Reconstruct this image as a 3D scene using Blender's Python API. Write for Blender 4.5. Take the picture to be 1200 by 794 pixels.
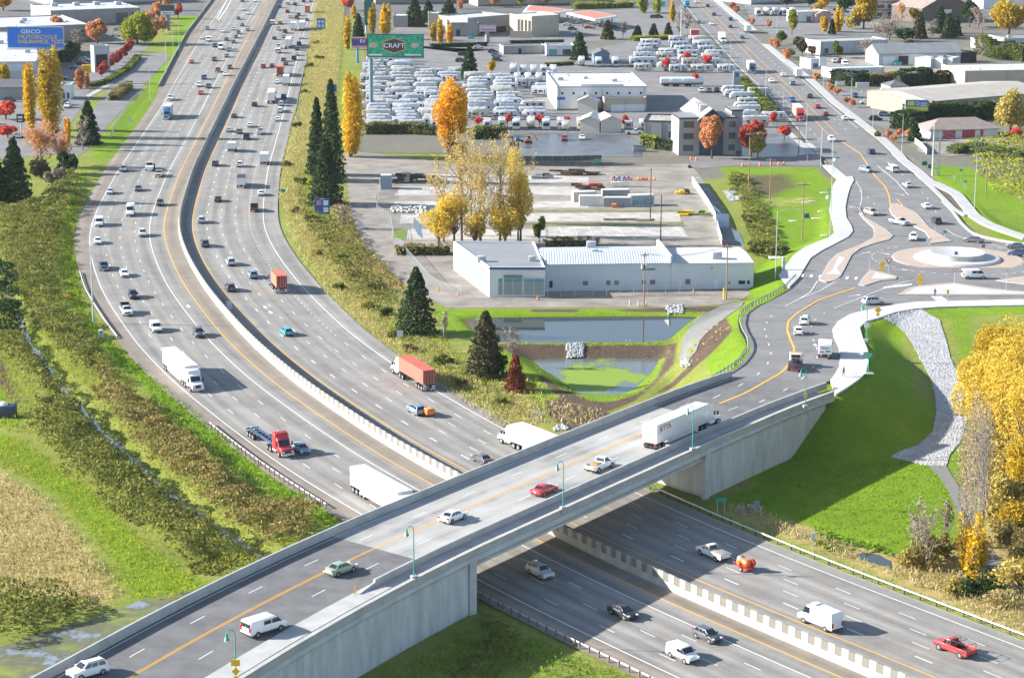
import bpy,bmesh,math,random
import numpy as np
from math import sin,cos,tan,atan,atan2,pi,hypot,radians,sqrt
from mathutils import Vector,Matrix
random.seed(7);RNG =np.random.default_rng(7)
for o in list(bpy.data.objects):bpy.data.objects.remove(o)
SC =bpy.context.scene;COL =SC.collection
# ---------------------------------------------------------------- camera
CF,CYH,CH,CROLL =2662.0,-231.4,105.35,.00478      # focal (px of a 1200 wide frame), horizon row, height, roll
PITCH =atan((397-CYH)/CF);CR,SR =cos(CROLL),sin(CROLL)
cd =bpy.data.cameras.new('camera');cam =bpy.data.objects.new('camera',cd);COL.objects.link(cam)
cd.sensor_width =36;cd.lens =36*CF/1200;cd.clip_start =1;cd.clip_end =8000
cam.matrix_world =Matrix.Translation((0,0,CH)) @ Matrix.Rotation(pi/2-PITCH,4,'X') @ Matrix.Rotation(CROLL,4,'Z')
SC.camera =cam
SC.render.resolution_x =1024;SC.render.resolution_y =677
# ---------------------------------------------------------------- light
SUN_EL,SUN_AZ =24.0,274.0            # the sun stands low on the left; shadows fall to the right
w =bpy.data.worlds.new('World');SC.world =w;w.use_nodes =True
nt =w.node_tree;sky =nt.nodes.new('ShaderNodeTexSky');sky.sky_type ='NISHITA';sky.sun_disc =False
sky.sun_elevation =radians(SUN_EL);sky.sun_rotation =radians(SUN_AZ);sky.air_density =1.0;sky.dust_density =.6
bg =nt.nodes['Background'];bg.inputs['Strength'].default_value =.095;nt.links.new(sky.outputs[0],bg.inputs[0])
sd =bpy.data.lights.new('sun','SUN');sd.energy =5.0;sd.angle =radians(.53);sd.color =(1,.96,.90)
sun =bpy.data.objects.new('sun',sd);COL.objects.link(sun)
_e,_a =radians(SUN_EL),radians(SUN_AZ)
sun.rotation_euler =Vector((-sin(_a)*cos(_e),-cos(_a)*cos(_e),-sin(_e))).to_track_quat('-Z','Y').to_euler()
sun.location =(-200,300,300)
SC.view_settings.view_transform ='Standard';SC.view_settings.look ='None'
SC.view_settings.exposure =1.48;SC.view_settings.gamma =1
try:SC.view_settings.use_curve_mapping =False
except Exception:pass
# ---------------------------------------------------------------- where a point of the picture lies on the ground
def G(u,v,z=0.0):
    du,dv =u -600,v -397
    a =(CR*du +SR*dv)/CF;b =(-SR*du +CR*dv)/CF
    d =(a,cos(PITCH) -b*sin(PITCH),-sin(PITCH) -b*cos(PITCH));t =(z -CH)/d[2]
    return np.array((d[0]*t,d[1]*t,z))
def zroad(y):                            # height of the overpass road and its junction
    if y <= 383:return 8.0
    if y <= 490:
        t =(y -383)/107;return 8.0-5.5*(t*t*(3-2*t))
    if y <= 640:return 2.5-2.5*(y -490)/150
    return 0.0
zroadv =np.vectorize(zroad)
def GR(u,v,off=0.0):                   # on the overpass road surface
    z =2.0
    for _ in range(40):
        g =G(u,v,z +off);z =.5*z +.5*zroad(g[1])
    return np.array((g[0],g[1],z +off))
# ---------------------------------------------------------------- objects
def tag(o,label=None,cat=None,group=None,kind=None):
    if label:o['label'] =label
    if cat:o['category'] =cat
    if group:o['group'] =group
    if kind:o['kind'] =kind
    return o
def empty(name,loc=(0,0,0),rz=0.0):
    o =bpy.data.objects.new(name,None);COL.objects.link(o);o.location =loc;o.rotation_euler =(0,0,rz);o.empty_display_size =.2
    return o
def copy_tree(o,parent=None):
    c =o.copy();COL.objects.link(c);c.parent =parent
    for ch in o.children:copy_tree(ch,c)
    return c
class MB:
    """collects faces for ONE mesh"""
    def __init__(s):s.v =[];s.f =[];s.m =[]
    def add(s,vs,fs,mi=0):
        b =len(s.v);s.v += [tuple(map(float,p)) for p in vs]
        s.f += [tuple(b +i for i in f) for f in fs];s.m += [mi]*len(fs);return s
    def box(s,x0,x1,y0,y1,z0,z1,mi=0):
        return s.add([(x0,y0,z0),(x1,y0,z0),(x1,y1,z0),(x0,y1,z0),(x0,y0,z1),(x1,y0,z1),(x1,y1,z1),(x0,y1,z1)],
                     [(0,3,2,1),(4,5,6,7),(0,1,5,4),(1,2,6,5),(2,3,7,6),(3,0,4,7)],mi)
    def tube(s,p0,p1,r0,r1=None,n=8,mi=0,cap=True):
        r1 =r0 if r1 is None else r1;p0 =Vector(p0);p1 =Vector(p1);d =(p1 -p0).normalized()
        a =d.orthogonal().normalized();b =d.cross(a);vs =[]
        for p,r in ((p0,r0),(p1,r1)):
            for i in range(n):
                t =2*pi*i/n;vs.append(p +(a*cos(t) +b*sin(t))*r)
        fs =[(i,(i+1) % n,n +(i+1) % n,n +i) for i in range(n)]
        if cap:fs += [tuple(range(n-1,-1,-1)),tuple(range(n,2*n))]
        return s.add(vs,fs,mi)
    def path(s,pts,r,n=7,mi=0):
        for a,b in zip(pts[:-1],pts[1:]):s.tube(a,b,r,r,n,mi)
        return s
    def prism(s,poly,z0,z1,mi=0,top=None):          # poly in plan, ccw or cw
        n =len(poly);vs =[(p[0],p[1],z0) for p in poly] +[(p[0],p[1],z1) for p in poly]
        s.add(vs,[(i,(i+1) % n,n +(i+1) % n,n +i) for i in range(n)] +[tuple(range(n-1,-1,-1))],mi)
        return s.add(vs[n:],[tuple(range(n))],mi if top is None else top)
    def profile(s,pts,y0,y1,mi=0):                   # side view polygon (x,z) pushed through from y0 to y1
        n =len(pts);vs =[(p[0],y0,p[1]) for p in pts] +[(p[0],y1,p[1]) for p in pts]
        return s.add(vs,[(i,(i+1) % n,n +(i+1) % n,n +i) for i in range(n)] +[tuple(range(n-1,-1,-1)),tuple(range(n,2*n))],mi)
    def quad(s,a,b,c,d,mi=0):return s.add([a,b,c,d],[(0,1,2,3)],mi)
    def sphere(s,c,r,nu=10,nv=6,mi=0,sz=1.0):
        vs =[(c[0],c[1],c[2] -r*sz)]
        for j in range(1,nv):
            t =-pi/2+pi*j/nv
            for i in range(nu):vs.append((c[0] +r*cos(t)*cos(2*pi*i/nu),c[1] +r*cos(t)*sin(2*pi*i/nu),c[2] +r*sz*sin(t)))
        vs.append((c[0],c[1],c[2] +r*sz));fs =[(0,1+(i+1) % nu,1+i) for i in range(nu)]
        for j in range(nv -2):
            for i in range(nu):fs.append((1+j*nu +i,1+j*nu +(i+1) % nu,1+(j+1)*nu +(i+1) % nu,1+(j+1)*nu +i))
        b =1+(nv -2)*nu;fs += [(b +i,b +(i+1) % nu,len(vs) -1) for i in range(nu)]
        return s.add(vs,fs,mi)
    def xf(s,M):
        s.v =[tuple(M @ Vector(p)) for p in s.v];return s
    def build(s,name,mats,parent=None,smooth=False,bevel=0.0,seg=2,fix=True):
        me =bpy.data.meshes.new(name);me.from_pydata(s.v,[],s.f)
        mats =mats if isinstance(mats,(list,tuple)) else [mats]
        for m in mats:me.materials.append(m)
        if len(mats) > 1:me.polygons.foreach_set('material_index',s.m)
        if fix or bevel:
            bm =bmesh.new();bm.from_mesh(me)
            if fix:bmesh.ops.recalc_face_normals(bm,faces=bm.faces)
            if bevel:
                bmesh.ops.remove_doubles(bm,verts=bm.verts,dist=1e-4)
                es =[e for e in bm.edges if len(e.link_faces) == 2 and e.calc_face_angle(0) > .35]
                bmesh.ops.bevel(bm,geom=es,offset=bevel,segments=seg,affect='EDGES',profile=.5,clamp_overlap=True)
            bm.to_mesh(me);bm.free()
        if smooth or bevel:me.polygons.foreach_set('use_smooth',[True]*len(me.polygons))
        if bevel:
            try:me.set_sharp_from_angle(angle=radians(50))
            except Exception:pass
        o =bpy.data.objects.new(name,me);COL.objects.link(o)
        if parent:o.parent =parent
        return o
def nmesh(name,V,F,mats,parent=None,mi=None,smooth=False,uv=None):   # numpy quads or tris -> one mesh
    V =np.asarray(V,np.float32);F =np.asarray(F,np.int32);k =F.shape[1]
    me =bpy.data.meshes.new(name);me.vertices.add(len(V));me.vertices.foreach_set('co',V.ravel())
    me.loops.add(F.size);me.loops.foreach_set('vertex_index',F.ravel())
    me.polygons.add(len(F));me.polygons.foreach_set('loop_start',np.arange(0,F.size,k,dtype=np.int32))
    for m in (mats if isinstance(mats,(list,tuple)) else [mats]):me.materials.append(m)
    if mi is not None:me.polygons.foreach_set('material_index',np.asarray(mi,np.int32))
    if smooth:me.polygons.foreach_set('use_smooth',np.ones(len(F),bool))
    if uv is not None:
        l =me.uv_layers.new(name='UVMap');l.data.foreach_set('uv',np.asarray(uv,np.float32)[F.ravel()].ravel())
    me.update();me.validate()
    o =bpy.data.objects.new(name,me);COL.objects.link(o)
    if parent:o.parent =parent
    return o
# ---------------------------------------------------------------- materials
MATS ={}
def mat(name,col,rough=.6,metal=0.0,var=0.0,scale=1.0,spec=None,bump=0.0,bscale=None,coat=0.0,col2=None,emit=None,trans=0.0):
    if name in MATS:return MATS[name]
    m =bpy.data.materials.new(name);m.use_nodes =True;n =m.node_tree.nodes;L =m.node_tree.links
    b =n['Principled BSDF'];b.inputs['Base Color'].default_value =(*col,1);b.inputs['Roughness'].default_value =rough;b.inputs['Metallic'].default_value =metal
    if spec is not None:b.inputs['Specular IOR Level'].default_value =spec
    if coat:b.inputs['Coat Weight'].default_value =coat;b.inputs['Coat Roughness'].default_value =.08
    if trans:b.inputs['Transmission Weight'].default_value =trans
    if emit:b.inputs['Emission Color'].default_value =(*emit[:3],1);b.inputs['Emission Strength'].default_value =emit[3]
    if var or bump:
        tc =n.new('ShaderNodeTexCoord');nz =n.new('ShaderNodeTexNoise');nz.inputs['Scale'].default_value =scale;nz.inputs['Detail'].default_value =6;nz.inputs['Roughness'].default_value =.65
        L.new(tc.outputs['Object'],nz.inputs['Vector'])
    if var:
        r =n.new('ShaderNodeValToRGB');a =r.color_ramp.elements;a[0].position =.3;a[1].position =.7
        c2 =col2 or tuple(min(1,c*(1+var)) for c in col)
        a[0].color =(*[c*(1-var) for c in col],1) if not col2 else (*col,1);a[1].color =(*c2,1)
        L.new(nz.outputs['Fac'],r.inputs[0]);L.new(r.outputs[0],b.inputs['Base Color'])
    if bump:
        if bscale:
            nz =n.new('ShaderNodeTexNoise');nz.inputs['Scale'].default_value =bscale;nz.inputs['Detail'].default_value =4;L.new(tc.outputs['Object'],nz.inputs['Vector'])
        bp =n.new('ShaderNodeBump');bp.inputs['Strength'].default_value =bump;bp.inputs['Distance'].default_value =.1
        L.new(nz.outputs['Fac'],bp.inputs['Height']);L.new(bp.outputs[0],b.inputs['Normal'])
    MATS[name] =m;return m
def leafmat(name,c1,c2,c3=None,trans=.35):           # foliage: colour differs from leaf clump to leaf clump
    if name in MATS:return MATS[name]
    m =bpy.data.materials.new(name);m.use_nodes =True;n =m.node_tree.nodes;L =m.node_tree.links
    b =n['Principled BSDF'];b.inputs['Roughness'].default_value =.7;b.inputs['Specular IOR Level'].default_value =.2
    g =n.new('ShaderNodeNewGeometry');tc =n.new('ShaderNodeTexCoord');nz =n.new('ShaderNodeTexNoise');nz.inputs['Scale'].default_value =.35;nz.inputs['Detail'].default_value =3
    L.new(tc.outputs['Object'],nz.inputs['Vector'])
    mx =n.new('ShaderNodeMath');mx.operation ='MULTIPLY_ADD';mx.inputs[1].default_value =.5;L.new(g.outputs['Random Per Island'],mx.inputs[0])
    ad =n.new('ShaderNodeMath');ad.operation ='MULTIPLY_ADD';ad.inputs[1].default_value =1.1;ad.inputs[2].default_value =-.28;L.new(nz.outputs['Fac'],ad.inputs[0]);L.new(ad.outputs[0],mx.inputs[2])
    r =n.new('ShaderNodeValToRGB');r.color_ramp.elements[0].position =.2;r.color_ramp.elements[1].position =.8
    r.color_ramp.elements[0].color =(*c1,1);r.color_ramp.elements[1].color =(*c2,1)
    if c3:e =r.color_ramp.elements.new(.97);e.color =(*c3,1)
    L.new(mx.outputs[0],r.inputs[0]);L.new(r.outputs[0],b.inputs['Base Color'])
    t =n.new('ShaderNodeBsdfTranslucent');L.new(r.outputs[0],t.inputs[0]);ms =n.new('ShaderNodeMixShader');ms.inputs[0].default_value =trans
    L.new(b.outputs[0],ms.inputs[1]);L.new(t.outputs[0],ms.inputs[2]);L.new(ms.outputs[0],n['Material Output'].inputs[0])
    MATS[name] =m;return m
# ---------------------------------------------------------------- plane geometry
def in_poly(P,poly):
    x,y =P[:,0],P[:,1];r =np.zeros(len(P),bool);n =len(poly)
    for i in range(n):
        x0,y0 =poly[i][:2];x1,y1 =poly[(i+1) % n][:2]
        c =((y0 > y) != (y1 > y));dy =(y1 -y0) or 1e-9
        r ^= c & (x < (x1 -x0)*(y -y0)/dy +x0)
    return r
def d_line(P,line,closed=False):
    d =np.full(len(P),1e9);q =list(line) +([line[0]] if closed else [])
    for a,b in zip(q[:-1],q[1:]):
        a =np.array(a[:2],float);b =np.array(b[:2],float);ab =b -a
        t =np.clip(((P -a) @ ab)/max(ab @ ab,1e-9),0,1);d =np.minimum(d,np.hypot(*(P -a -t[:,None]*ab).T))
    return d
def smooth_line(P,step=2.0,sm=8.0):
    P =np.asarray(P,float);s =np.r_[0,np.cumsum(np.hypot(*np.diff(P[:,:2],axis=0).T))];n =max(3,int(s[-1]/step) +1)
    t =np.linspace(0,s[-1],n);Q =np.stack([np.interp(t,s,P[:,i]) for i in range(P.shape[1])],1)
    w =max(1,int(sm/step)//2*2+1)
    if w > 1:
        k =np.hanning(w +2)[1:-1];k /= k.sum();h =w//2
        Q =np.stack([np.convolve(np.r_[2*q[0] -q[h:0:-1],q,2*q[-1] -q[-2:-h-2:-1]],k,'valid') for q in Q.T],1)
    return Q
def normals(Q):                          # unit normal to the RIGHT of the direction of travel
    t =np.gradient(Q[:,:2],axis=0);t /= np.hypot(*t.T)[:,None];return np.c_[t[:,1],-t[:,0]]
def sweep(Q,prof,zf=None,mi=0,mb=None,closed=True,caps=True):     # prof: (offset to the right, height) swept along Q
    mb =mb or MB();N =normals(Q);n =len(prof);vs =[]
    for i,q in enumerate(Q):
        z =(q[2] if Q.shape[1] > 2 else 0) if zf is None else zf(q)
        for a,h in prof:vs.append((q[0] +N[i,0]*a,q[1] +N[i,1]*a,z +h))
    k =n if closed else n -1;fs =[]
    for i in range(len(Q) -1):
        for j in range(k):fs.append((i*n +j,i*n +(j+1) % n,(i+1)*n +(j+1) % n,(i+1)*n +j))
    if closed and caps:fs += [tuple(range(n)),tuple(range((len(Q)-1)*n,len(Q)*n))]
    return mb.add(vs,fs,mi)
def sheet(name,polys,m,zf=0.0,thick=0.0,ystep=None,parent=None,kind='structure'):
    """flat or road-following polygons (world xy) as one mesh; thick gives a kerb skirt"""
    bm =bmesh.new()
    for poly in polys:
        vs =[bm.verts.new((p[0],p[1],0)) for p in poly];es =[bm.edges.new((vs[i],vs[(i+1) % len(vs)])) for i in range(len(vs))]
        bmesh.ops.triangle_fill(bm,edges=es,use_beauty=True,normal=(0,0,1))
    if ystep:
        ys =[v.co.y for v in bm.verts];y =math.ceil(min(ys)/ystep)*ystep
        while y < max(ys):
            bmesh.ops.bisect_plane(bm,geom=bm.verts[:] +bm.edges[:] +bm.faces[:],plane_co=(0,y,0),plane_no=(0,1,0));y += ystep
    for v in bm.verts:v.co.z =zf(v.co.y) if callable(zf) else zf
    bmesh.ops.recalc_face_normals(bm,faces=bm.faces)
    if bm.faces and sum(f.normal.z for f in bm.faces) < 0:bmesh.ops.reverse_faces(bm,faces=bm.faces)
    if thick:
        r =bmesh.ops.extrude_edge_only(bm,edges=[e for e in bm.edges if e.is_boundary])
        for v in r['geom']:
            if isinstance(v,bmesh.types.BMVert):v.co.z -= thick
        bmesh.ops.recalc_face_normals(bm,faces=bm.faces)
    me =bpy.data.meshes.new(name);bm.to_mesh(me);bm.free();me.materials.append(m)
    o =bpy.data.objects.new(name,me);COL.objects.link(o)
    if parent:o.parent =parent
    elif kind:o['kind'] =kind
    return o
def text_mesh(body,size,m,name,parent,M,extrude=.004,sx=1.0):
    c =bpy.data.curves.new('lettering','FONT');c.body =body;c.size =size;c.align_x ='CENTER';c.align_y ='CENTER';c.extrude =extrude;c.offset =size*.012
    t =bpy.data.objects.new('lettering',c);COL.objects.link(t);bpy.context.view_layer.update()
    me =bpy.data.meshes.new_from_object(t.evaluated_get(bpy.context.evaluated_depsgraph_get()));bpy.data.objects.remove(t)
    me.transform(M @ Matrix.Diagonal((sx,1,1,1)));me.materials.clear();me.materials.append(m)
    o =bpy.data.objects.new(name,me);COL.objects.link(o);o.parent =parent;return o
# ================================================================ lines the ground is built on
PX =lambda l,z=0.0:[G(a,b,z)[:2] for a,b in l]
PR =lambda l:[GR(a,b)[:2] for a,b in l]
BAR =[(305,40),(299.7,50.4),(273.3,100.8),(225.4,200),(211,245),(207.8,265),(208.75,277.5),(220,307.5),(242.5,345),(270,377.5),(292.5,403.75),(350,454),(403,489),(451,523),(480,538),(519,561),(657,632.6),(708,657),(773,688),(801.5,700),(877,733),(900,742.6),(975.6,775)]
_b =np.array(PX(BAR))[::-1];_d0 =_b[0] -_b[1];_d1 =_b[-1] -_b[-4]
_b =np.vstack([_b[0] +_d0/np.hypot(*_d0)*70,_b,_b[-1] +_d1/np.hypot(*_d1)*500])
FW =smooth_line(_b,3,60);FN =normals(FW)            # the freeway's median barrier, near to far; right = the carriageway going away
_Y =[200,270,320,400,450,500,700,800,1060,1500]
OFF =dict(spave=[-23.3,-23.3,-23.5,-23.6,-24.5,-25.3,-25.6,-25.4,-33.5,-36],sedge=[-19.1,-19.3,-19.6,-20.3,-21.4,-22,-21.6,-21.7,-26.5,-28],shov=[-5.8,-6.0,-6.3,-6.7,-7.2,-7.4,-6.8,-7,-9.4,-9.4],syel=[-2.7,-2.8,-3.0,-3.3,-3.7,-3.6,-3.4,-3.4,-5.1,-5.1],
  nyel=[6.9,6.6,5.7,4.9,4.1,3.6,3.6,4.0,1.7,1.7],nedge=[23.6,23.2,22.7,22.1,21.4,21.6,22,22,20,20],npave=[25.3,25.3,25.2,25,25,25.5,25.4,25.4,23.5,23.5])
def foff(k,y):return np.interp(y,_Y,OFF[k])
def fpt(i,off):return FW[i] +FN[i]*off
def fstrip(k0,k1,z,a0=0.0,a1=0.0,i0=0,i1=None):
    i1 =i1 or len(FW);V =[];U =[]
    s =np.r_[0,np.cumsum(np.hypot(*np.diff(FW,axis=0).T))]
    for i in range(i0,i1):
        y =FW[i,1];o0 =(foff(k0,y) if isinstance(k0,str) else k0) +a0;o1 =(foff(k1,y) if isinstance(k1,str) else k1) +a1
        for o in (o0,o1):p =fpt(i,o);V.append((p[0],p[1],z));U.append((o/10,s[i]/10))
    n =(len(V)//2) -1
    return np.array(V),np.array([(2*j,2*j+1,2*j+3,2*j+2) for j in range(n)]),np.array(U)
# the overpass: along d from the near left to the junction; offsets to the right (towards the viewer)
OO,OD,ON =np.array([-4.9,286.7]),np.array([.581,.814]),np.array([.814,-.581])
OC =smooth_line([OO +OD*s +ON*n for s,n in [(-190,26),(-130,8.5),(-95,.6),(-75,-3.4),(-57,-6.4),(-43,-8.8),(-28,-10.8),(-15,-12.1),(0,-13.1),(30,-13.8),(66,-14.5),(90,-14.5),(104,-13.7),(112,-12.9),(126,-11.3)]],2,16)
OCs =np.array([(q -OO) @ OD for q in OC])
def oseg(s0,s1):return OC[(OCs >= s0) & (OCs <= s1)]
# the junction (polygons of the picture dropped on the road surface)
WEDGE =[(834,447),(848,439),(864,430),(872,421),(878,412),(879,405),(877,398),(873,391),(869.5,379),(872,368),(885,359.4),(902,352),(925,338),(936.5,325.4),(941.5,316.6),(950,302.7),(963,294),(980.6,285),(994.5,277.5),(999.5,271),(998,265),(992,255.6),(990.7,243),(993.8,228),(997,218),(1000.8,211.5),(999,207),(992,207.5),(982,199),(975.6,194),(959.5,180)]
WEDGE2 =[(948,171),(942.7,160.6),(930,147),(917,133),(901,112),(873,87),(860.6,75.6),(850.5,61.7),(836.7,46.6),(818,27),(797,0),(789,-12)]
EEDGE2 =[(825,-12),(834,0),(870.7,30),(897,55.4),(930,82),(946.4,96.4),(970.4,120.3),(995.6,140.5),(1024.5,163),(1042,179.5),(1050,185),(1069,202.7),(1087.8,219),(1104,235.4),(1115.5,248),(1125.6,263),(1138,274.5),(1150.8,279),(1176,284.5),(1202,288),(1225,291)]
SEDGE =[(1225,352),(1200,351),(1116.8,353),(1075,353.8),(1050,357),(1030,361),(1007,365.5),(996,368.5),(982,376.5),(975.5,386),(977,394.7),(982,405),(985,416),(983,430),(978,439),(973,445.5)]
PAD_PX =[(815,455)] +WEDGE +WEDGE2 +EEDGE2 +SEDGE +[(955,452),(918,466)]
PAD =PR(PAD_PX)
SEDGE_ =SEDGE
SWALK_SE =SEDGE[1:] +[(979,463),(992,455),(1007.6,444),(1014.7,437),(1017.5,424.7),(1017,410.5),(1011,396),(1007.6,384),(1014.7,377),(1030.5,372.6),(1048,366.5),(1073,362),(1101,360),(1122,359.4),(1200,358)]
SWALK_NW =[(964,193.9),(980.6,210),(975.6,217.8),(974,233),(971.8,245.5),(975.6,260.6),(978,272.5),(970.5,278.8),(942.8,290),(929,300),(919,314),(912.6,323),(925,337)] +WEDGE[13:30]
PADX =PR(WEDGE[:13] +[(912.6,323),(919,314),(929,300),(942.8,290),(970.5,278.8),(978,272.5),(975.6,260.6),(971.8,245.5),(974,233),(980.6,210),(964,193.9)] +WEDGE2 +EEDGE2[:10] +[(1054,177),(1070,189),(1085,202),(1108,214),(1130,226),(1150,250),(1165,261),(1205,274)] +SEDGE[:2] +[(1200,358),(1122,359.4),(1073,362),(1048,366.5),(1030.5,372.6),(1014.7,377),(1007.6,384),(1011,396),(1017,410.5),(1017.5,424.7),(1014.7,437),(1007.6,444),(992,455),(979,463)])
POND1 =PX([(541,374),(560,372.3),(620,371.2),(720,370.4),(780,370.2),(817,371.2),(806,379),(795,388),(783,399),(760,401.3),(680,402),(600,402),(575,401),(552,385)],-.3)
POND2 =PX([(622.5,421),(660,419.8),(720,419.5),(771,419.5),(773,421),(770,428),(761.7,440),(745,455),(723,465),(703,466.3),(690,464.5),(675,460),(653,443),(631.7,430)],-1.8)
DITCH =PX([(-30,330),(16,351),(25,381),(33,400),(42,412),(60,438),(78,460.5),(93,475.6),(116,503),(141,523.5),(161,543.6),(181,564),(206.6,584),(234,602),(252,614),(300,648),(330,668)],-.8)
RIPRAP =[(1025,373.5),(1048,367),(1073,362.5),(1080,363),(1101,375),(1108,396.4),(1113.5,419.4),(1126,446),(1136,481),(1127,515),(1113,533),(1109,546),(1088,546),(1044,535.5),(1076,522),(1093.5,506),(1097,482),(1096,463.5),(1090.5,444),(1073,410.5),(1062,391),(1050,380.6)]
def terrain_h(P):
    h =np.zeros(len(P))
    near =P[:,1] < 1160
    d =np.zeros(len(P));d[near] =d_line(P[near],PADX,True);ins =np.zeros(len(P),bool);ins[near] =in_poly(P[near],PADX)
    zr =zroadv(P[:,1]);e =np.where(ins,zr -.35,zr -.12-np.maximum(0,d -.6)/np.interp(P[:,1],[395,450],[1.6,3.0]))
    ok =near & (P[:,0] > 20)
    rp =3.3*np.clip((P[:,1] -370)/58,0,1)*np.clip(1-(d -40)/14,0,1)*((P[:,0] > 58) & (P[:,1] < 475));e =np.where(ins,e,np.maximum(e,rp))
    h =np.where(ok & ((e > 0) | ins),e,h)
    d1 =d_line(P,POND1,True);i1 =in_poly(P,POND1);h =np.where(i1,-np.minimum(1.0,.3+d1/2),np.where(d1 < 2.5,np.minimum(np.maximum(h,.15),-.3+d1/3),h))
    d2 =d_line(P,POND2,True);i2 =in_poly(P,POND2);h =np.where(i2,-1.8-np.minimum(.5,d2/4),np.where(d2 < 6,np.minimum(h,-1.78+d2/2.6),h))
    dd =d_line(P,DITCH);h =np.where(dd < 6,np.minimum(h,-1.25+dd*.42),h)
    df =d_line(P,FW[::4]);cor =df < 27.5
    h =np.where(cor,np.minimum(h,-.16),h)
    return h
# ================================================================ the ground sheet
YS =[205.0]
while YS[-1] < 1150:YS.append(YS[-1] +(1.0 if YS[-1] < 480 else min(4.0,1.0+(YS[-1] -480)*.008)))
YS =np.array(YS);XS =np.arange(-215,265,1.2)
GX,GY =np.meshgrid(XS,YS);TP =np.c_[GX.ravel(),GY.ravel()]
keep =np.abs(TP[:,0]) < TP[:,1]*.245+22
TH =terrain_h(TP)
def terr(x,y):
    j =np.clip(np.searchsorted(YS,y) -1,0,len(YS) -2);i =np.clip(np.searchsorted(XS,x) -1,0,len(XS) -2)
    a =np.clip((x -XS[i])/1.2,0,1);b =np.clip((y -YS[j])/(YS[j+1] -YS[j]),0,1);H =TH.reshape(GX.shape)
    return (H[j,i]*(1-a) +H[j,i+1]*a)*(1-b) +(H[j+1,i]*(1-a) +H[j+1,i+1]*a)*b
def GT(u,v,off=0.0):                   # the point of the terrain seen at a pixel
    zs =np.linspace(9.5,-3,126)
    P =np.array([G(u,v,z) for z in zs]);t =terr(P[:,0],P[:,1]);k =np.argmax(zs <= t +1e-6)
    return G(u,v,zs[k] +off)
# what grows or lies where: lush, straw, bare earth, stones
MK =np.zeros((len(TP),4),np.float32)
def paint(px,ch,val=1.0,soft=2.0,world=False,clear=True):
    poly =px if world else PX(px);i =in_poly(TP,poly);d =d_line(TP,poly,True)
    f =np.clip(.5+np.where(i,d,-d)/(2*soft),0,1)*val
    if clear:
        for c in range(4):
            if c != ch:MK[:,c] *= 1-f
    MK[:,ch] =np.maximum(MK[:,ch],f)
LUSH,STRAW,EARTH,STONE =0,1,2,3
_sh =d_line(TP,FW[::4])
paint([(368,0),(352,110),(330,190),(324,230),(345,290),(400,370),(470,420),(560,480),(600,520),(655,505),(640,450),(560,430),(500,390),(440,320),(400,260),(395,200),(400,100),(405,0)],STRAW,.55,4)
paint([(405,195),(412,250),(422,280),(447,308),(474,333),(506,353),(520,380),(470,400),(430,370),(390,300),(372,240),(380,190)],STRAW,.6,3)
paint([(395,120),(372,180),(352,215),(350,250),(380,262),(410,250),(400,190),(420,150)],LUSH,.35,4)
paint([(440,320),(500,395),(560,440),(600,470),(640,450),(560,400),(520,365),(480,320)],STRAW,.45,5)
paint([(840,600),(900,622),(1000,662),(1100,705),(1230,760),(1230,640),(1160,610),(1100,650),(1000,632),(900,600)],STRAW,.85,3)
paint([(0,545),(60,585),(115,650),(150,700),(110,712),(0,690),(-60,640),(-60,520)],STRAW,.9,4)
paint([(0,505),(30,515),(70,545),(115,575),(180,640),(250,682),(300,672),(200,712),(150,706),(125,655),(70,590),(0,540),(-40,520)],LUSH,.75,3)
paint([(-20,430),(8,440),(18,470),(30,488),(18,500),(-20,500)],LUSH,.9,1.5)
paint([(218,-5),(248,-5),(237,30),(205,90),(165,150),(130,185),(105,192),(112,170),(135,140),(165,112),(205,40)],LUSH,.8,2)
paint([(105,190),(92,230),(84,270),(86,300),(96,350),(120,392),(180,440),(240,490),(320,560),(405,606),(385,618),(300,562),(230,505),(160,446),(108,402),(80,352),(72,300),(76,250),(88,205)],LUSH,.85,1.2)
paint([(30,395),(70,415),(130,445),(190,490),(240,545),(300,590),(370,615),(330,640),(290,630),(220,570),(150,510),(90,455)],LUSH,.45,4)
paint([(836,195),(960,196),(984,225),(974,280),(930,300),(905,330),(888,345),(880,335),(900,290),(868,240),(848,205)],LUSH,.8,3)
paint([(858,203),(938,202),(946,220),(905,236),(866,228)],EARTH,.62,6,clear=False);paint([(880,232),(960,228),(965,240),(890,246)],STRAW,.5,4,clear=False)
paint([(1090,193),(1140,196),(1200,238),(1230,250),(1230,298),(1180,284),(1130,258),(1100,225)],LUSH,.9,2)
paint([(1150,150),(1230,150),(1230,235),(1190,228),(1130,190)],STRAW,.35,5)
paint([(1140,252),(1165,262),(1235,290),(1235,262),(1190,248),(1160,238)],EARTH,.4,3,clear=False)
_pd =d_line(TP,PADX,True)
_se =np.clip((30-_pd)/4,0,1)*(TP[:,0] > 36)*np.clip((395-TP[:,1])/4,0,1)*(TP @ ON -OO @ ON > -2.0)
_se =np.maximum(_se,np.clip((9-_pd)/2,0,1)*((TP[:,0] > 36) & (TP[:,1] < 560)))
MK[:,0] =np.maximum(MK[:,0],_se);MK[:,1] *= 1-_se
paint([(846,586),(905,560),(1044,538),(1110,546),(1116,560),(1122,590),(1119,640),(1070,655),(1010,640),(940,612),(880,598)],LUSH,1.0,1.5)
paint([(1120,560),(1140,590),(1200,640),(1230,690),(1230,610),(1160,560),(1140,520)],STRAW,.6,3)
paint([(1085,362),(1140,362),(1140,480),(1128,545),(1112,548),(1118,533),(1138,480),(1128,446),(1110,396)],LUSH,.8,2)
paint([(505,362),(540,362),(800,362),(822,368),(800,395),(782,404),(800,412),(780,440),(750,466),(700,500),(640,490),(600,440),(560,400),(520,385)],LUSH,.8,1.0)
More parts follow.
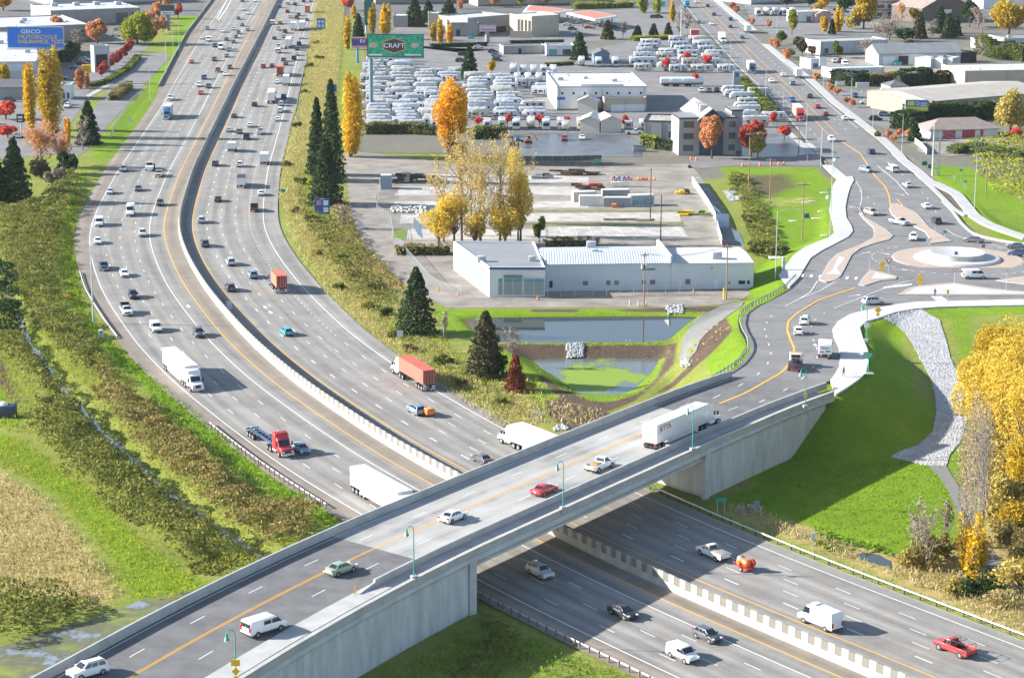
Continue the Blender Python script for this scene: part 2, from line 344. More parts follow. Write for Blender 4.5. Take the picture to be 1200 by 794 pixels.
for p_,v_ in (([(560,403),(785,403),(784,411),(640,414),(600,412)],.8),([(783,404),(795,400),(790,425),(770,448),(745,470),(715,482),(690,481),(650,462),(628,440),(634,436),(660,455),(695,470),(720,470),(748,460),(768,438),(776,420)],.85),
      ([(640,470),(660,466),(690,476),(722,486),(700,503),(665,505),(640,485)],.9),([(805,440),(812,420),(822,400),(850,380),(853,396),(858,415),(840,432),(790,455),(760,465),(780,452)],.95),([(620,362),(680,362),(678,366),(622,366)],.8),([(700,363),(870,357),(852,366),(810,366),(760,367)],.7)):
    paint(p_,EARTH,v_,1.0)
paint(RIPRAP,STONE,0,1);MKs =None
paint([(395,152),(440,152),(600,168),(600,190),(520,182),(400,180)],EARTH,.6,3)
paint([(430,160),(500,162),(560,172),(560,180),(440,178)],STRAW,.5,2,clear=False)
paint([(55,300),(95,280),(120,330),(110,420),(60,400)],EARTH,.3,5,clear=False)
paint([(-40,410),(5,420),(25,470),(20,480),(-10,440)],EARTH,.8,1.5)
MK[:,3] =np.clip((TP[:,1] -640)/15,0,1)*np.clip((_sh -46)/6,0,1)*(1-MK[:,0])*np.where(TP[:,0] < 0,np.clip((TP[:,1] -690)/10,0,1),1)
idx =-np.ones(len(TP),int);idx[keep] =np.arange(keep.sum());W_ =len(XS);q =np.arange(len(TP)).reshape(GX.shape)
FQ =np.stack([q[:-1,:-1],q[:-1,1:],q[1:,1:],q[1:,:-1]],-1).reshape(-1,4);FQ =FQ[keep[FQ].all(1)]
def ground_mat():
    m =bpy.data.materials.new('ground');m.use_nodes =True;n =m.node_tree.nodes;L =m.node_tree.links;b =n['Principled BSDF'];b.inputs['Roughness'].default_value =.95;b.inputs['Specular IOR Level'].default_value =.1
    at =n.new('ShaderNodeAttribute');at.attribute_name ='cover';sp =n.new('ShaderNodeSeparateColor');L.new(at.outputs['Color'],sp.inputs[0])
    tc =n.new('ShaderNodeTexCoord')
    def noise(s,d=5,r=.65):
        x =n.new('ShaderNodeTexNoise');x.inputs['Scale'].default_value =s;x.inputs['Detail'].default_value =d;x.inputs['Roughness'].default_value =r;L.new(tc.outputs['Object'],x.inputs['Vector']);return x.outputs['Fac']
    big,mid,fine =noise(.06),noise(.35,6,.7),noise(2.2,5,.75)
    def mth(op,a,b_=None,c=None):
        x =n.new('ShaderNodeMath');x.operation =op
        for i,q_ in enumerate((a,b_,c)):
            if q_ is None:continue
            if isinstance(q_,(int,float)):x.inputs[i].default_value =q_
            else:L.new(q_,x.inputs[i])
        return x.outputs[0]
    tone =mth('MULTIPLY_ADD',fine,.5,mth('MULTIPLY',mth('ADD',big,mid),.25))
    def ramp(f,*st):
        r =n.new('ShaderNodeValToRGB');e =r.color_ramp.elements
        while len(e) < len(st):e.new(.5)
        for k,(p,c) in enumerate(st):e[k].position =p;e[k].color =(*c,1)
        L.new(f,r.inputs[0]);return r.outputs[0]
    base =ramp(tone,(.3,(.09,.12,.025)),(.5,(.20,.23,.045)),(.68,(.36,.33,.10)))
    lush =ramp(tone,(.3,(.075,.11,.012)),(.42,(.12,.20,.014)),(.55,(.17,.27,.015)),(.72,(.31,.33,.05)))
    straw =ramp(tone,(.3,(.17,.14,.05)),(.5,(.36,.28,.11)),(.7,(.52,.43,.21)))
    earth =ramp(tone,(.3,(.045,.032,.022)),(.55,(.12,.085,.06)),(.75,(.20,.15,.11)))
    def mix(f,a,c):
        x =n.new('ShaderNodeMix');x.data_type ='RGBA';L.new(f,x.inputs['Factor']);L.new(a,x.inputs['A']);L.new(c,x.inputs['B']);return x.outputs['Result']
    wob =mth('MULTIPLY_ADD',mth('ADD',mid,fine),.55,-.55)
    def m_(o):       # ragged edge between covers
        x =mth('ADD',o,mth('MULTIPLY',wob,1.3));r =n.new('ShaderNodeMapRange');r.interpolation_type ='SMOOTHSTEP';r.inputs['From Min'].default_value =.3;r.inputs['From Max'].default_value =.7;L.new(x,r.inputs['Value']);return mth('MULTIPLY',r.outputs[0],mth('MINIMUM',mth('MULTIPLY',o,4),1))
    c =mix(m_(sp.outputs[0]),base,lush);c =mix(m_(sp.outputs[1]),c,straw);c =mix(m_(sp.outputs[2]),c,earth);c =mix(m_(at.outputs['Alpha']),c,ramp(tone,(.3,(.10,.095,.08)),(.5,(.17,.16,.135)),(.68,(.19,.20,.09))))
    L.new(c,b.inputs['Base Color'])
    bp =n.new('ShaderNodeBump');bp.inputs['Strength'].default_value =.9;bp.inputs['Distance'].default_value =.35;L.new(mth('ADD',fine,mid),bp.inputs['Height']);L.new(bp.outputs[0],b.inputs['Normal'])
    return m
GROUND =ground_mat()
gnd =nmesh('ground',np.c_[TP[keep],TH[keep]],idx[FQ],GROUND,smooth=True);gnd['kind'] ='structure'
ca =gnd.data.color_attributes.new('cover','FLOAT_COLOR','POINT');cc =MK[keep].copy();ca.data.foreach_set('color',cc.ravel())
CITY =mat('city_ground',(.10,.098,.092),.95,var=.35,scale=.03)
_xa,_xb =205*.245+19,1146*.245+17
sheet('city_ground',[[(-1800,100),(-_xa,100),(-_xa,206),(-215,800),(-215,1146),(265,1146),(265,1000),(_xa,206),(_xa,100),(1800,100),(1800,4500),(-1800,4500)]],CITY,-.25)
far_ =mat('far_lots',(.11,.108,.1),.95,var=.35,scale=.02)
# ================================================================ freeway
def road_mat(name,c0,c1,streak=.5,rough=.85,patch=True):
    m =bpy.data.materials.new(name);m.use_nodes =True;n =m.node_tree.nodes;L =m.node_tree.links;b =n['Principled BSDF'];b.inputs['Roughness'].default_value =rough;b.inputs['Specular IOR Level'].default_value =.25
    uv =n.new('ShaderNodeUVMap');mp =n.new('ShaderNodeMapping');mp.inputs['Scale'].default_value =(7,.16,1);L.new(uv.outputs[0],mp.inputs[0])
    a =n.new('ShaderNodeTexNoise');a.inputs['Scale'].default_value =1;a.inputs['Detail'].default_value =5;L.new(mp.outputs[0],a.inputs['Vector'])
    tc =n.new('ShaderNodeTexCoord');g =n.new('ShaderNodeTexNoise');g.inputs['Scale'].default_value =.12;g.inputs['Detail'].default_value =8;g.inputs['Roughness'].default_value =.75;L.new(tc.outputs['Object'],g.inputs['Vector'])
    x =n.new('ShaderNodeMath');x.operation ='MULTIPLY_ADD';x.inputs[1].default_value =streak;L.new(a.outputs['Fac'],x.inputs[0])
    y =n.new('ShaderNodeMath');y.operation ='MULTIPLY';y.inputs[1].default_value =1-streak;L.new(g.outputs['Fac'],y.inputs[0]);L.new(y.outputs[0],x.inputs[2])
    r =n.new('ShaderNodeValToRGB');r.color_ramp.elements[0].position =.38;r.color_ramp.elements[1].position =.63;r.color_ramp.elements[0].color =(*c0,1);r.color_ramp.elements[1].color =(*c1,1)
    L.new(x.outputs[0],r.inputs[0])
    # oil darkened lane centres, sealed cracks and old patches
    sx =n.new('ShaderNodeSeparateXYZ');L.new(uv.outputs[0],sx.inputs[0]);wv =n.new('ShaderNodeMath');wv.operation ='MULTIPLY_ADD';wv.inputs[1].default_value =2*pi*10/3.6;wv.inputs[2].default_value =1.2;L.new(sx.outputs[0],wv.inputs[0]);sn =n.new('ShaderNodeMath');sn.operation ='SINE';L.new(wv.outputs[0],sn.inputs[0])
    ln =n.new('ShaderNodeMapRange');ln.inputs['From Min'].default_value =-1;ln.inputs['From Max'].default_value =1;ln.inputs['To Min'].default_value =.88;ln.inputs['To Max'].default_value =1.05;L.new(sn.outputs[0],ln.inputs['Value'])
    vo =n.new('ShaderNodeTexVoronoi');vo.feature ='DISTANCE_TO_EDGE';m3 =n.new('ShaderNodeMapping');m3.inputs['Scale'].default_value =(1.4,.55,1);L.new(uv.outputs[0],m3.inputs[0]);wn =n.new('ShaderNodeMix');wn.data_type ='VECTOR';wn.inputs['Factor'].default_value =.12;L.new(m3.outputs[0],wn.inputs['A']);L.new(g.outputs['Color'],wn.inputs['B']);L.new(wn.outputs['Result'],vo.inputs['Vector'])
    cr =n.new('ShaderNodeMapRange');cr.inputs['From Max'].default_value =.014;cr.inputs['To Min'].default_value =.78;cr.inputs['To Max'].default_value =1;L.new(vo.outputs['Distance'],cr.inputs['Value']);mu =n.new('ShaderNodeMath');mu.operation ='MULTIPLY';L.new(ln.outputs[0],mu.inputs[0]);L.new(cr.outputs[0],mu.inputs[1])
    sc_ =n.new('ShaderNodeVectorMath');sc_.operation ='SCALE';L.new(r.outputs[0],sc_.inputs[0]);L.new(mu.outputs[0],sc_.inputs['Scale']);L.new(sc_.outputs[0],b.inputs['Base Color'])
    bp =n.new('ShaderNodeBump');bp.inputs['Strength'].default_value =.15;bp.inputs['Distance'].default_value =.05;L.new(g.outputs['Fac'],bp.inputs['Height']);L.new(bp.outputs[0],b.inputs['Normal'])
    return m
FWM =road_mat('freeway_concrete_asphalt',(.175,.164,.148),(.295,.28,.255))
SHM =road_mat('shoulder_asphalt',(.175,.15,.122),(.27,.232,.19),.4)
V,F,U =fstrip('spave','npave',.0,-.2,.2);tag(nmesh('freeway',V,F,FWM,uv=U),kind='structure')
for nm,a,b in (('freeway_shoulder','spave','sedge'),('median_shoulder','syel',-.05),('freeway_shoulder','nedge','npave')):
    V,F,U =fstrip(a,b,.012);tag(nmesh(nm,V,F,SHM if nm[0] == 'm' or a == 'spave' else FWM,uv=U),kind='structure')
WHITE =mat('road_white_paint',(.62,.62,.60),.7,var=.12,scale=1.5);YEL =mat('road_yellow_paint',(.72,.36,.035),.7,var=.12,scale=1.5)
def fline(k,w,z=.024,a=0.0):return fstrip(k,k,z,a -w/2,a +w/2)
Vs,Fs,b_ =[],[],0
for k,w_ in (('sedge',.2),('shov',.2),('nedge',.2)):
    V,F,U =fline(k,w_);Vs.append(V);Fs.append(F +b_);b_ += len(V)
FS =np.r_[0,np.cumsum(np.hypot(*np.diff(FW,axis=0).T))]
def at_s(s,off):return np.array([np.interp(s,FS,FW[:,0]) +np.interp(s,FS,FN[:,0])*off,np.interp(s,FS,FW[:,1]) +np.interp(s,FS,FN[:,1])*off])
def dashes(fn,L_=3.05,gap=9.15,w=.16,s0=20.0,s1=1500.0,z=.024,ph=0.0):
    s =s0 +ph
    while s < s1:
        y =np.interp(s,FS,FW[:,1]);o =fn(y);ww =max(w,.16)
        P =[at_s(s,o -ww/2),at_s(s,o +ww/2),at_s(s +L_,o +ww/2),at_s(s +L_,o -ww/2)]
        global b_;Vs.append(np.array([(p[0],p[1],z) for p in P]));Fs.append(np.array([[0,1,2,3]]) +b_);b_ += 4;s += L_ +gap
for k in (1,2,3):dashes(lambda y,k=k:foff('shov',y) +(foff('sedge',y) -foff('shov',y))*k/4,ph=k*4.3)
for k in (1,2,3):dashes(lambda y,k=k:foff('nyel',y) +(foff('nedge',y) -foff('nyel',y))*k/5,ph=k*3.7+2,w=.24 if k == 1 else .16)
f4 =lambda y:foff('nyel',y) +(foff('nedge',y) -foff('nyel',y))*.8
_s430 =float(np.interp(435,FW[:,1],FS));dashes(f4,s1=_s430,ph=6);dashes(f4,.9,2.7,.22,s0=_s430 +8,s1=_s430 +330);dashes(f4,s0=_s430 +340)
for (u,v) in ((311,360),(317,366),(523/4+90,475/4+240)):       # arrows and the carpool diamond
    g =G(u,v)[:2];i =np.argmin(np.hypot(*(FW -g).T));t =FW[min(i+1,len(FW)-1)] -FW[i-1];t /= np.hypot(*t);n_ =FN[i]
    P =[g +t*a +n_*c for a,c in ((-1.8,0),(0,-.45),(1.8,0),(0,.45))];Vs.append(np.array([(p[0],p[1],.024) for p in P]));Fs.append(np.array([[0,1,2,3]]) +b_);b_ += 4
tag(nmesh('freeway_markings',np.vstack(Vs),np.vstack(Fs),WHITE),kind='structure')
Vs,Fs,b_ =[],[],0
for k in ('syel','nyel'):V,F,U =fline(k,.22);Vs.append(V);Fs.append(F +b_);b_ += len(V)
tag(nmesh('freeway_yellow_lines',np.vstack(Vs),np.vstack(Fs),YEL),kind='structure')
gore =MB()
for l in ([(254,22),(265,2),(270,-8)],[(256,24),(266,10),(273,-4),(278,-10)]):
    Q =smooth_line(PX(l),3,6);sweep(Q,[(-.25,.026),(.25,.026)],mb=gore,closed=False)
tag(gore.build('gore_markings',WHITE),kind='structure')
# ================================================================ water, stones, paths
WATER =mat('still_water',(.035,.04,.034),.045,spec=.6,bump=.02,scale=.8)
MUDW =mat('algae_water',(.10,.11,.10),.10,spec=.5)
sheet('pond',[POND1],WATER,-.3)
def algae_mat():
    m =bpy.data.materials.new('algae_pond');m.use_nodes =True;n =m.node_tree.nodes;L =m.node_tree.links;b =n['Principled BSDF']
    tc =n.new('ShaderNodeTexCoord');nz =n.new('ShaderNodeTexNoise');nz.inputs['Scale'].default_value =.14;nz.inputs['Detail'].default_value =7;nz.inputs['Roughness'].default_value =.6
    mp =n.new('ShaderNodeMapping');mp.inputs['Location'].default_value =(3.1,7.4,0);mp.inputs['Scale'].default_value =(.8,.5,1);L.new(tc.outputs['Object'],mp.inputs[0]);L.new(mp.outputs[0],nz.inputs['Vector'])
    c =G(700,440,-1.8);di =n.new('ShaderNodeVectorMath');di.operation ='DISTANCE';di.inputs[1].default_value =(c[0] -3,c[1] -1,-1.8);L.new(tc.outputs['Object'],di.inputs[0])
    ma =n.new('ShaderNodeMath');ma.operation ='MULTIPLY_ADD';ma.inputs[1].default_value =-.021;ma.inputs[2].default_value =.255;L.new(di.outputs['Value'],ma.inputs[0])
    ad =n.new('ShaderNodeMath');L.new(ma.outputs[0],ad.inputs[0]);L.new(nz.outputs['Fac'],ad.inputs[1])
    r =n.new('ShaderNodeValToRGB');r.color_ramp.elements[0].position =.5;r.color_ramp.elements[1].position =.58;r.color_ramp.elements[0].color =(.10,.11,.10,1);r.color_ramp.elements[1].color =(.17,.25,.02,1)
    L.new(ad.outputs[0],r.inputs[0]);L.new(r.outputs[0],b.inputs['Base Color'])
    r2 =n.new('ShaderNodeMapRange');r2.inputs['From Min'].default_value =.5;r2.inputs['From Max'].default_value =.58;r2.inputs['To Min'].default_value =.12;r2.inputs['To Max'].default_value =.8;L.new(ad.outputs[0],r2.inputs['Value']);L.new(r2.outputs[0],b.inputs['Roughness'])
    return m
sheet('algae_pond',[POND2],algae_mat(),-1.8)
dq =smooth_line(DITCH,2,5);dw =MB();NN =normals(dq);vs =[]
for i,p in enumerate(dq):
    a =.55+.3*sin(i*.9) +.2*sin(i*2.3)
    for s_ in (-a,a):vs.append((p[0] +NN[i,0]*s_,p[1] +NN[i,1]*s_,-.82))
dw.add(vs,[(2*i,2*i+1,2*i+3,2*i+2) for i in range(len(dq)-1)]);tag(dw.build('ditch_water',mat('stream_water',(.08,.09,.09),.12,spec=.8,var=.5,scale=1.2,col2=(.25,.27,.28))),kind='structure')
def swamp_mat():
    m =bpy.data.materials.new('flooded_grass');m.use_nodes =True;n =m.node_tree.nodes;L =m.node_tree.links;b =n['Principled BSDF']
    tc =n.new('ShaderNodeTexCoord');nz =n.new('ShaderNodeTexNoise');nz.inputs['Scale'].default_value =.16;nz.inputs['Detail'].default_value =8;nz.inputs['Roughness'].default_value =.68;L.new(tc.outputs['Object'],nz.inputs['Vector'])
    r =n.new('ShaderNodeValToRGB');e =r.color_ramp.elements;e[0].position =.40;e[0].color =(.20,.22,.24,1);e[1].position =.46;e[1].color =(.085,.09,.05,1)
    for p,c in ((.54,(.12,.125,.045)),(.62,(.16,.19,.03)),(.7,(.28,.2,.07))):x =e.new(p);x.color =(*c,1)
    L.new(nz.outputs['Fac'],r.inputs[0]);L.new(r.outputs[0],b.inputs['Base Color'])
    r2 =n.new('ShaderNodeMapRange');r2.inputs['From Min'].default_value =.4;r2.inputs['From Max'].default_value =.47;r2.inputs['To Min'].default_value =.08;r2.inputs['To Max'].default_value =.8;L.new(nz.outputs['Fac'],r2.inputs['Value']);L.new(r2.outputs[0],b.inputs['Roughness']);return m
SWAMP =swamp_mat()
sheet('flooded_grass',[PX([(-60,775),(0,758),(45,742),(100,726),(140,714),(172,700),(205,694),(230,690),(255,684),(300,690),(100,830),(-60,900)])],SWAMP,.05)
sheet('marsh_puddle',[PX([(1003,650),(1012,647),(1030,650),(1043,657),(1046,668),(1036,664),(1022,659),(1010,656)])],WATER,.06)
STONEM =mat('riprap_stone',(.36,.36,.36),.9,var=.4,scale=2.2);GRAVEL =mat('gravel',(.16,.16,.15),.95,var=.25,scale=2.5,bump=.4,bscale=6)
def drape(name,px,m,off=.08,world=False,kind='structure',step=1.5):
    poly =np.array([GT(a,b)[:2] for a,b in px]) if not world else np.array(px)
    x0,y0 =poly.min(0);x1,y1 =poly.max(0);bm =bmesh.new();vs =[bm.verts.new((p[0],p[1],0)) for p in poly]
    es =[bm.edges.new((vs[i],vs[(i+1) % len(vs)])) for i in range(len(vs))];bmesh.ops.triangle_fill(bm,edges=es,use_beauty=True,normal=(0,0,1))
    for ax in (0,1):
        t =(x0,y0)[ax] +step
        while t < (x1,y1)[ax]:
            bmesh.ops.bisect_plane(bm,geom=bm.verts[:] +bm.edges[:] +bm.faces[:],plane_co=(t,t,0),plane_no=(1,0,0) if ax == 0 else (0,1,0));t += step
    co =np.array([v.co[:2] for v in bm.verts]);h =terr(co[:,0],co[:,1])
    for v,z in zip(bm.verts,h):v.co.z =z +off
    bmesh.ops.recalc_face_normals(bm,faces=bm.faces)
    if sum(f.normal.z for f in bm.faces) < 0:bmesh.ops.reverse_faces(bm,faces=bm.faces)
    me =bpy.data.meshes.new(name);bm.to_mesh(me);bm.free();me.materials.append(m);me.polygons.foreach_set('use_smooth',[True]*len(me.polygons))
    o =bpy.data.objects.new(name,me);COL.objects.link(o);o['kind'] =kind;return o,poly
def stones(name,poly,n,s0,s1,m,off=0.0):
    x0,y0 =poly.min(0);x1,y1 =poly.max(0);P =np.c_[RNG.uniform(x0,x1,n*4),RNG.uniform(y0,y1,n*4)];P =P[in_poly(P,poly)][:n];k =len(P)
    base =np.array([(1,0,0),(0,1,0),(-1,0,0),(0,-1,0),(0,0,1),(0,0,-1)],float);F0 =np.array([(0,1,4),(1,2,4),(2,3,4),(3,0,4),(1,0,5),(2,1,5),(3,2,5),(0,3,5)])
    s =RNG.uniform(s0,s1,(k,1,1))*RNG.uniform(.6,1.2,(k,6,1));a =RNG.uniform(0,6.28,k);R =np.zeros((k,3,3));R[:,0,0] =np.cos(a);R[:,0,1] =-np.sin(a);R[:,1,0] =np.sin(a);R[:,1,1] =np.cos(a);R[:,2,2] =.7
    V =(base[None]*s) @ R.transpose(0,2,1);V[:,:,0] += P[:,:1];V[:,:,1] += P[:,1:];V[:,:,2] += (terr(P[:,0],P[:,1]) +off +.08)[:,None]
    o =nmesh(name,V.reshape(-1,3),(F0[None] +6*np.arange(k)[:,None,None]).reshape(-1,3),m);o['kind'] ='stuff';return o
ROCK =leafmat('crushed_rock',(.24,.24,.245),(.42,.42,.42),(.55,.55,.54),0.0)
o_,pl_ =drape('riprap_bed',RIPRAP,STONEM,.10);stones('riprap_stones',pl_,9000,.09,.27,ROCK,.0)
o_,pl_ =drape('rock_spillway',[(664,403),(684,403),(684,420),(665,421)],STONEM,.1);stones('spillway_stones',pl_,260,.2,.5,ROCK,.05)
o_,pl_ =drape('rock_outfall',[(780,358),(800,357.5),(801,369),(783,369)],STONEM,.1);stones('outfall_stones',pl_,160,.2,.5,ROCK,.05)
for i_,px_ in enumerate(([(620,484),(632,480),(636,489),(622,492)],[(648,500),(662,497),(666,503),(650,505)],[(797,424),(808,421),(810,430),(800,431)],[(862,592),(890,588),(893,600),(866,604)])):
    pl_ =np.array([GT(a,b)[:2] for a,b in px_]);stones('rock_pile',pl_,70,.2,.5,ROCK)
drape('gravel_path',[(846,358),(872,354),(868,360),(846,376),(832,387),(820,400),(816,412),(805,424),(795,420),(799,405),(803,392),(812,378),(830,366)],GRAVEL,.09)
drape('gravel_track',[(1088,546),(1109,546),(1117,560),(1135,585),(1138,610),(1160,640),(1178,668),(1160,672),(1145,640),(1126,610),(1119,592),(1108,570),(1098,556)],GRAVEL,.09)
o_,pl_ =drape('gravel_patch',[(848,224),(867,223.5),(875,234),(856,236)],STONEM,.09);stones('gravel_patch_stones',pl_,200,.2,.5,ROCK)
# ================================================================ overpass
ASPH =mat('fresh_asphalt',(.122,.119,.118),.9,var=.28,scale=.25);ASPH2 =mat('street_asphalt',(.155,.15,.146),.9,var=.22,scale=.2)
CONC =mat('pale_concrete',(.36,.355,.34),.85,var=.16,scale=.35);CONCD =mat('deck_concrete',(.36,.345,.325),.85,var=.22,scale=.3)
WALLC =mat('wall_concrete',(.43,.445,.455),.9,var=.18,scale=.3)
def ribbed():
    m =bpy.data.materials.new('ribbed_wall_concrete');m.use_nodes =True;n =m.node_tree.nodes;L =m.node_tree.links;b =n['Principled BSDF'];b.inputs['Roughness'].default_value =.92
    tc =n.new('ShaderNodeTexCoord');dt =n.new('ShaderNodeVectorMath');dt.operation ='DOT_PRODUCT';dt.inputs[1].default_value =(OD[0],OD[1],0);L.new(tc.outputs['Object'],dt.inputs[0])
    a =n.new('ShaderNodeMath');a.operation ='MULTIPLY';a.inputs[1].default_value =8.5;L.new(dt.outputs['Value'],a.inputs[0]);s_ =n.new('ShaderNodeMath');s_.operation ='SINE';L.new(a.outputs[0],s_.inputs[0])
    nz =n.new('ShaderNodeTexNoise');nz.inputs['Scale'].default_value =.25;nz.inputs['Detail'].default_value =7;mp =n.new('ShaderNodeMapping');mp.inputs['Scale'].default_value =(2.5,2.5,.6);L.new(tc.outputs['Object'],mp.inputs[0]);L.new(mp.outputs[0],nz.inputs['Vector'])
    r =n.new('ShaderNodeValToRGB');r.color_ramp.elements[0].position =.3;r.color_ramp.elements[1].position =.7;r.color_ramp.elements[0].color =(.37,.385,.40,1);r.color_ramp.elements[1].color =(.52,.535,.55,1);L.new(nz.outputs['Fac'],r.inputs[0]);L.new(r.outputs[0],b.inputs['Base Color'])
    bp =n.new('ShaderNodeBump');bp.inputs['Strength'].default_value =.7;bp.inputs['Distance'].default_value =.06;L.new(s_.outputs[0],bp.inputs['Height']);L.new(bp.outputs[0],b.inputs['Normal']);return m
RIB =ribbed();DZ =8.0
bridge =empty('overpass_bridge',(OO[0],OO[1],0));tag(bridge,'grey concrete overpass carrying the two way road across the freeway','bridge')
bpar =lambda mb,nm,m,**k:(lambda o:(setattr(o,'parent',bridge),setattr(o,'matrix_parent_inverse',Matrix.Translation((-OO[0],-OO[1],0)))))(mb.build(nm,m,**k))
E_ =105.0;full =oseg(-190,E_)
# fills behind the abutments, with ribbed walls
FD =np.array([-.62,.785])
def off_pt(s,o):
    N_ =normals(OC);return np.array([np.interp(s,OCs,OC[:,k]) +np.interp(s,OCs,N_[:,k])*o for k in (0,1)])
def fill(s0,s1,first):
    S =[off_pt(s,12.75) for s in np.arange(s0,s1 +.1,3)];N_ =[off_pt(s,-8.25) for s in np.arange(s0,s1 +.1,3)]
    if first:N_ += [off_pt(s1 +6.0,-8.25)]
    else:N_ =[off_pt(s0 +6.0,-8.25)] +N_[3:]
    return S +N_[::-1]
bpar(MB().prism(fill(-190,0,True),-1.0,7.0),'west_abutment',RIB);bpar(MB().prism(fill(62.7,E_ -.5,False),-1.0,7.0),'east_abutment',RIB)
for s_,nm in ((-.6,'pilaster'),(62.9,'pilaster')):
    m_ =MB();a =off_pt(s_,12.7);m_.prism([a -OD*.9-ON*.3,a +OD*.6-ON*.3,a +OD*.6+ON*.35,a -OD*.9+ON*.35],-1,8.05);bpar(m_,nm,WALLC)
mid =oseg(-2,71)
for o in (-7.2,-3.4,.4,4.2,8.0):bpar(sweep(mid,[(o -.55,6.15),(o +.55,6.15),(o +.3,6.6),(o +.3,7.45),(o -.3,7.45),(o -.3,6.6)]),'girder',WALLC)
bpar(sweep(oseg(-.5,64),[(11.75,6.12),(12.35,6.12),(12.35,6.5),(12.15,6.6),(12.15,7.4),(11.75,7.4)]),'edge_girder',WALLC)
bpar(sweep(full,[(-8.3,7.42),(12.95,7.42),(12.95,7.95),(-8.3,7.95)]),'deck_slab',CONCD)
bpar(sweep(full,[(-8.3,7.96),(-7.85,7.96),(-7.9,8.6),(-8.02,9.12),(-8.3,9.12)]),'north_parapet',CONC)
bpar(sweep(oseg(-18.5,109),[(8.55,7.96),(9.05,7.96),(8.98,9.08),(8.66,9.08)]),'road_barrier',CONC)
nose =MB();p0,p1 =off_pt(-15.8,8.8),off_pt(-21.5,8.8);nose.add([(*(p0 -ON*.2),7.96),(*(p0 +ON*.2),7.96),(*(p0 +ON*.16),9.06),(*(p0 -ON*.16),9.06),(*(p1 -ON*.15),7.96),(*(p1 +ON*.15),7.96),(*(p1 +ON*.12),8.25),(*(p1 -ON*.12),8.25)],[(4,5,6,7),(0,1,5,4),(1,2,6,5),(2,3,7,6),(3,0,4,7)]);bpar(nose,'barrier_nose',CONC)
bpar(sweep(oseg(-190,-17),[(7.9,7.955),(12.6,7.955),(12.6,8.15),(7.9,8.15)]),'sidewalk',CONC)
bpar(sweep(oseg(-18.2,E_),[(9.02,7.955),(12.6,7.955),(12.6,8.14),(9.02,8.14)]),'sidewalk',CONCD)
bpar(sweep(full,[(12.55,7.96),(12.55,8.95),(12.5,9.0),(13.05,9.0),(13.05,8.86),(12.9,8.78),(12.9,7.96)]),'outer_parapet',CONC)
bpar(sweep(full,[(12.8,7.3),(13.12,7.3),(13.12,7.9),(12.97,7.97),(12.8,7.97)]),'fascia_ledge',WALLC)
rail =MB();qq =oseg(-190,E_);sweep(qq,[(12.3,8.98),(12.36,8.98),(12.36,9.05),(12.3,9.05)],mb=rail)
for i in range(0,len(qq),2):p =qq[i] +normals(qq)[i]*12.33;rail.tube((p[0],p[1],8.14),(p[0],p[1],9.0),.03,n=5)
bpar(rail,'pedestrian_rail',mat('dark_steel',(.06,.06,.065),.5,.6))
def oroad(name,s0,s1,a,b,z,m):
    Q =oseg(s0,s1);return tag(sweep(Q,[(a,z),(b,z)],closed=False).build(name,m),kind='structure')
oroad('overpass_road',-190,E_,-7.86,8.56,7.975,ASPH);oroad('overpass_road',-190,-17.5,7.0,7.92,7.968,ASPH)
# bare concrete over the span, its ends cut parallel to the freeway
wa =G(394.5,629,8)[:2];wb =G(468.8,660,8)[:2];wn =off_pt(float((wa -OO) @ OD),-7.8);k_ =G(773.8,473,8)[:2] -wa
NL =[q +n_*(-7.82) for q,n_ in zip(OC,normals(OC))];SL =[q +n_*8.5 for q,n_ in zip(OC,normals(OC))]
sN0,sS0 =float((wa -OO) @ OD),float((wb -OO) @ OD);sN1 =float((G(773.8,473,8)[:2] -OO) @ OD);sS1 =sN1 +(sS0 -sN0)
dk =[p for p,s in zip(NL,OCs) if sN0 <= s <= sN1] +[p for p,s in zip(SL,OCs) if sS0 <= s <= sS1][::-1]
def deck_mat():
    m =bpy.data.materials.new('worn_deck');m.use_nodes =True;n =m.node_tree.nodes;L =m.node_tree.links;b =n['Principled BSDF'];b.inputs['Roughness'].default_value =.85
    tc =n.new('ShaderNodeTexCoord');mp =n.new('ShaderNodeMapping');mp.inputs['Rotation'].default_value =(0,0,-atan2(OD[1],OD[0]));mp.vector_type ='POINT';L.new(tc.outputs['Object'],mp.inputs[0])
    m2 =n.new('ShaderNodeMapping');m2.inputs['Scale'].default_value =(.035,.5,1);L.new(mp.outputs[0],m2.inputs[0])
    a =n.new('ShaderNodeTexNoise');a.inputs['Scale'].default_value =1;a.inputs['Detail'].default_value =6;L.new(m2.outputs[0],a.inputs['Vector'])
    c =n.new('ShaderNodeTexNoise');c.inputs['Scale'].default_value =.12;c.inputs['Detail'].default_value =5;c.inputs['Roughness'].default_value =.6;L.new(mp.outputs[0],c.inputs['Vector'])
    x =n.new('ShaderNodeMath');x.operation ='ADD';L.new(a.outputs['Fac'],x.inputs[0]);L.new(c.outputs['Fac'],x.inputs[1])
    r =n.new('ShaderNodeValToRGB');e =r.color_ramp.elements;e[0].position =.34;e[0].color =(.17,.165,.155,1);e[1].position =.62;e[1].color =(.38,.365,.34,1);y =e.new(.46);y.color =(.30,.29,.272,1)
    h =n.new('ShaderNodeMath');h.operation ='MULTIPLY';h.inputs[1].default_value =.5;L.new(x.outputs[0],h.inputs[0]);L.new(h.outputs[0],r.inputs[0]);L.new(r.outputs[0],b.inputs['Base Color']);return m
sheet('bridge_deck',[dk],deck_mat(),7.985)
mk,my =MB(),MB()
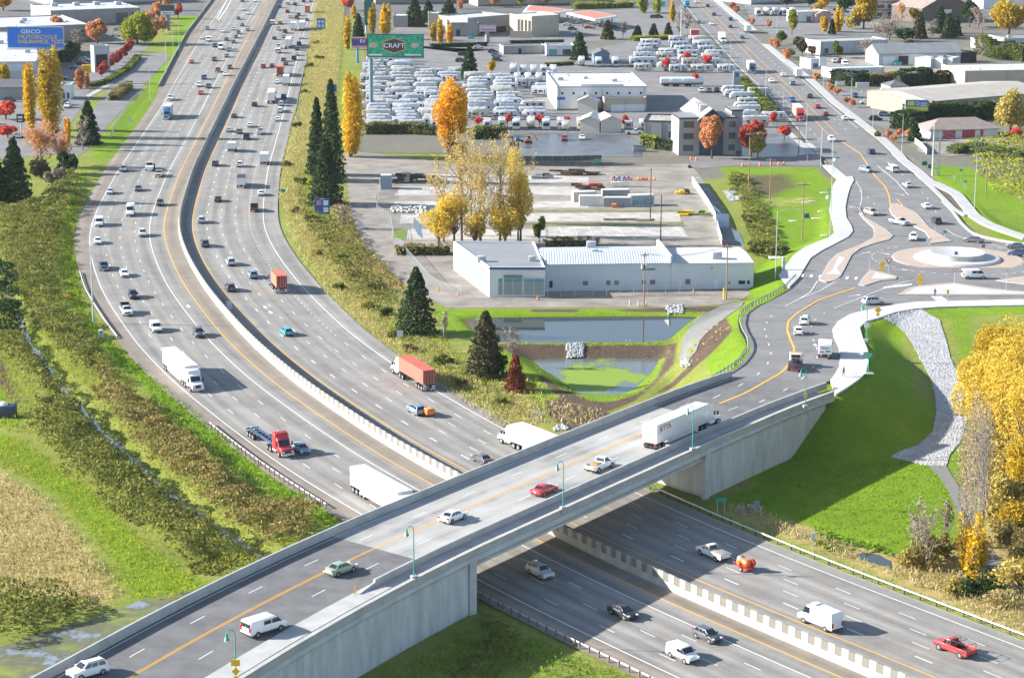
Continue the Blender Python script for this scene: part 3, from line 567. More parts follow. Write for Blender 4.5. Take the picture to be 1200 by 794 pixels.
def seg(mb,s0,s1,o,w,z=7.998):
    if s1 -s0 < 6:
        a,b =off_pt(s0,o),off_pt(s0,o) +(off_pt(s1 +2,o) -off_pt(s0,o))/np.hypot(*(off_pt(s1 +2,o) -off_pt(s0,o)))*(s1 -s0);t =(b -a)/np.hypot(*(b -a));n_ =np.array([t[1],-t[0]])*w/2
        mb.quad((*(a -n_),z),(*(a +n_),z),(*(b +n_),z),(*(b -n_),z))
    else:sweep(oseg(s0,s1),[(o -w/2,z),(o +w/2,z)],mb=mb,closed=False)
seg(mk,-190,E_,-7.25,.16);seg(my,-190,87,-.16,.13);seg(my,-190,87,.16,.13)
seg(mk,-14,E_,7.95,.14)
s =-150
while s < 82:seg(mk,s,s +3,-3.7,.15);seg(mk,s +3,s +6,3.9,.15);s += 12.2
tag(mk.build('overpass_markings',WHITE),kind='structure');tag(my.build('overpass_yellow_line',YEL),kind='structure')
yp =MB();p =off_pt(-21.8,8.3);yp.box(p[0]-.1,p[0]+.1,p[1]-.04,p[1]+.04,8,9.25);tag(yp.build('marker_post',mat('sign_amber',(.85,.5,.02),.5)),'yellow flexible marker post at the nose of the bridge barrier','marker post')
# ================================================================ junction with the roundabout
sheet('junction_road',[PAD],ASPH2,lambda y:zroad(y) -.035,ystep=4)
side_ =PR([(959.5,180),(948,171),(935,174),(900,177.5),(860,178),(840,177),(826,180),(810,186),(806,197),(826,197.5),(850,195),(900,193.5),(964,194)])
sheet('side_street',[side_],ASPH2,lambda y:zroad(y) +.05,ystep=6)
CURB =mat('kerb_concrete',(.38,.375,.36),.85,var=.1);TAN =mat('tan_stamped_concrete',(.37,.285,.225),.85,var=.14,scale=.6);WCON =mat('white_concrete',(.43,.425,.41),.85,var=.12,scale=.3)
zz =lambda h:(lambda y:zroad(y) +h)
sheet('pavement',[PR(SWALK_NW)],WCON,zz(.15),.4,4);sheet('pavement',[PR(SWALK_SE)],WCON,zz(.15),.4,4)
I1 =[(1043.6,239),(1042,245.5),(1045,251.8),(1050,255.6),(1069,264.4),(1084,272),(1089,279.5),(1090,286),(1103,284),(1115.5,282.6),(1106.7,278),(1089,267),(1075,250.5),(1057.6,241.7),(1050,238.4)]
I2 =[(1007.7,241.7),(1007,250.5),(1012,257),(1023.4,267),(1024,273),(1023.4,278.8),(1007,287.6),(980.6,297.7),(970.5,307.8),(964.2,320.4),(959.2,328),(968,331),(978,329),(985.6,323),(998,299),(1008,291.4),(1026,285),(1042,281),(1046.7,276.3),(1038.5,269),(1023.4,260.6),(1013,254),(1008.5,246)]
I3 =[(1005.8,334),(1010,327),(1016,320.4),(1019.6,316.6),(1033,319),(1051,324.5),(1050,327.5),(1032,329),(1013,335)]
I4 =[(1051,345.8),(1065,338),(1079,335),(1118,331.7),(1163,338.6),(1200,341.8),(1225,343),(1225,347),(1200,346.2),(1113,346.2)]
I5 =[(1167,328.6),(1181,330.8),(1200,333),(1225,334),(1225,322),(1200,324)]
for I in (I1,I2,I3,I4,I5):
    P_ =np.array(PR(I));c_ =P_.mean(0);sheet('traffic_island',[P_],CURB,zz(.13),.3,4)
    N_ =normals(np.vstack([P_[-1:],P_,P_[:1]]))[1:-1];sg =1 if in_poly(np.array([P_[0] +N_[0]*.05]),P_)[0] else -1
    Q_ =P_ +N_*sg*.28;sheet('island_paving',[Q_],TAN,zz(.145),0,4)
for W in ([(983,301),(990,302.8),(981,315.5),(985.5,322),(968,322),(975.5,316.5)],[(1021,327),(1026,319.8),(1040,323),(1050,325.5),(1030,327.6)],[(1060,344.8),(1072,338),(1118,333.2),(1160,340),(1200,343.3),(1200,344.6),(1113,344.8)]):
    sheet('island_slab',[PR(W)],WCON,zz(.16),.02,4)
rc =(GR(1046.2,303.5) +GR(1197.6,303.5))/2;rz =zroad(rc[1]);RR =(GR(1197.6,303.5)[0] -GR(1046.2,303.5)[0])/2
circ =lambda r,n=72,c=rc:[(c[0] +r*cos(2*pi*i/n),c[1] +r*sin(2*pi*i/n)) for i in range(n)]
rb =empty('roundabout_island',(rc[0],rc[1],rz));tag(rb,'round raised island of white concrete rings inside a tan apron','roundabout')
def ring(nm,r,z0,z1,m,bev=0.0):
    mb =MB().prism([(x -rc[0],y -rc[1]) for x,y in circ(r)],z0,z1);mb.build(nm,m,rb,bevel=bev)
ring('apron_kerb',RR,-1.2,.10,CURB);ring('apron',RR -.35,-1,.14,TAN);ring('lower_ring',RR*.665,-.5,.42,WCON,.05);ring('step_ring',RR*.64,-.5,.6,WCON,.05);ring('drum',RR*.405,0,1.75,WCON,.06)
# painted lines of the junction
jw,jy =MB(),MB()
def jline(mb,px,w=.2,h=.004,sm=5):
    Q =smooth_line([GR(a,b) for a,b in px],1.5,sm);sweep(Q,[(-w/2,h),(w/2,h)],mb=mb,closed=False)
def jdash(mb,px,L_=3.0,gap=9.0,w=.18,sm=6,ph=0.0):
    Q =smooth_line([GR(a,b) for a,b in px],.5,sm);s =np.r_[0,np.cumsum(np.hypot(*np.diff(Q[:,:2],axis=0).T))];t =ph
    while t +L_ < s[-1]:
        q =Q[(s >= t) & (s <= t +L_)]
        if len(q) > 2:sweep(q,[(-w/2,.004),(w/2,.004)],mb=mb,closed=False)
        t += L_ +gap
jline(jy,[(843,472.5),(872,461),(903,443.5),(915,437),(928,423),(931,408),(926,397),(922.5,386),(924,376),(935,366),(960,351),(990,341),(1002,337)],.42)
jline(jy,[(959,200),(975,219)][:0] or [(1008,180),(1026,207),(1037,218),(1042,229),(1043,239)],.4);jline(jy,[(985,165),(1008,180)],.4)
jline(jy,[(1051,233),(1058,241)],.35)
jdash(jw,[(836,466),(860,455),(884,442),(899,428),(904,412),(899,398),(896,385),(900,374),(906,368)],2.6,6.5,.2);jline(jw,[(920,358.5),(935,351),(950,342),(958,329)],.22);jline(jw,[(934,351),(960,341),(972,334),(984,326)],.22)
jdash(jw,[(890,471),(915,459.5),(937,446),(952,432),(958,419),(957,405),(950,392),(951,377),(962,370),(975,361)],2.4,6.5,.2);jline(jw,[(977,361),(1000,352),(1030,340),(1060,330),(1075,327)],.2)
jdash(jw,[(948,170),(980,203),(1005,222),(1024,236),(1025,243)],3,8);jline(jw,[(1003,212),(1009,222),(1010,233),(1008,241)],.18);jline(jw,[(1028,194),(1050,212),(1065,229)],.22)
jdash(jw,[(1040,190),(1062,208),(1084,228),(1098,250)],3,8);jline(jw,[(1108,268),(1120,276),(1150,284),(1181,291)],.2)
for k in range(7):     # crossing blocks at the west leg
    u =940+k*10.5;v =322.5+k*.55;jw.add([(*GR(u +dx,v +dy)[:2],zroad(GR(u,v)[1]) +.006) for dx,dy in ((-2.2,1.6),(1.2,1.6),(2.6,-1.4),(-.8,-1.4))],[(0,1,2,3)])
for k in range(4):     # crossing bars on the south leg
    u =1044+k*6.5;v =336.5-k*.6 ;jw.add([(*GR(a,b)[:2],zroad(GR(u,v)[1]) +.006) for a,b in ((u -10,v +1.4),(u -8,v -.6+.2),(u +6,v -2.6),(u +4,v -.9))][:4],[(0,1,2,3)])
for k in range(4):
    u =1098;v =347.3+k*1.7;jw.add([(*GR(a,b)[:2],zroad(GR(u,v)[1]) +.006) for a,b in ((u -7+k*2,v +.5),(u -7+k*2,v -.35),(u +7+k*2,v -.35),(u +7+k*2,v +.5))],[(0,1,2,3)])
for r_ in (RR +4.6,):
    n_ =46
    for i in range(n_):
        a0 =2*pi*i/n_;a1 =a0 +2*pi/n_*.4
        if 1.0 < a0 < 2.1:continue
        pts =[(rc[0] +(r_ +d)*cos(a),rc[1] +(r_ +d)*sin(a)) for a,d in ((a0,-.12),(a1,-.12),(a1,.12),(a0,.12))];jw.add([(x,y,zroad(y) +.006) for x,y in pts],[(0,1,2,3)])
def arrow(u,v,ang,sc=1.0):
    c =GR(u,v);t =np.array([cos(ang),sin(ang)]);n_ =np.array([-t[1],t[0]])
    for P in ([(-2,-.12),(.6,-.12),(.6,.12),(-2,.12)],[(.5,-.5),(1.9,0),(.5,.5)]):
        jw.add([(*(c[:2] +t*a*sc +n_*b*sc),c[2] +.006) for a,b in P],[tuple(range(len(P)))])
for a in ((1015,296,.7),(1037,297,-.9),(1002,346,.5),(1055,260.6,-1.0),(1056,316,-.2),(1000,243,2.3),(1055,228,-.9),(956,405,1.6)):arrow(*a)
tag(jw.build('junction_markings',WHITE),kind='structure');tag(jy.build('junction_yellow_line',YEL),kind='structure')
# avenue running away: two yellow lines, lane dashes, edge lines
aw,ay =MB(),MB()
def both(a,b,f):return (a[0] +(b[0] -a[0])*f,a[1] +(b[1] -a[1])*f)
LW =np.array(PR([(789,-12),(797,0),(818,27),(836.7,46.6),(860.6,75.6),(873,87),(901,112),(930,147),(948,171)]));LE =np.array(PR([(825,-12),(834,0),(858,19),(878,37),(911,65),(924,77),(952,102),(982,129.5),(1007,149)]))
def lerp_line(f):return [np.r_[a +(b -a)*f,0] for a,b in zip(LW,LE)]
def zline(mb,f,w,dash=None):
    Q =smooth_line(lerp_line(f),1.0,20);Q[:,2] =[zroad(y) +.006 for y in Q[:,1]]
    if not dash:sweep(Q,[(-w/2,0),(w/2,0)],mb=mb,closed=False)
    else:
        s =0
        while s +5 < len(Q):sweep(Q[s:s+4],[(-w/2,0),(w/2,0)],mb=mb,closed=False);s += 12
zline(ay,.43,.2);zline(ay,.57,.2);zline(aw,.03,.2);zline(aw,.96,.2);zline(aw,.23,.2,1);zline(aw,.77,.2,1)
tag(aw.build('avenue_markings',WHITE),kind='structure');tag(ay.build('avenue_yellow_lines',YEL),kind='structure')
def strip(name,px,w,m,h=.12,thick=.9):
    Q =smooth_line([GR(a,b) for a,b in px],2.5,7);tag(sweep(Q,[(-w/2,h),(w/2,h),(w/2,h -thick),(-w/2,h -thick)]).build(name,m),kind='structure')
strip('pavement',[(836,-3),(875,29),(884,36)],3.6,CONC);strip('pavement',[(897,52),(935,82),(952,95.5),(977,119),(1003,139),(1035,164),(1052,180),(1058,187.6),(1075,200),(1086.5,211),(1100,216.5),(1120.5,226.6),(1130.6,239),(1140.7,251.8),(1157,262),(1176,269.4),(1205,279)],3.2,CONC)
strip('kerb_strip',[(1070,199),(1090,217),(1106,233),(1118,245),(1132,252)],1.3,CONC)
strip('kerb_strip',[(1105,236),(1116,247),(1126,261),(1138,272),(1150,276.6),(1176,282),(1205,286)],.8,CURB)
strip('pavement',[(920,152),(936,166),(952,181)],2.2,CONC);strip('pavement',[(947,168),(959,178)],2.0,CONC)
o_,_ =drape('mulch_bed',[(1093,216),(1107,222),(1117,231),(1131,249),(1118,244),(1106,232)],mat('mulch',(.10,.065,.05),.95,var=.4,scale=1.5),.14)
# ================================================================ vehicles
TYRE =mat('tyre_rubber',(.02,.02,.021),.9);RIM =mat('wheel_alloy',(.42,.43,.44),.35,.7);BLK =mat('black_trim',(.025,.025,.027),.6)
GLS =mat('car_glass',(.018,.024,.03),.06,spec=.7);HEADL =mat('headlight_lens',(.7,.72,.74),.15);TAILL =mat('tail_light_lens',(.42,.012,.015),.25);CHR =mat('chrome_trim',(.55,.56,.58),.25,.8);FRAME =mat('truck_frame',(.05,.052,.056),.7)
PAINT ={'white':(.70,.71,.72),'silver':(.46,.48,.50),'grey':(.20,.215,.235),'dark grey':(.075,.08,.09),'black':(.02,.021,.024),'red':(.46,.025,.03),'dark red':(.25,.03,.035),'blue':(.05,.13,.33),'dark blue':(.035,.055,.12),'grey blue':(.18,.25,.33),'turquoise':(.03,.33,.42),'green':(.20,.29,.20),'pale green':(.24,.33,.23),'orange':(.70,.16,.02),'yellow':(.75,.42,.03),'tan':(.42,.36,.27),'brown':(.20,.10,.07),'purple':(.2,.1,.3),'container red':(.56,.115,.075),'container orange':(.50,.15,.075),'truck green':(.10,.33,.20)}
def paint(c):return mat('paint_' +c.replace(' ','_'),PAINT[c],.38,coat=.5)
def Pt(name,mb,m,par=None,bevel=0.0):return dict(n=name,mb=mb,m=m,p=par,b=bevel)
def wheel(parts,x,y,r=.33,w=.23,rim=None):
    s =1 if y > 0 else -1
    parts.append(Pt('wheel',MB().tube((x,y -s*w,r),(x,y +s*.02,r),r,n=14),TYRE));k =len(parts) -1
    parts.append(Pt('rim',MB().tube((x,y -s*.02,r),(x,y +s*.035,r),r*.62,n=12),rim or RIM,k))
def frus(x0b,x1b,x0t,x1t,zb,zt,wb,wt):
    return [(x0b,-wb,zb),(x1b,-wb,zb),(x1b,wb,zb),(x0b,wb,zb),(x0t,-wt,zt),(x1t,-wt,zt),(x1t,wt,zt),(x0t,wt,zt)]
FR =[(0,3,2,1),(4,5,6,7),(0,1,5,4),(1,2,6,5),(2,3,7,6),(3,0,4,7)]
def pane(a,b,c,d,f0,f1,g0=.14,g1=.86,off=.014,th=.02):      # a-b lower edge, d-c upper edge; a thin plate let into the face
    a,b,c,d =map(Vector,(a,b,c,d));n =(b -a).cross(d -a).normalized()
    P =lambda s,t:(a.lerp(b,s)).lerp(d.lerp(c,s),t)
    q =[P(f0,g0),P(f1,g0),P(f1,g1),P(f0,g1)];mb =MB()
    return mb.add([p +n*off for p in q] +[p -n*th for p in q],[(0,1,2,3),(7,6,5,4),(0,4,5,1),(1,5,6,2),(2,6,7,3),(3,7,4,0)])
def cabin(parts,x0b,x1b,x0t,x1t,zb,zt,wb,wt,m,splits=((.08,.36),(.40,.66),(.69,.93)),rear=True,roofm=None,bev=.05):
    v =frus(x0b,x1b,x0t,x1t,zb,zt,wb,wt);parts.append(Pt('roof',MB().add(v,FR),m,None,bev))
    parts.append(Pt('windshield',pane(v[1],v[2],v[6],v[5],.07,.93),GLS))
    if rear:parts.append(Pt('rear_window',pane(v[3],v[0],v[4],v[7],.09,.91),GLS))
    for a,b in splits:
        parts.append(Pt('side_window',pane(v[0],v[1],v[5],v[4],a,b),GLS));parts.append(Pt('side_window',pane(v[2],v[3],v[7],v[6],1-b,1-a),GLS))
def arches(mb,xs,W,r):
    for x in xs:
        for s in (-1,1):mb.tube((x,s*(W/2-.05),r),(x,s*(W/2+.006),r),r*1.2,n=14)
def lights(parts,L,W,zh,zt,hw=.32,tall=False,inset=.0):
    for s in (-1,1):
        parts.append(Pt('headlight',MB().box(L/2-.30-inset,L/2-.02-inset,s*(W/2-.22) -hw/2,s*(W/2-.22) +hw/2,zh -.07,zh +.08),HEADL,None,.02))
        parts.append(Pt('tail_light',MB().box(-L/2-.012,-L/2+.16,s*(W/2-.16) -.15,s*(W/2-.16) +.15,zt -(.3 if tall else .08),zt +(.3 if tall else .09)),TAILL))
def mirrors(parts,x,y,z,m):
    for s in (-1,1):parts.append(Pt('mirror',MB().box(x -.09,x +.09,s*y -.11,s*y +.11,z -.07,z +.09),m,None,.02))
def car(kind,color):
    P =[];m =paint(color)
    D =dict(sedan=(4.75,1.83),suv=(4.75,1.9),hatch=(4.25,1.8),minivan=(5.05,1.95))[kind];L,W =D;h =L/2
    if kind == 'sedan':
        prof =[(-h+.15,.22),(-h,.42),(-h+.03,.78),(-h+.12,.98),(-h+.6,1.03),(.95,1.0),(h-.45,.83),(h-.1,.7),(h,.5),(h-.06,.24)];cb =(-1.75,1.25,-.95,.30,.98,1.45,.83,.63);wx =1.38
    elif kind == 'hatch':
        prof =[(-h+.12,.22),(-h,.42),(-h+.03,.9),(-h+.12,1.02),(.95,1.02),(h-.4,.86),(h-.08,.7),(h,.5),(h-.06,.24)];cb =(-h+.14,1.2,-h+.62,.25,1.0,1.53,.83,.64);wx =1.28
    elif kind == 'suv':
        prof =[(-h+.12,.28),(-h,.5),(-h+.02,1.0),(-h+.1,1.12),(1.0,1.12),(h-.3,.98),(h-.06,.82),(h,.55),(h-.06,.3)];cb =(-h+.12,1.3,-h+.5,.45,1.1,1.72,.88,.70);wx =1.4
    else:
        prof =[(-h+.12,.25),(-h,.5),(-h+.02,1.0),(-h+.1,1.08),(1.3,1.1),(h-.25,.9),(h-.04,.7),(h,.5),(h-.06,.27)];cb =(-h+.12,1.75,-h+.42,.75,1.06,1.75,.90,.74);wx =1.5
    P.append(Pt('body',MB().profile(prof,-W/2,W/2),m,None,.085));cabin(P,*cb,m)
    t =MB();arches(t,(-wx,wx),W,.34);t.box(-h-.004,-h+.1,-W/2+.25,W/2-.25,.32,.5);t.box(h-.1,h+.006,-.55,.55,.4,.6);t.box(-h+.4,h-.4,-W/2-.004,W/2+.004,.23,.32);P.append(Pt('trim',t,BLK))
    zt =.9 if kind == 'sedan' else 1.0;lights(P,L,W,.74 if kind != 'suv' else .88,zt,tall=kind in ('suv','minivan','hatch') and False);mirrors(P,cb[1] -.35,W/2+.08,cb[4] +.08,m)
    P.append(Pt('license_plate',MB().box(-h-.02,-h+.02,-.16,.16,.62,.74),HEADL))
    for x in (-wx,wx):
        for s in (-1,1):wheel(P,x,s*W/2,.33 if kind != 'suv' else .37)
    if kind == 'suv':
        for s in (-1,1):P.append(Pt('roof_rail',MB().box(-1.7,.3,s*.62-.03,s*.62+.03,1.73,1.79),BLK))
    return P
def pickup(color,load=None):
    P =[];m =paint(color);L,W =5.8,2.02;h =L/2
    body =[(-h+.05,.45),(-h,.62),(-h,.72),(.0,.72),(.0,1.2),(1.35,1.2),(h-.35,1.12),(h-.04,1.0),(h,.55),(h-.08,.4)]
    P.append(Pt('body',MB().profile(body,-W/2,W/2),m,None,.07))
    bed =MB();
    for s in (-1,1):bed.box(-h,.02,s*W/2-(.1 if s > 0 else 0),s*W/2+(.1 if s < 0 else 0),.7,1.22)
    bed.box(-h,-h+.08,-W/2+.1,W/2-.1,.7,1.2);P.append(Pt('cargo_bed',bed,m,None,.03));P.append(Pt('bed_liner',MB().box(-h+.08,.0,-W/2+.1,W/2-.1,.7,.76),BLK))
    cabin(P,-.05,1.5,.12,.85,1.18,1.86,.95,.76,m,((.06,.44),(.50,.93)))
    t =MB();arches(t,(-1.75,1.85),W,.4);t.box(-h-.1,-h+.05,-W/2+.08,W/2-.08,.5,.66);t.box(h-.12,h+.012,-.6,.6,.72,1.0);P.append(Pt('trim',t,BLK));P.append(Pt('bumper',MB().box(h-.06,h+.1,-W/2+.1,W/2-.1,.45,.64),CHR,None,.03))
    lights(P,L,W,.9,.98,.3);mirrors(P,1.0,W/2+.13,1.36,BLK)
    for x in (-1.75,1.85):
        for s in (-1,1):wheel(P,x,s*W/2,.4,.27)
    if load == 'crate':P.append(Pt('load',MB().box(-1.9,-.5,-.7,.7,.76,1.28),mat('cardboard',(.34,.2,.1),.9),None,.04))
    if load == 'cover':P.append(Pt('bed_cover',MB().box(-h+.06,.0,-W/2+.08,W/2-.08,1.16,1.24),mat('tonneau',(.25,.24,.22),.8),None,.03))
    if load == 'rack':
        r =MB()
        for s in (-1,1):
            r.path([(-h+.2,s*.93,1.2),(-h+.2,s*.93,1.95),(.9,s*.93,1.98)],.035,6);r.tube((-.1,s*.93,1.2),(-.1,s*.93,1.97),.035)
        for x in (-h+.2,-1.2,-.1):r.tube((x,-.93,1.96),(x,.93,1.96),.03)
        P.append(Pt('ladder_rack',r,BLK))
    if load == 'stakes':
        r =MB()
        for s in (-1,1):r.box(-h+.02,0,s*(W/2-.08)-.03,s*(W/2-.08)+.03,1.2,1.95)
        r.box(-h+.02,-h+.1,-W/2+.1,W/2-.1,1.2,1.95);r.box(-.08,0,-W/2+.1,W/2-.1,1.2,1.95);P.append(Pt('dump_box',r,BLK))
    return P
def van(color,kind='cargo',wins=True):
    P =[];m =paint(color)
    if kind == 'cargo':L,W,H =5.7,2.02,2.12;prof =[(-2.8,.35),(-2.85,.5),(-2.82,1.15),(-2.72,2.0),(-2.6,2.1),(.95,2.12),(1.15,2.06),(1.95,1.27),(2.65,1.05),(2.82,.85),(2.85,.5),(2.78,.36)];ws =((1.2,2.02),(1.92,1.31));wx =1.75
    elif kind == 'small':L,W,H =4.75,1.86,1.86;prof =[(-2.32,.3),(-2.37,.48),(-2.33,1.1),(-2.2,1.76),(-2.08,1.85),(.35,1.87),(.6,1.8),(1.35,1.15),(2.1,.92),(2.32,.72),(2.37,.45),(2.3,.3)];ws =((.65,1.77),(1.31,1.19));wx =1.42
    else:L,W,H =6.6,2.05,2.75;prof =[(-3.25,.4),(-3.3,.55),(-3.27,1.5),(-3.2,2.62),(-3.05,2.74),(1.35,2.75),(1.6,2.62),(2.35,1.5),(3.0,1.22),(3.26,.95),(3.3,.55),(3.2,.42)];ws =((1.66,2.55),(2.31,1.56));wx =2.05
    h =L/2;P.append(Pt('body',MB().profile(prof,-W/2,W/2),m,None,.11))
    wm =W/2-.1;(xt,zt),(xb,zb) =ws
    P.append(Pt('windshield',pane((xb,-wm,zb),(xb,wm,zb),(xt,wm -.06,zt),(xt,-wm +.06,zt),.03,.97,.05,.92,.05,.02),GLS))
    for s in (-1,1):
        y =s*(W/2+.01);a,b =xt -.75,xb -.12
        q =[(a,y,zb +.02),(b,y,zb +.02),(b -(b -xt -.08)*.8,y,zt -.1),(a,y,zt -.1)]
        P.append(Pt('side_window',MB().add(q +[(p[0],p[1] -s*.03,p[2]) for p in q],[(0,1,2,3),(7,6,5,4),(0,4,5,1),(1,5,6,2),(2,6,7,3),(3,7,4,0)]),GLS))
        if wins and kind == 'cargo':P.append(Pt('side_window',MB().box(xt -1.95,xt -.9,y -.012,y +.006,zb +.05,zt -.14),GLS))
        P.append(Pt('rear_window',MB().box(-h -.012,-h +.3,s*.46-.36,s*.46+.36,zb +.04,zt -.16),GLS)) if kind != 'sprinter' and wins else None
    P.append(Pt('door_seams',MB().box(xt -2.0,xt -1.98,-W/2-.008,W/2+.008,.5,H -.3).box(xt -.84,xt -.82,-W/2-.008,W/2+.008,.5,H -.3),mat('door_seam',(.2,.2,.21),.7)))
    t =MB();arches(t,(-wx +.05,wx),W,.36);t.box(-h -.06,-h +.08,-W/2+.06,W/2-.06,.38,.58);t.box(h -.1,h +.05,-W/2+.1,W/2-.1,.38,.58);t.box(-h +.5,h -.5,-W/2-.006,W/2+.006,.38,.52);P.append(Pt('bumper',t,BLK))
    lights(P,L,W,.82 if kind != 'sprinter' else 1.0,1.15,.3,True);mirrors(P,xb -.25,W/2+.12,zb +.12,BLK)
    if kind == 'sprinter':P.append(Pt('roof_unit',MB().box(.4,1.3,-.6,.6,2.74,2.93),m,None,.05))
    for x in (-wx +.05,wx):
        for s in (-1,1):wheel(P,x,s*W/2,.36,.24)
    return P
def boxtruck(color,cab='white',L=8.2,H=3.5,roof=None,rear=None):
    P =[];h =L/2;m =paint(color);c =paint(cab);xb =h -2.3
    P.append(Pt('cargo_box',MB().box(-h,xb,-1.22,1.22,1.05,H),m,None,.05))
    if roof:P.append(Pt('box_roof',MB().box(-h +.02,xb -.02,-1.2,1.2,H -.02,H +.05),roof))
    P.append(Pt('rear_door',MB().box(-h -.02,-h +.02,-1.05,1.05,1.15,H -.2),rear or m))
    prof =[(xb +.08,.55),(xb +.08,2.4),(xb +.35,2.5),(h -.75,2.45),(h -.35,1.5),(h,1.3),(h,.55)]
    P.append(Pt('cab',MB().profile(prof,-1.1,1.1),c,None,.09))
    P.append(Pt('windshield',pane((h -.36,-.98,1.52),(h -.36,.98,1.52),(h -.73,.92,2.4),(h -.73,-.92,2.4),.02,.98,.04,.94,.04),GLS))
    for s in (-1,1):P.append(Pt('side_window',MB().box(xb +.55,h -.8,s*1.1-.012,s*1.1+.012,1.55,2.25),GLS))
    P.append(Pt('chassis',MB().box(-h +.2,h -.3,-.5,.5,.55,1.0).box(-h -.05,-h +.1,-1.1,1.1,.5,.65).box(h -.02,h +.1,-1.05,1.05,.45,.7).box(h -.02,h +.02,-.6,.6,.75,1.2),FRAME));lights(P,L,2.2,1.0,.8,.3);mirrors(P,h -.8,1.3,1.8,BLK)
    for x in (-h +1.9,h -1.1):
        for s in (-1,1):wheel(P,x,s*1.18,.48,.36)
    return P
def tractor(P,x0,color,grey=False,sleeper=True):
    """tractor unit with its rear axle pair around x0+1 and its bumper at x0+6.6"""
    c =paint(color);f =x0 +6.6;cb =x0 +2.55
    P.append(Pt('frame',MB().box(x0 -.3,f -.4,-.45,.45,.6,.95),FRAME))
    if sleeper:P.append(Pt('sleeper',MB().profile([(cb,.75),(cb,3.55),(cb +.25,3.75),(cb +1.2,3.55),(cb +1.55,3.1),(cb +1.55,.75)],-1.2,1.2),c,None,.12))
    P.append(Pt('cab',MB().profile([(cb +1.35,.7),(cb +1.35,2.95),(cb +1.6,3.0),(cb +2.1,2.75),(f -1.45,1.75),(f -.25,1.5),(f,1.2),(f,.65)],-1.1,1.1),c,None,.14))
    P.append(Pt('windshield',pane((f -1.42,-.95,1.82),(f -1.42,.95,1.82),(cb +2.12,.88,2.72),(cb +2.12,-.88,2.72),.02,.98,.02,.9,.06),GLS))
    for s in (-1,1):
        P.append(Pt('side_window',MB().box(cb +1.6,f -1.85,s*1.1-.012,s*1.1+.012,1.8,2.45),GLS));P.append(Pt('mirror',MB().box(f -1.6,f -1.45,s*1.35-.12,s*1.35+.12,1.75,2.4),BLK))
        P.append(Pt('fuel_tank',MB().tube((cb +.2,s*.98,.72),(cb +1.8,s*.98,.72),.32,n=12),CHR));P.append(Pt('exhaust_stack',MB().tube((cb -.1,s*.95,.9),(cb -.1,s*.95,3.7),.08,n=8),CHR))
        P.append(Pt('headlight',MB().box(f -.22,f +.02,s*.85-.18,s*.85+.18,.95,1.18),HEADL));wheel(P,f -1.25,s*1.2,.5,.32)
        for x in (x0 +.35,x0 +1.7):wheel(P,x,s*1.22,.5,.55)
    P.append(Pt('grille',MB().box(f -.05,f +.03,-.5,.5,.85,1.42),FRAME));P.append(Pt('bumper',MB().box(f -.12,f +.12,-1.15,1.15,.4,.8),CHR,None,.05))
def trailer(P,L,x1,m,H=4.1,axles=2,roof=None,rear=None,skirt=True):
    x0 =x1 -L;P.append(Pt('trailer',MB().box(x0,x1,-1.3,1.3,1.15,H),m,None,.04));k =len(P) -1
    P.append(Pt('trailer_roof',MB().box(x0 +.06,x1 -.06,-1.22,1.22,H -.02,H +.03),roof or mat('trailer_roof',(.62,.63,.64),.5)))
    for s in (-1,1):P.append(Pt('rear_door',MB().box(x0 -.03,x0 +.02,s*.62-.57,s*.62+.57,1.25,H -.15),rear or m,k))
    P.append(Pt('underframe',MB().box(x0 +.1,x1 -.3,-.5,.5,.95,1.16).box(x0 -.02,x0 +.1,-1.1,1.1,.55,.65).box(x1 -3.2,x1 -3.0,-.7,-.6,.3,1.15).box(x1 -3.2,x1 -3.0,.6,.7,.3,1.15),FRAME))
    sm_ =MB()
    for i in range(1,int(L/1.22)):sm_.box(x0 +i*1.22-.015,x0 +i*1.22+.015,-1.308,1.308,1.25,H -.12)
    P.append(Pt('panel_seams',sm_,mat('panel_seam',(.42,.43,.44),.6),k));P.append(Pt('top_rail',MB().box(x0,x1,-1.315,1.315,H -.1,H -.02).box(x0,x1,-1.315,1.315,1.15,1.27),mat('rail_aluminium',(.5,.51,.52),.4,.4),k))
    if skirt:
        for s in (-1,1):P.append(Pt('side_skirt',MB().box(x0 +3.4,x1 -3.4,s*1.27-.02,s*1.27+.02,.55,1.16),m))
    for i in range(axles):
        for s in (-1,1):wheel(P,x0 +.9+1.25*i,s*1.25,.5,.55)
    for s in (-1,1):P.append(Pt('tail_light',MB().box(x0 -.04,x0 +.02,s*1.05-.14,s*1.05+.14,.7,.86),TAILL))
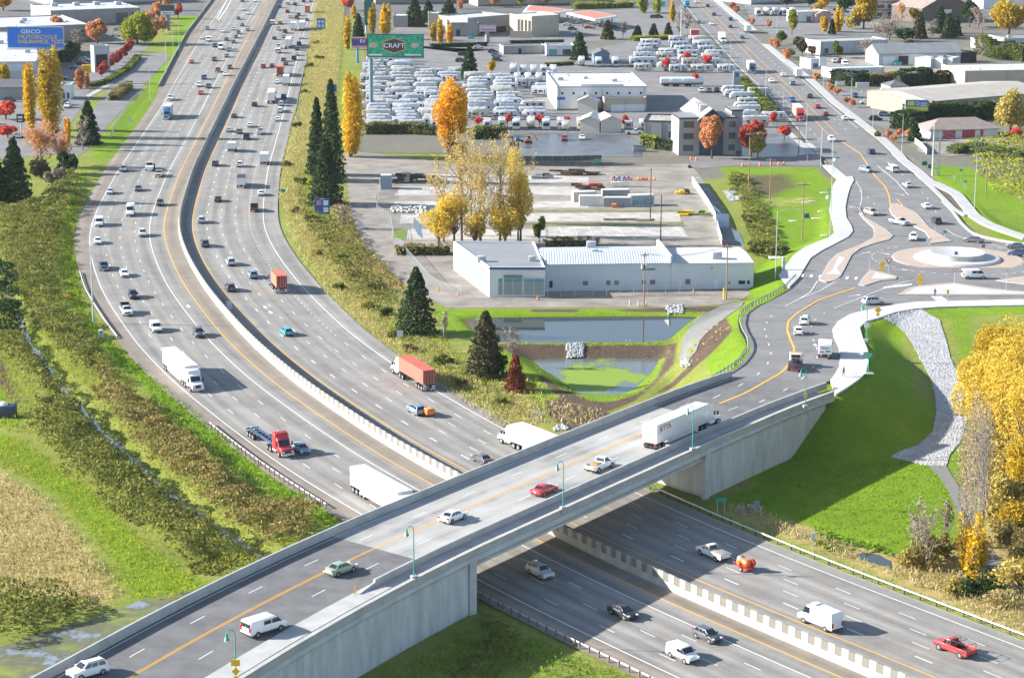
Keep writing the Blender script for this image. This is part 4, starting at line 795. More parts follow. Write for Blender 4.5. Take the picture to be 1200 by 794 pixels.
def semi(color='white',cab='white',L=16.15,kind='box',axles=2,box2=None):
    """origin under the middle of the trailer"""
    P =[];x1 =L/2
    if kind == 'box':trailer(P,L,x1,paint(color),axles=axles)
    elif kind == 'container':
        m =container_mat(color);x0 =-x1;P.append(Pt('container',MB().box(-x1,x1,-1.22,1.22,1.4,4.0),m));k =len(P) -1
        P.append(Pt('container_doors',MB().box(-x1 -.03,-x1 +.02,-1.1,1.1,1.5,3.85),paint(box2 or 'dark red'),k));bars =MB()
        for y in (-.85,-.3,.3,.85):bars.tube((-x1 -.06,y,1.55),(-x1 -.06,y,3.8),.03,n=6)
        P.append(Pt('lock_bars',bars,RIM,k))
        P.append(Pt('chassis',MB().box(-x1,x1 +.3,-.55,.55,1.0,1.4).box(-x1 -.05,-x1 +.15,-1.1,1.1,.6,.75),FRAME))
        for i in range(axles):
            for s in (-1,1):wheel(P,-x1 +.8+1.25*i,s*1.22,.5,.55)
        for s in (-1,1):P.append(Pt('mud_flap',MB().box(-x1 +.0,-x1 +.04,s*.85-.32,s*.85+.32,.35,1.0),HEADL))
    elif kind == 'chassis':
        m =paint('dark blue');f =MB()
        for s in (-1,1):f.box(-x1,x1,s*.55-.12,s*.55+.12,1.0,1.32)
        for x in np.linspace(-x1 +.2,x1 -.2,9):f.box(x -.1,x +.1,-1.15 if abs(x) > x1 -1.2 else -.5,1.15 if abs(x) > x1 -1.2 else .5,1.05,1.28)
        P.append(Pt('chassis',f,m))
        for i in range(axles):
            for s in (-1,1):wheel(P,-x1 +.9+1.25*i,s*1.22,.5,.55)
    tractor(P,x1 -2.45,cab);return P
def container_mat(c):
    n_ ='corrugated_' +c.replace(' ','_')
    if n_ in MATS:return MATS[n_]
    m =mat(n_,PAINT[c],.6,var=.12,scale=.6);n =m.node_tree.nodes;L =m.node_tree.links;tc =n.new('ShaderNodeTexCoord');wv =n.new('ShaderNodeTexWave');wv.inputs['Scale'].default_value =3.5;L.new(tc.outputs['Object'],wv.inputs['Vector'])
    bp =n.new('ShaderNodeBump');bp.inputs['Strength'].default_value =.5;bp.inputs['Distance'].default_value =.05;L.new(wv.outputs['Fac'],bp.inputs['Height']);L.new(bp.outputs[0],n['Principled BSDF'].inputs['Normal']);return m
def towtruck():
    P =[];L =7.5;h =L/2;c =paint('white')
    P.append(Pt('cab',MB().profile([(.6,.7),(.6,2.35),(.85,2.5),(1.9,2.45),(2.35,1.6),(h-.15,1.45),(h,1.2),(h,.6)],-1.1,1.1),c,None,.1));P.append(Pt('windshield',pane((2.38,-.95,1.62),(2.38,.95,1.62),(1.93,.9,2.4),(1.93,-.9,2.4),.02,.98,.02,.94,.05),GLS))
    P.append(Pt('rear_window',MB().box(.58,.62,-.8,.8,1.75,2.25),GLS));P.append(Pt('light_bar',MB().box(.9,1.15,-.9,.9,2.5,2.64),mat('amber_lens',(.8,.3,.02),.3)))
    P.append(Pt('deck',MB().box(-h,.5,-1.15,1.15,.8,1.2),BLK,None,.03));b =MB()
    for s in (-.35,.35):b.tube((.1,s,1.25),(-h +.3,s*.6,2.0),.12,.1)
    b.box(-.4,.4,-.7,.7,1.2,1.75).box(-h -.6,-h +.6,-.2,.2,.9,1.1);P.append(Pt('boom',b,FRAME));P.append(Pt('tail_board',MB().box(-h -.03,-h +.05,-1.15,1.15,.6,1.0),paint('dark red')))
    lights(P,L,2.2,1.0,.85,.3);mirrors(P,2.0,1.3,1.8,BLK)
    for s in (-1,1):P.append(Pt('side_window',MB().box(1.0,1.85,s*1.1-.012,s*1.1+.012,1.6,2.25),GLS))
    for x in (-2.2,2.6):
        for s in (-1,1):wheel(P,x,s*1.17,.48,.4)
    return P
def mixer_trailer():
    P =[];o =paint('orange');P.append(Pt('frame',MB().box(-1.6,1.0,-.85,.85,.5,.64).box(1.0,2.4,-.06,.06,.5,.6),paint('red')))
    P.append(Pt('drum',MB().tube((-.9,.1,1.15),(.35,.1,1.35),.62,.42,14).tube((-1.2,.1,1.1),(-.9,.1,1.15),.4,.62,14),o,None,.03));P.append(Pt('hose_reel',MB().tube((-1.1,-.75,1.25),(-1.1,-.35,1.25),.55,n=16),paint('red')));P.append(Pt('engine',MB().box(.5,1.15,-.6,.5,.64,1.3),paint('orange'),None,.05));P.append(Pt('tank',MB().sphere((.95,.0,1.4),.42),paint('white')))
    for s in (-1,1):wheel(P,-.4,s*1.0,.36,.22);P.append(Pt('tail_light',MB().box(-1.63,-1.58,s*.7-.1,s*.7+.1,.5,.62),TAILL))
    return P
def small_trailer():
    P =[];o =paint('orange');P.append(Pt('tub',MB().box(-1.3,1.0,-.8,.8,.5,1.3),o,None,.06));P.append(Pt('cover',MB().box(-1.15,.85,-.7,.7,1.3,1.48),mat('worn_tarp',(.55,.22,.08),.8,var=.4,scale=3),None,.05));P.append(Pt('drawbar',MB().box(1.0,2.2,-.05,.05,.45,.55),BLK))
    for s in (-1,1):wheel(P,-.1,s*.98,.34,.2);P.append(Pt('tail_light',MB().box(-1.33,-1.28,s*.6-.1,s*.6+.1,.55,.68),TAILL))
    return P
def rv(kind='trailer',L=8.5,stripe='grey'):
    P =[];H ={'trailer':3.15,'fifth':3.75,'motorhome':3.4}[kind];h =L/2;W =1.22
    bc =dict(grey=('rv_white',(.58,.59,.61)),brown=('rv_ivory',(.52,.49,.42)),tan=('rv_cream',(.50,.48,.44)),white=('rv_white',(.58,.59,.61))).get(stripe,('rv_pale_grey',(.46,.48,.51)));m =mat(bc[0],bc[1],.5,var=.08,scale=.8);z0 =.75 if kind != 'motorhome' else .45
    if kind == 'fifth':prof =[(-h,z0),(-h,H -.1),(-h +.15,H),(h -1.2,H),(h -.2,H -.7),(h,H -1.4),(h -.1,1.7),(h -2.1,1.7),(h -2.3,z0)]
    elif kind == 'trailer':prof =[(-h,z0),(-h,H -.1),(-h +.12,H),(h -.9,H),(h -.15,H -.9),(h,1.5),(h -.25,z0)]
    else:prof =[(-h,z0),(-h,H -.1),(-h +.12,H),(h -.3,H),(h,H -.3),(h,z0)]
    P.append(Pt('body',MB().profile(prof,-W,W),m,None,.06))
    sm =mat('rv_stripe_' +stripe.replace(' ','_'),PAINT[stripe],.5)
    P.append(Pt('stripe',MB().box(-h +.2,h -(2.4 if kind == 'fifth' else .6),-W -.012,W +.012,1.15,1.6),sm));P.append(Pt('roof_membrane',MB().box(-h +.25,(h -1.4) if kind != 'motorhome' else h -.4,-W +.12,W -.12,H -.01,H +.03),mat('rv_roof',(.40,.41,.42),.7,var=.2,scale=.7)));P.append(Pt('slide_out',MB().box(-h*.55,-h*.05,-W -.35,-W +.05,1.0,H -.45),m,None,.04));P.append(Pt('slide_window',MB().box(-h*.47,-h*.13,-W -.37,-W -.3,1.75,2.4),GLS,len(P) -1))
    for s in (-1,1):
        for a,b in ((-.78,-.5),(-.2,.05),(.36,.55)):P.append(Pt('window',MB().box(a*h,b*h,s*W -.015,s*W +.015,1.8,2.5),GLS))
    P.append(Pt('door',MB().box(.12*h,.12*h +.7,-W -.02,-W +.01,.85,2.6),mat('rv_door',(.62,.63,.64),.5)))
    P.append(Pt('end_window',MB().box(-h -.015,-h +.02,-.7,.7,1.75,2.45),GLS)) 
    if kind == 'motorhome':P.append(Pt('windshield',MB().box(h -.02,h +.015,-1.05,1.05,1.4,2.5),GLS));lights(P,L,2.4,.8,.9)
    else:P.append(Pt('front_window',MB().box(h -.5,h -.46,-.6,.6,1.9,2.3),GLS)) if kind == 'none' else None
    P.append(Pt('air_conditioner',MB().box(-.45,.45,-.35,.35,H -.02,H +.3),m,None,.05));P.append(Pt('roof_vent',MB().box(-h*.6-.2,-h*.6+.2,-.2,.2,H -.02,H +.14),mat('rv_vent',(.45,.46,.48),.6)))
    t =MB().box(-h +.3,h -.6 if kind != 'fifth' else h -2.5,-1.0,1.0,.5,z0 +.02);
    if kind != 'motorhome':t.box(h -.3,h +.9,-.06,.06,.45,.55) if kind == 'trailer' else None
    P.append(Pt('chassis',t,FRAME))
    for x in ((-.5,.45) if kind != 'motorhome' else (-h*.5,h*.62)):
        for s in (-1,1):wheel(P,x,s*1.2,.36,.22)
    return P
def tree_of(parts,name):
    root =empty(name);objs =[]
    for p in parts:
        o =p['mb'].build(p['n'],p['m'],root if p['p'] is None else objs[p['p']],bevel=p['b']);objs.append(o)
    return root
def one_mesh(parts,name):
    mb =MB();ms =[]
    for p in parts:
        if p['n'] in ('rim','door_seams','license_plate','lock_bars','underframe','mud_flap'):continue
        if p['m'] not in ms:ms.append(p['m'])
        mb.add(p['mb'].v,p['mb'].f,ms.index(p['m']))
    return mb.build(name,ms)
KINDS =dict(sedan=('sedan','car'),suv=('suv','car'),hatch=('hatchback','car'),minivan=('minivan','car'),pickup=('pickup_truck','pickup'),van=('cargo_van','van'),smallvan=('small_van','van'),sprinter=('high_roof_van','van'),box=('box_truck','truck'),semi=('semi_truck','truck'),container=('container_truck','truck'),chassis=('flatbed_truck','truck'),tow=('tow_truck','truck'))
HALF =dict(sedan=.65,suv=.8,hatch=.7,minivan=.8,pickup=.85,van=1.0,smallvan=.9,sprinter=1.3,box=1.7,semi=2.0,container=2.0,chassis=1.0,tow=1.2)
PROTO ={}
def make_parts(kind,color,**k):
    if kind in ('sedan','suv','hatch','minivan'):return car(kind,color)
    if kind == 'pickup':return pickup(color,**k)
    if kind == 'van':return van(color,'cargo',**k)
    if kind == 'smallvan':return van(color,'small',**k)
    if kind == 'sprinter':return van(color,'sprinter',**k)
    if kind == 'box':return boxtruck(color,**k)
    if kind in ('semi','container','chassis'):return semi(color,kind='box' if kind == 'semi' else kind,**k)
    if kind == 'tow':return towtruck()
def vehicle(kind,color,p,rz,detail,**k):
    key =(kind,color,detail,str(sorted(k.items())))
    nm =KINDS[kind][0]
    if key not in PROTO:
        parts =make_parts(kind,color,**k);o =tree_of(parts,nm) if detail else one_mesh(parts,nm);PROTO[key] =o
    else:o =copy_tree(PROTO[key])
    o.location =p;o.rotation_euler =(0,0,rz);o['category'] =KINDS[kind][1];return o
ORDN ='nearest second third fourth fifth sixth seventh eighth ninth tenth eleventh twelfth thirteenth fourteenth fifteenth sixteenth seventeenth eighteenth nineteenth twentieth twenty-first twenty-second twenty-third twenty-fourth twenty-fifth twenty-sixth'.split()
FLEET =[]
def fw(kind,color,u,v,label=None,group=None,**k):
    g =G(u,v,HALF[kind])[:2];i =int(np.argmin(np.hypot(*(FW -g).T)));off =float((g -FW[i]) @ FN[i]);t =FW[min(i+2,len(FW)-1)] -FW[max(i-2,0)]
    t =t/np.hypot(*t)*(1 if off > 0 else -1);y =FW[i,1]
    o =vehicle(kind,color,(g[0],g[1],.03),atan2(t[1],t[0]),v > 215 or kind in ('semi','container','chassis') and v > 100,**k)
    if off < 0:f =(foff('shov',y) -off)/((foff('shov',y) -foff('sedge',y))/4);lane ='carpool' if f < 0 else ('second','third','fourth','outer')[min(3,int(f))]
    else:f =(off -foff('nyel',y))/((foff('nedge',y) -foff('nyel',y))/5);lane =('carpool','second','third','fourth','outer')[max(0,min(4,int(f)))]
    FLEET.append((o,kind,color,'oncoming' if off < 0 else 'departing',lane,v,label));o['group'] ='vehicles in the ' +('oncoming' if off < 0 else 'departing') +' lanes of the freeway'
    return o
# near and middle distance
for r in [('semi','white',None),]:pass
def at_fit(o,x,y,rz):o.location.x,o.location.y =x,y;o.rotation_euler.z =rz
o =fw('semi','white',214,432,'white semi truck with a plain white box trailer beside the left guardrail');at_fit(o,-62.18,413.4,-1.1647)
o =fw('container','container red',490,437,'white semi hauling a long salmon red shipping container towards the upper left',cab='white',L=12.2,axles=3);at_fit(o,-17.72,409.6,2.0025)
o =fw('semi','white',445,570,'white box semi trailer about to pass under the left end of the overpass',axles=4);at_fit(o,-20.08,335.3,-1.0388)
o =fw('semi','white',640,520,'white semi truck emerging from beneath the overpass with its trailer half hidden')
_p =G(594,505,2.0);_t =np.array([cos(2.18),sin(2.18)]);at_fit(o,_p[0] -_t[0]*11.0,_p[1] -_t[1]*11.0,2.18)
o =fw('chassis','dark blue',302,512,'red semi tractor pulling an empty dark blue container chassis',cab='red',L=12.2,axles=3)
_p =G(333,523,1.6);_t =np.array([cos(-1.09),sin(-1.09)]);at_fit(o,_p[0] -_t[0]*8.6,_p[1] -_t[1]*8.6,-1.09)
o =fw('container','container orange',327,330,'dark truck carrying an orange brown container in the outer departing lane',cab='dark blue',L=7.0,axles=2)
o =fw('semi','truck green',197,130,'blue cabbed semi truck with a green and blue box trailer',cab='blue',L=9.5)
for r in [('suv','silver',633,668),('sedan','black',730,716),('hatch','dark grey',829,743),('smallvan','white',800,764),('sprinter','white',961,722),('suv','grey blue',488-.0,479),('hatch','grey blue',353,525),
  ('sedan','dark grey',565,537),('hatch','turquoise',336,388),('suv','grey blue',296,321),('suv','dark grey',269.5,336),('suv','silver',270,306),('suv','dark grey',240,284.5),('suv','silver',236,257),('sedan','black',255.5,233),('suv','dark grey',252.5,191),
  ('sedan','white',306,226),('suv','white',281,192),('sedan','white',114.5,282),('pickup','dark blue',121.5,311),('sedan','white',145.5,320),('suv','black',156,344.5),('smallvan','white',182.5,382.5),('suv','dark grey',232.5,389),('suv','silver',167,272.5),
  ('van','white',116.5,259.5),('sprinter','white',153,246),('suv','dark grey',187.5,237),('sedan','dark grey',162,220.5),('sedan','silver',129,224),('pickup','tan',186.5,203),('suv','grey',145,197.5),
  ('sedan','dark grey',274.5,135.5),('suv','black',298.5,122) ,('sedan','silver',268.5,152),('suv','grey',280.5,153.5),('sedan','white',293,146.5),('pickup','white',305.5,154),('pickup','dark blue',289,160),
  ('sedan','white',325.5,139.5),('suv','white',328,129)]:fw(*r)
fw('pickup','white',148,363,'white pickup truck with a dark dump body near the left guardrail',load='stakes')
fw('pickup','white',836,646,'white crew cab pickup with a covered bed towing an orange machine',load='cover')
fw('pickup','red',1119,757,'bright red pickup with a ladder rack at the lower right corner',load='rack')
fw('box','white',272,170.5,'white box van in the departing lanes left of the tall white box truck',L=6.5,H=2.9);fw('box','white',310,185,None,L=7.5,H=3.4)
fw('box','white',283,211,'white and tan truck with a dark load beside the carpool side of the departing lanes',L=9,H=3.0,cab='white',roof=BLK);fw('pickup','dark red',298,243,'dark pickup with red tail lights near the right edge of the departing lanes',load='stakes');fw('tow','white',176,194,'white tow truck coming over the shaded stripe of the oncoming lanes')
# far: (kind, colour, picture point in the 6x view of the upper freeway)
FAR ="""sedan black 625 5|sedan white 713 6|sedan white 630 65|sedan white 663 93|sedan dark_grey 597 128|sedan dark_grey 625 176|sedan grey 662 208|suv grey_blue 378 197|sedan white 487 218|sedan silver 560 203|sedan dark_grey 598 229|sedan dark_grey 580 258|sedan dark_blue 513 276|sedan dark_grey 563 293|sedan white 340 265|van white 386 275|suv dark_grey 430 318|sprinter white 473 327|suv grey 530 348|sedan brown 515 392|suv dark_grey 427 415|sedan red 268 434|suv dark_grey 537 471|pickup dark_red 453 491|sedan white 505 521|suv dark_blue 355 543|suv white 320 594|suv dark_grey 387 604|sedan red 332 651|pickup white 120 687|suv blue 888 45|smallvan white 945 22|suv dark_grey 995 28|suv dark_blue 1055 6|sedan silver 1105 5|suv dark_red 942 80|suv dark_grey 1020 101|suv white 962 116|pickup dark_grey 1007 123|sedan dark_grey 1077 138|van white 835 158|smallvan yellow 890 156|pickup white 880 202|pickup dark_grey 925 221|suv silver 915 254|sedan black 850 268|sedan white 1035 263|suv black 1023 304|suv dark_grey 1010 341|pickup white 880 327|van white 877 356|sedan silver 1007 380|van black 988 406|suv brown 913 418|sedan dark_grey 930 448|suv red 772 464|sedan dark_red 833 459|sedan white 870 575|suv black 915 676|suv silver 897 728|sedan white 890 767|sedan black 770 20|sedan silver 690 148|sedan white 1090 60|sedan dark_grey 980 60"""
for t in FAR.split('|')[:-4]:
    k,c,u,v =t.split();fw(k,c.replace('_',' '),180+float(u)/6,float(v)/6)
for k,c,u,v,kw in (('box','container red',1083,67,dict(L=8,H=3.9,cab='white')),('box','white',985,187,dict(L=9,H=3.9)),('semi','white',1045,182,dict(L=12)),('semi','white',948,302,dict(L=12)),('container','container orange',890,497,dict(L=9,cab='white')),('box','white',933,566,dict(L=9,H=3.9)),('semi','white',830,677,dict(L=12.5))):
    fw(k,c,180+u/6,v/6,**kw)
cnt ={}
for o,kind,color,way,lane,v,label in sorted(FLEET,key=lambda r:-r[5]):
    nm =KINDS[kind][0].replace('_',' ').replace('suv','SUV');key =(way,lane,color,kind);cnt[key] =cnt.get(key,0) +1
tot =dict(cnt);cnt ={}
for o,kind,color,way,lane,v,label in sorted(FLEET,key=lambda r:-r[5]):
    nm =KINDS[kind][0].replace('_',' ').replace('suv','SUV');key =(way,lane,color,kind);cnt[key] =cnt.get(key,0) +1;c_ =color.replace('container ','rusty ').replace('truck ','')
    where =f'in the {lane} lane of the {way} carriageway'
    o['label'] =label or (f'{c_} {nm} {where}' if tot[key] == 1 else f'{c_} {nm} {where}, {ORDN[cnt[key]-1]}{" to the viewer" if cnt[key] == 1 else " from the viewer"}')
mx =tree_of(mixer_trailer(),'mixer_trailer');g =G(872,661,.8);mx.location =(g[0],g[1],.03);mx.rotation_euler =(0,0,atan2(*(FW[60] -FW[58])[::-1]));tag(mx,'bright orange concrete mixer trailer towed behind the white pickup','trailer')
i_ =int(np.argmin(np.hypot(*(FW -g[:2]).T)));mx.rotation_euler =(0,0,atan2(*(FW[i_+2] -FW[i_-2])[::-1]))
st =tree_of(small_trailer(),'cargo_trailer');g =G(502,482,.8);i_ =int(np.argmin(np.hypot(*(FW -g[:2]).T)));st.location =(g[0],g[1],.03);st.rotation_euler =(0,0,atan2(*(FW[i_+2] -FW[i_-2])[::-1]));tag(st,'small orange cargo trailer towed behind the grey blue SUV','trailer')
# on the overpass and round the junction
def rd(kind,color,u,v,ang,label,**k):
    g =GR(u,v,HALF[kind]);return tag(vehicle(kind,color,(g[0],g[1],zroad(g[1]) +.0),ang,True,**k),label)
BA =atan2(OD[1],OD[0])
o =rd('semi','white',800,497,BA,'white semi with a long trailer lettered in red crossing the overpass');o.location =(26.46+.2,351.57,7.98) ;JETTA =o
_c =np.array([26.46,351.57]);_z =8.0;k_ =(CH -8.0)/(CH -6.08);o.location =(_c[0]*k_,_c[1]*k_,7.99);o.rotation_euler.z =BA +.015
rd('pickup','white',703,543,BA,'white pickup with a cardboard coloured load driving across the overpass',load='crate');rd('sedan','red',638,572.5,BA,'cherry red sedan driving on the pale concrete deck of the overpass');rd('sedan','white',531,604,BA,'white sedan straddling the dark patch of the overpass deck');rd('sedan','pale green',399.5,665,BA -.1,'pale green sedan at the dark asphalt end of the overpass')
rd('van','white',309.5,731,BA -.18,'white passenger van on the overpass approach beside the sidewalk');rd('suv','white',103,783,BA -.25+pi,'white SUV with a sunroof at the lower left corner of the road')
rd('tow','white',932,423,1.40,'white tow truck with a black boom on the curve of the overpass road');rd('box','white',967,406,1.43,'white box van with coloured lettering on its rear doors',L=6.6,H=2.9)
rd('suv','silver',1023.5,352,.35,'silver SUV turning at the south leg of the roundabout');rd('suv','white',943.5,374.5,1.35,'white SUV leading the pair on the curve below the roundabout');rd('sedan','white',936,387,1.42,'white sedan following the white SUV round the curve')
rd('van','white',1142,321,0.05,'white passenger van circling in front of the roundabout drum');rd('suv','white',1070.5,277,-1.8,'white SUV entering the roundabout from the avenue');rd('pickup','silver',1054,259,-1.0,'silver pickup waiting beside the tan splitter island');rd('suv','tan',1021,248,-1.2,'tan SUV in the left lane next to the curb island')
rd('suv','black',1097.5,258,1.62,'black SUV leaving the roundabout up the avenue');rd('sedan','white',1085.5,241,1.62,'white sedan ahead of the black SUV leaving the roundabout');rd('sedan','silver',1063.5,216.5,1.7,'silver sedan driving up the avenue ahead of the white sedan')
rd('sedan','dark grey',1141,280.5,2.6,'grey sedan on the far side of the roundabout below the green verge');rd('sedan','dark grey',1191,288,2.8,'upper one of two dark sedans at the right picture edge');rd('suv','dark blue',1193,296,2.8,'lower dark blue SUV at the right picture edge by the roundabout')
rd('van','white',1046,197,1.75,'white van on the avenue just past the side street');rd('suv','grey blue',1015,198,-1.05,'grey blue SUV approaching on the avenue by the side street')
AV ="""suv dark_blue 1021 177 1|suv white 974.5 162.5 0|sedan white 990 137.5 1|sedan dark_red 967.5 132.5 1|sedan red 958 124 1|suv blue 928.5 116.5 0|suv dark_grey 948.5 112 1|suv grey_blue 928.5 97 1|sedan white 918 87 1|sedan white 904 94 0|sedan blue 869.5 43 1|sedan dark_blue 856 30.5 1|suv dark_grey 856 22 1|suv dark_grey 836.5 16.5 1|sedan white 833.5 27.5 0|sedan dark_grey 819 25.5 0|suv dark_grey 829 6.5 1|sedan white 816 2 1"""
av =np.array(LE[3] -LE[5]);avA =atan2((LE[-3] -LE[3])[1],(LE[-3] -LE[3])[0])
c2 ={}
for t in AV.split('|'):
    k,c,u,v,w_ =t.split();g =GR(float(u),float(v),.8);c =c.replace('_',' ')
    o =vehicle(k,c,(g[0],g[1],zroad(g[1]) +.0),avA +(pi if w_ == '1' else 0),False);key =(c,k,w_);c2[key] =c2.get(key,0) +1
    o['group'] ='cars on the avenue';o['label'] =f'{c} {k.replace("suv", "SUV")} {"driving away up" if w_ == "1" else "coming down"} the avenue, {ORDN[c2[key]-1]} {"to the viewer" if c2[key] == 1 else "from the viewer"} of its look'
for k,c,u,v,w_,l,kw in (('semi','white',846,44,0,'white semi truck coming down the far part of the avenue',dict(L=9)),('semi','white',880,78,0,'white trailer truck with a dark blue cab on the avenue',dict(L=9,cab='dark blue')),('box','white',935,86,1,'white box truck parked at the right kerb of the avenue',dict(L=9,H=3.8)),('box','white',876,34,1,'white truck pulling into the side road of the avenue',dict(L=10,H=3.8)),('semi','tan',935,131,0,'tan trailer truck with a red cab coming down the avenue',dict(L=11,cab='red')),('box','turquoise',805,5,0,'teal fronted truck at the top of the avenue',dict(L=8,H=3.8,cab='turquoise'))):
    g =GR(u,v,HALF[k]);tag(vehicle(k,c,(g[0],g[1],zroad(g[1])),avA +(pi if w_ else 0),False,**kw),l,group='trucks on the avenue')
# ================================================================ buildings
def cladding(name,c,scale=3.0,ax=0,bump=.35,dark=.88):
    if name in MATS:return MATS[name]
    m =mat(name,c,.75,var=.06,scale=.25);n =m.node_tree.nodes;L =m.node_tree.links;tc =n.new('ShaderNodeTexCoord');sp =n.new('ShaderNodeSeparateXYZ');L.new(tc.outputs['Object'],sp.inputs[0])
    a =n.new('ShaderNodeMath');a.operation ='MULTIPLY';a.inputs[1].default_value =scale*2*pi;L.new(sp.outputs[ax],a.inputs[0]);s =n.new('ShaderNodeMath');s.operation ='SINE';L.new(a.outputs[0],s.inputs[0])
    bp =n.new('ShaderNodeBump');bp.inputs['Strength'].default_value =bump;bp.inputs['Distance'].default_value =.08;L.new(s.outputs[0],bp.inputs['Height']);L.new(bp.outputs[0],n['Principled BSDF'].inputs['Normal']);return m
W_WHITE =cladding('white_cladding',(.52,.55,.59),.8,0,.12);W_PLAIN =mat('white_render',(.60,.61,.62),.8,var=.07,scale=.3);W_GREY =mat('grey_render',(.27,.265,.26),.85,var=.1,scale=.3);W_BEIGE =mat('beige_render',(.42,.36,.28),.85,var=.1,scale=.3);W_DARK =mat('dark_blue_siding',(.045,.065,.10),.8,var=.1,scale=.4);W_BLUE =mat('blue_siding',(.10,.16,.26),.8);W_TAN =mat('tan_metal_wall',(.34,.28,.19),.8,var=.1,scale=.3);W_BRN =mat('brown_siding',(.12,.09,.075),.85,var=.2,scale=.5);W_LG =mat('light_grey_wall',(.40,.42,.45),.8,var=.08,scale=.3)
R_WHITE =mat('white_roof_membrane',(.45,.45,.445),.8,var=.08,scale=.12);R_GREY =mat('grey_roof_felt',(.20,.21,.225),.85,var=.1,scale=.15);R_LILAC =mat('pale_roof_membrane',(.40,.40,.43),.8,var=.09,scale=.1);R_RIB =cladding('ribbed_metal_roof',(.38,.41,.44),1.7,0,.3);R_TAN =mat('tan_roof',(.34,.31,.27),.85,var=.14,scale=.2);R_DK =mat('dark_shingle_roof',(.11,.11,.12),.9,var=.2,scale=.6);R_BRN =mat('brown_shingle_roof',(.25,.20,.175),.9,var=.15,scale=.5);R_OLD =mat('weathered_roof',(.19,.20,.21),.85,var=.2,scale=.3)
BGLS =mat('window_glass',(.06,.085,.10),.08,spec=.7);TGLS =mat('teal_glass',(.12,.25,.28),.08,spec=.7);DARKW =mat('dark_opening',(.02,.02,.022),.8);TRIMB =mat('blue_trim',(.03,.06,.20),.5);REDP =mat('red_panel',(.42,.04,.07),.6);HVACM =mat('rooftop_unit_metal',(.36,.38,.41),.6)
def site(A,B):
    a,b =G(*A)[:2],G(*B)[:2];d =b -a;L =np.hypot(*d);return a,L,atan2(d[1],d[0])
def depth_to(A,B,u,v,H):             # how far behind the front line a roof point lies
    a,L,r =site(A,B);p =G(u,v,H)[:2] -a;return float(-p[0]*sin(r) +p[1]*cos(r))
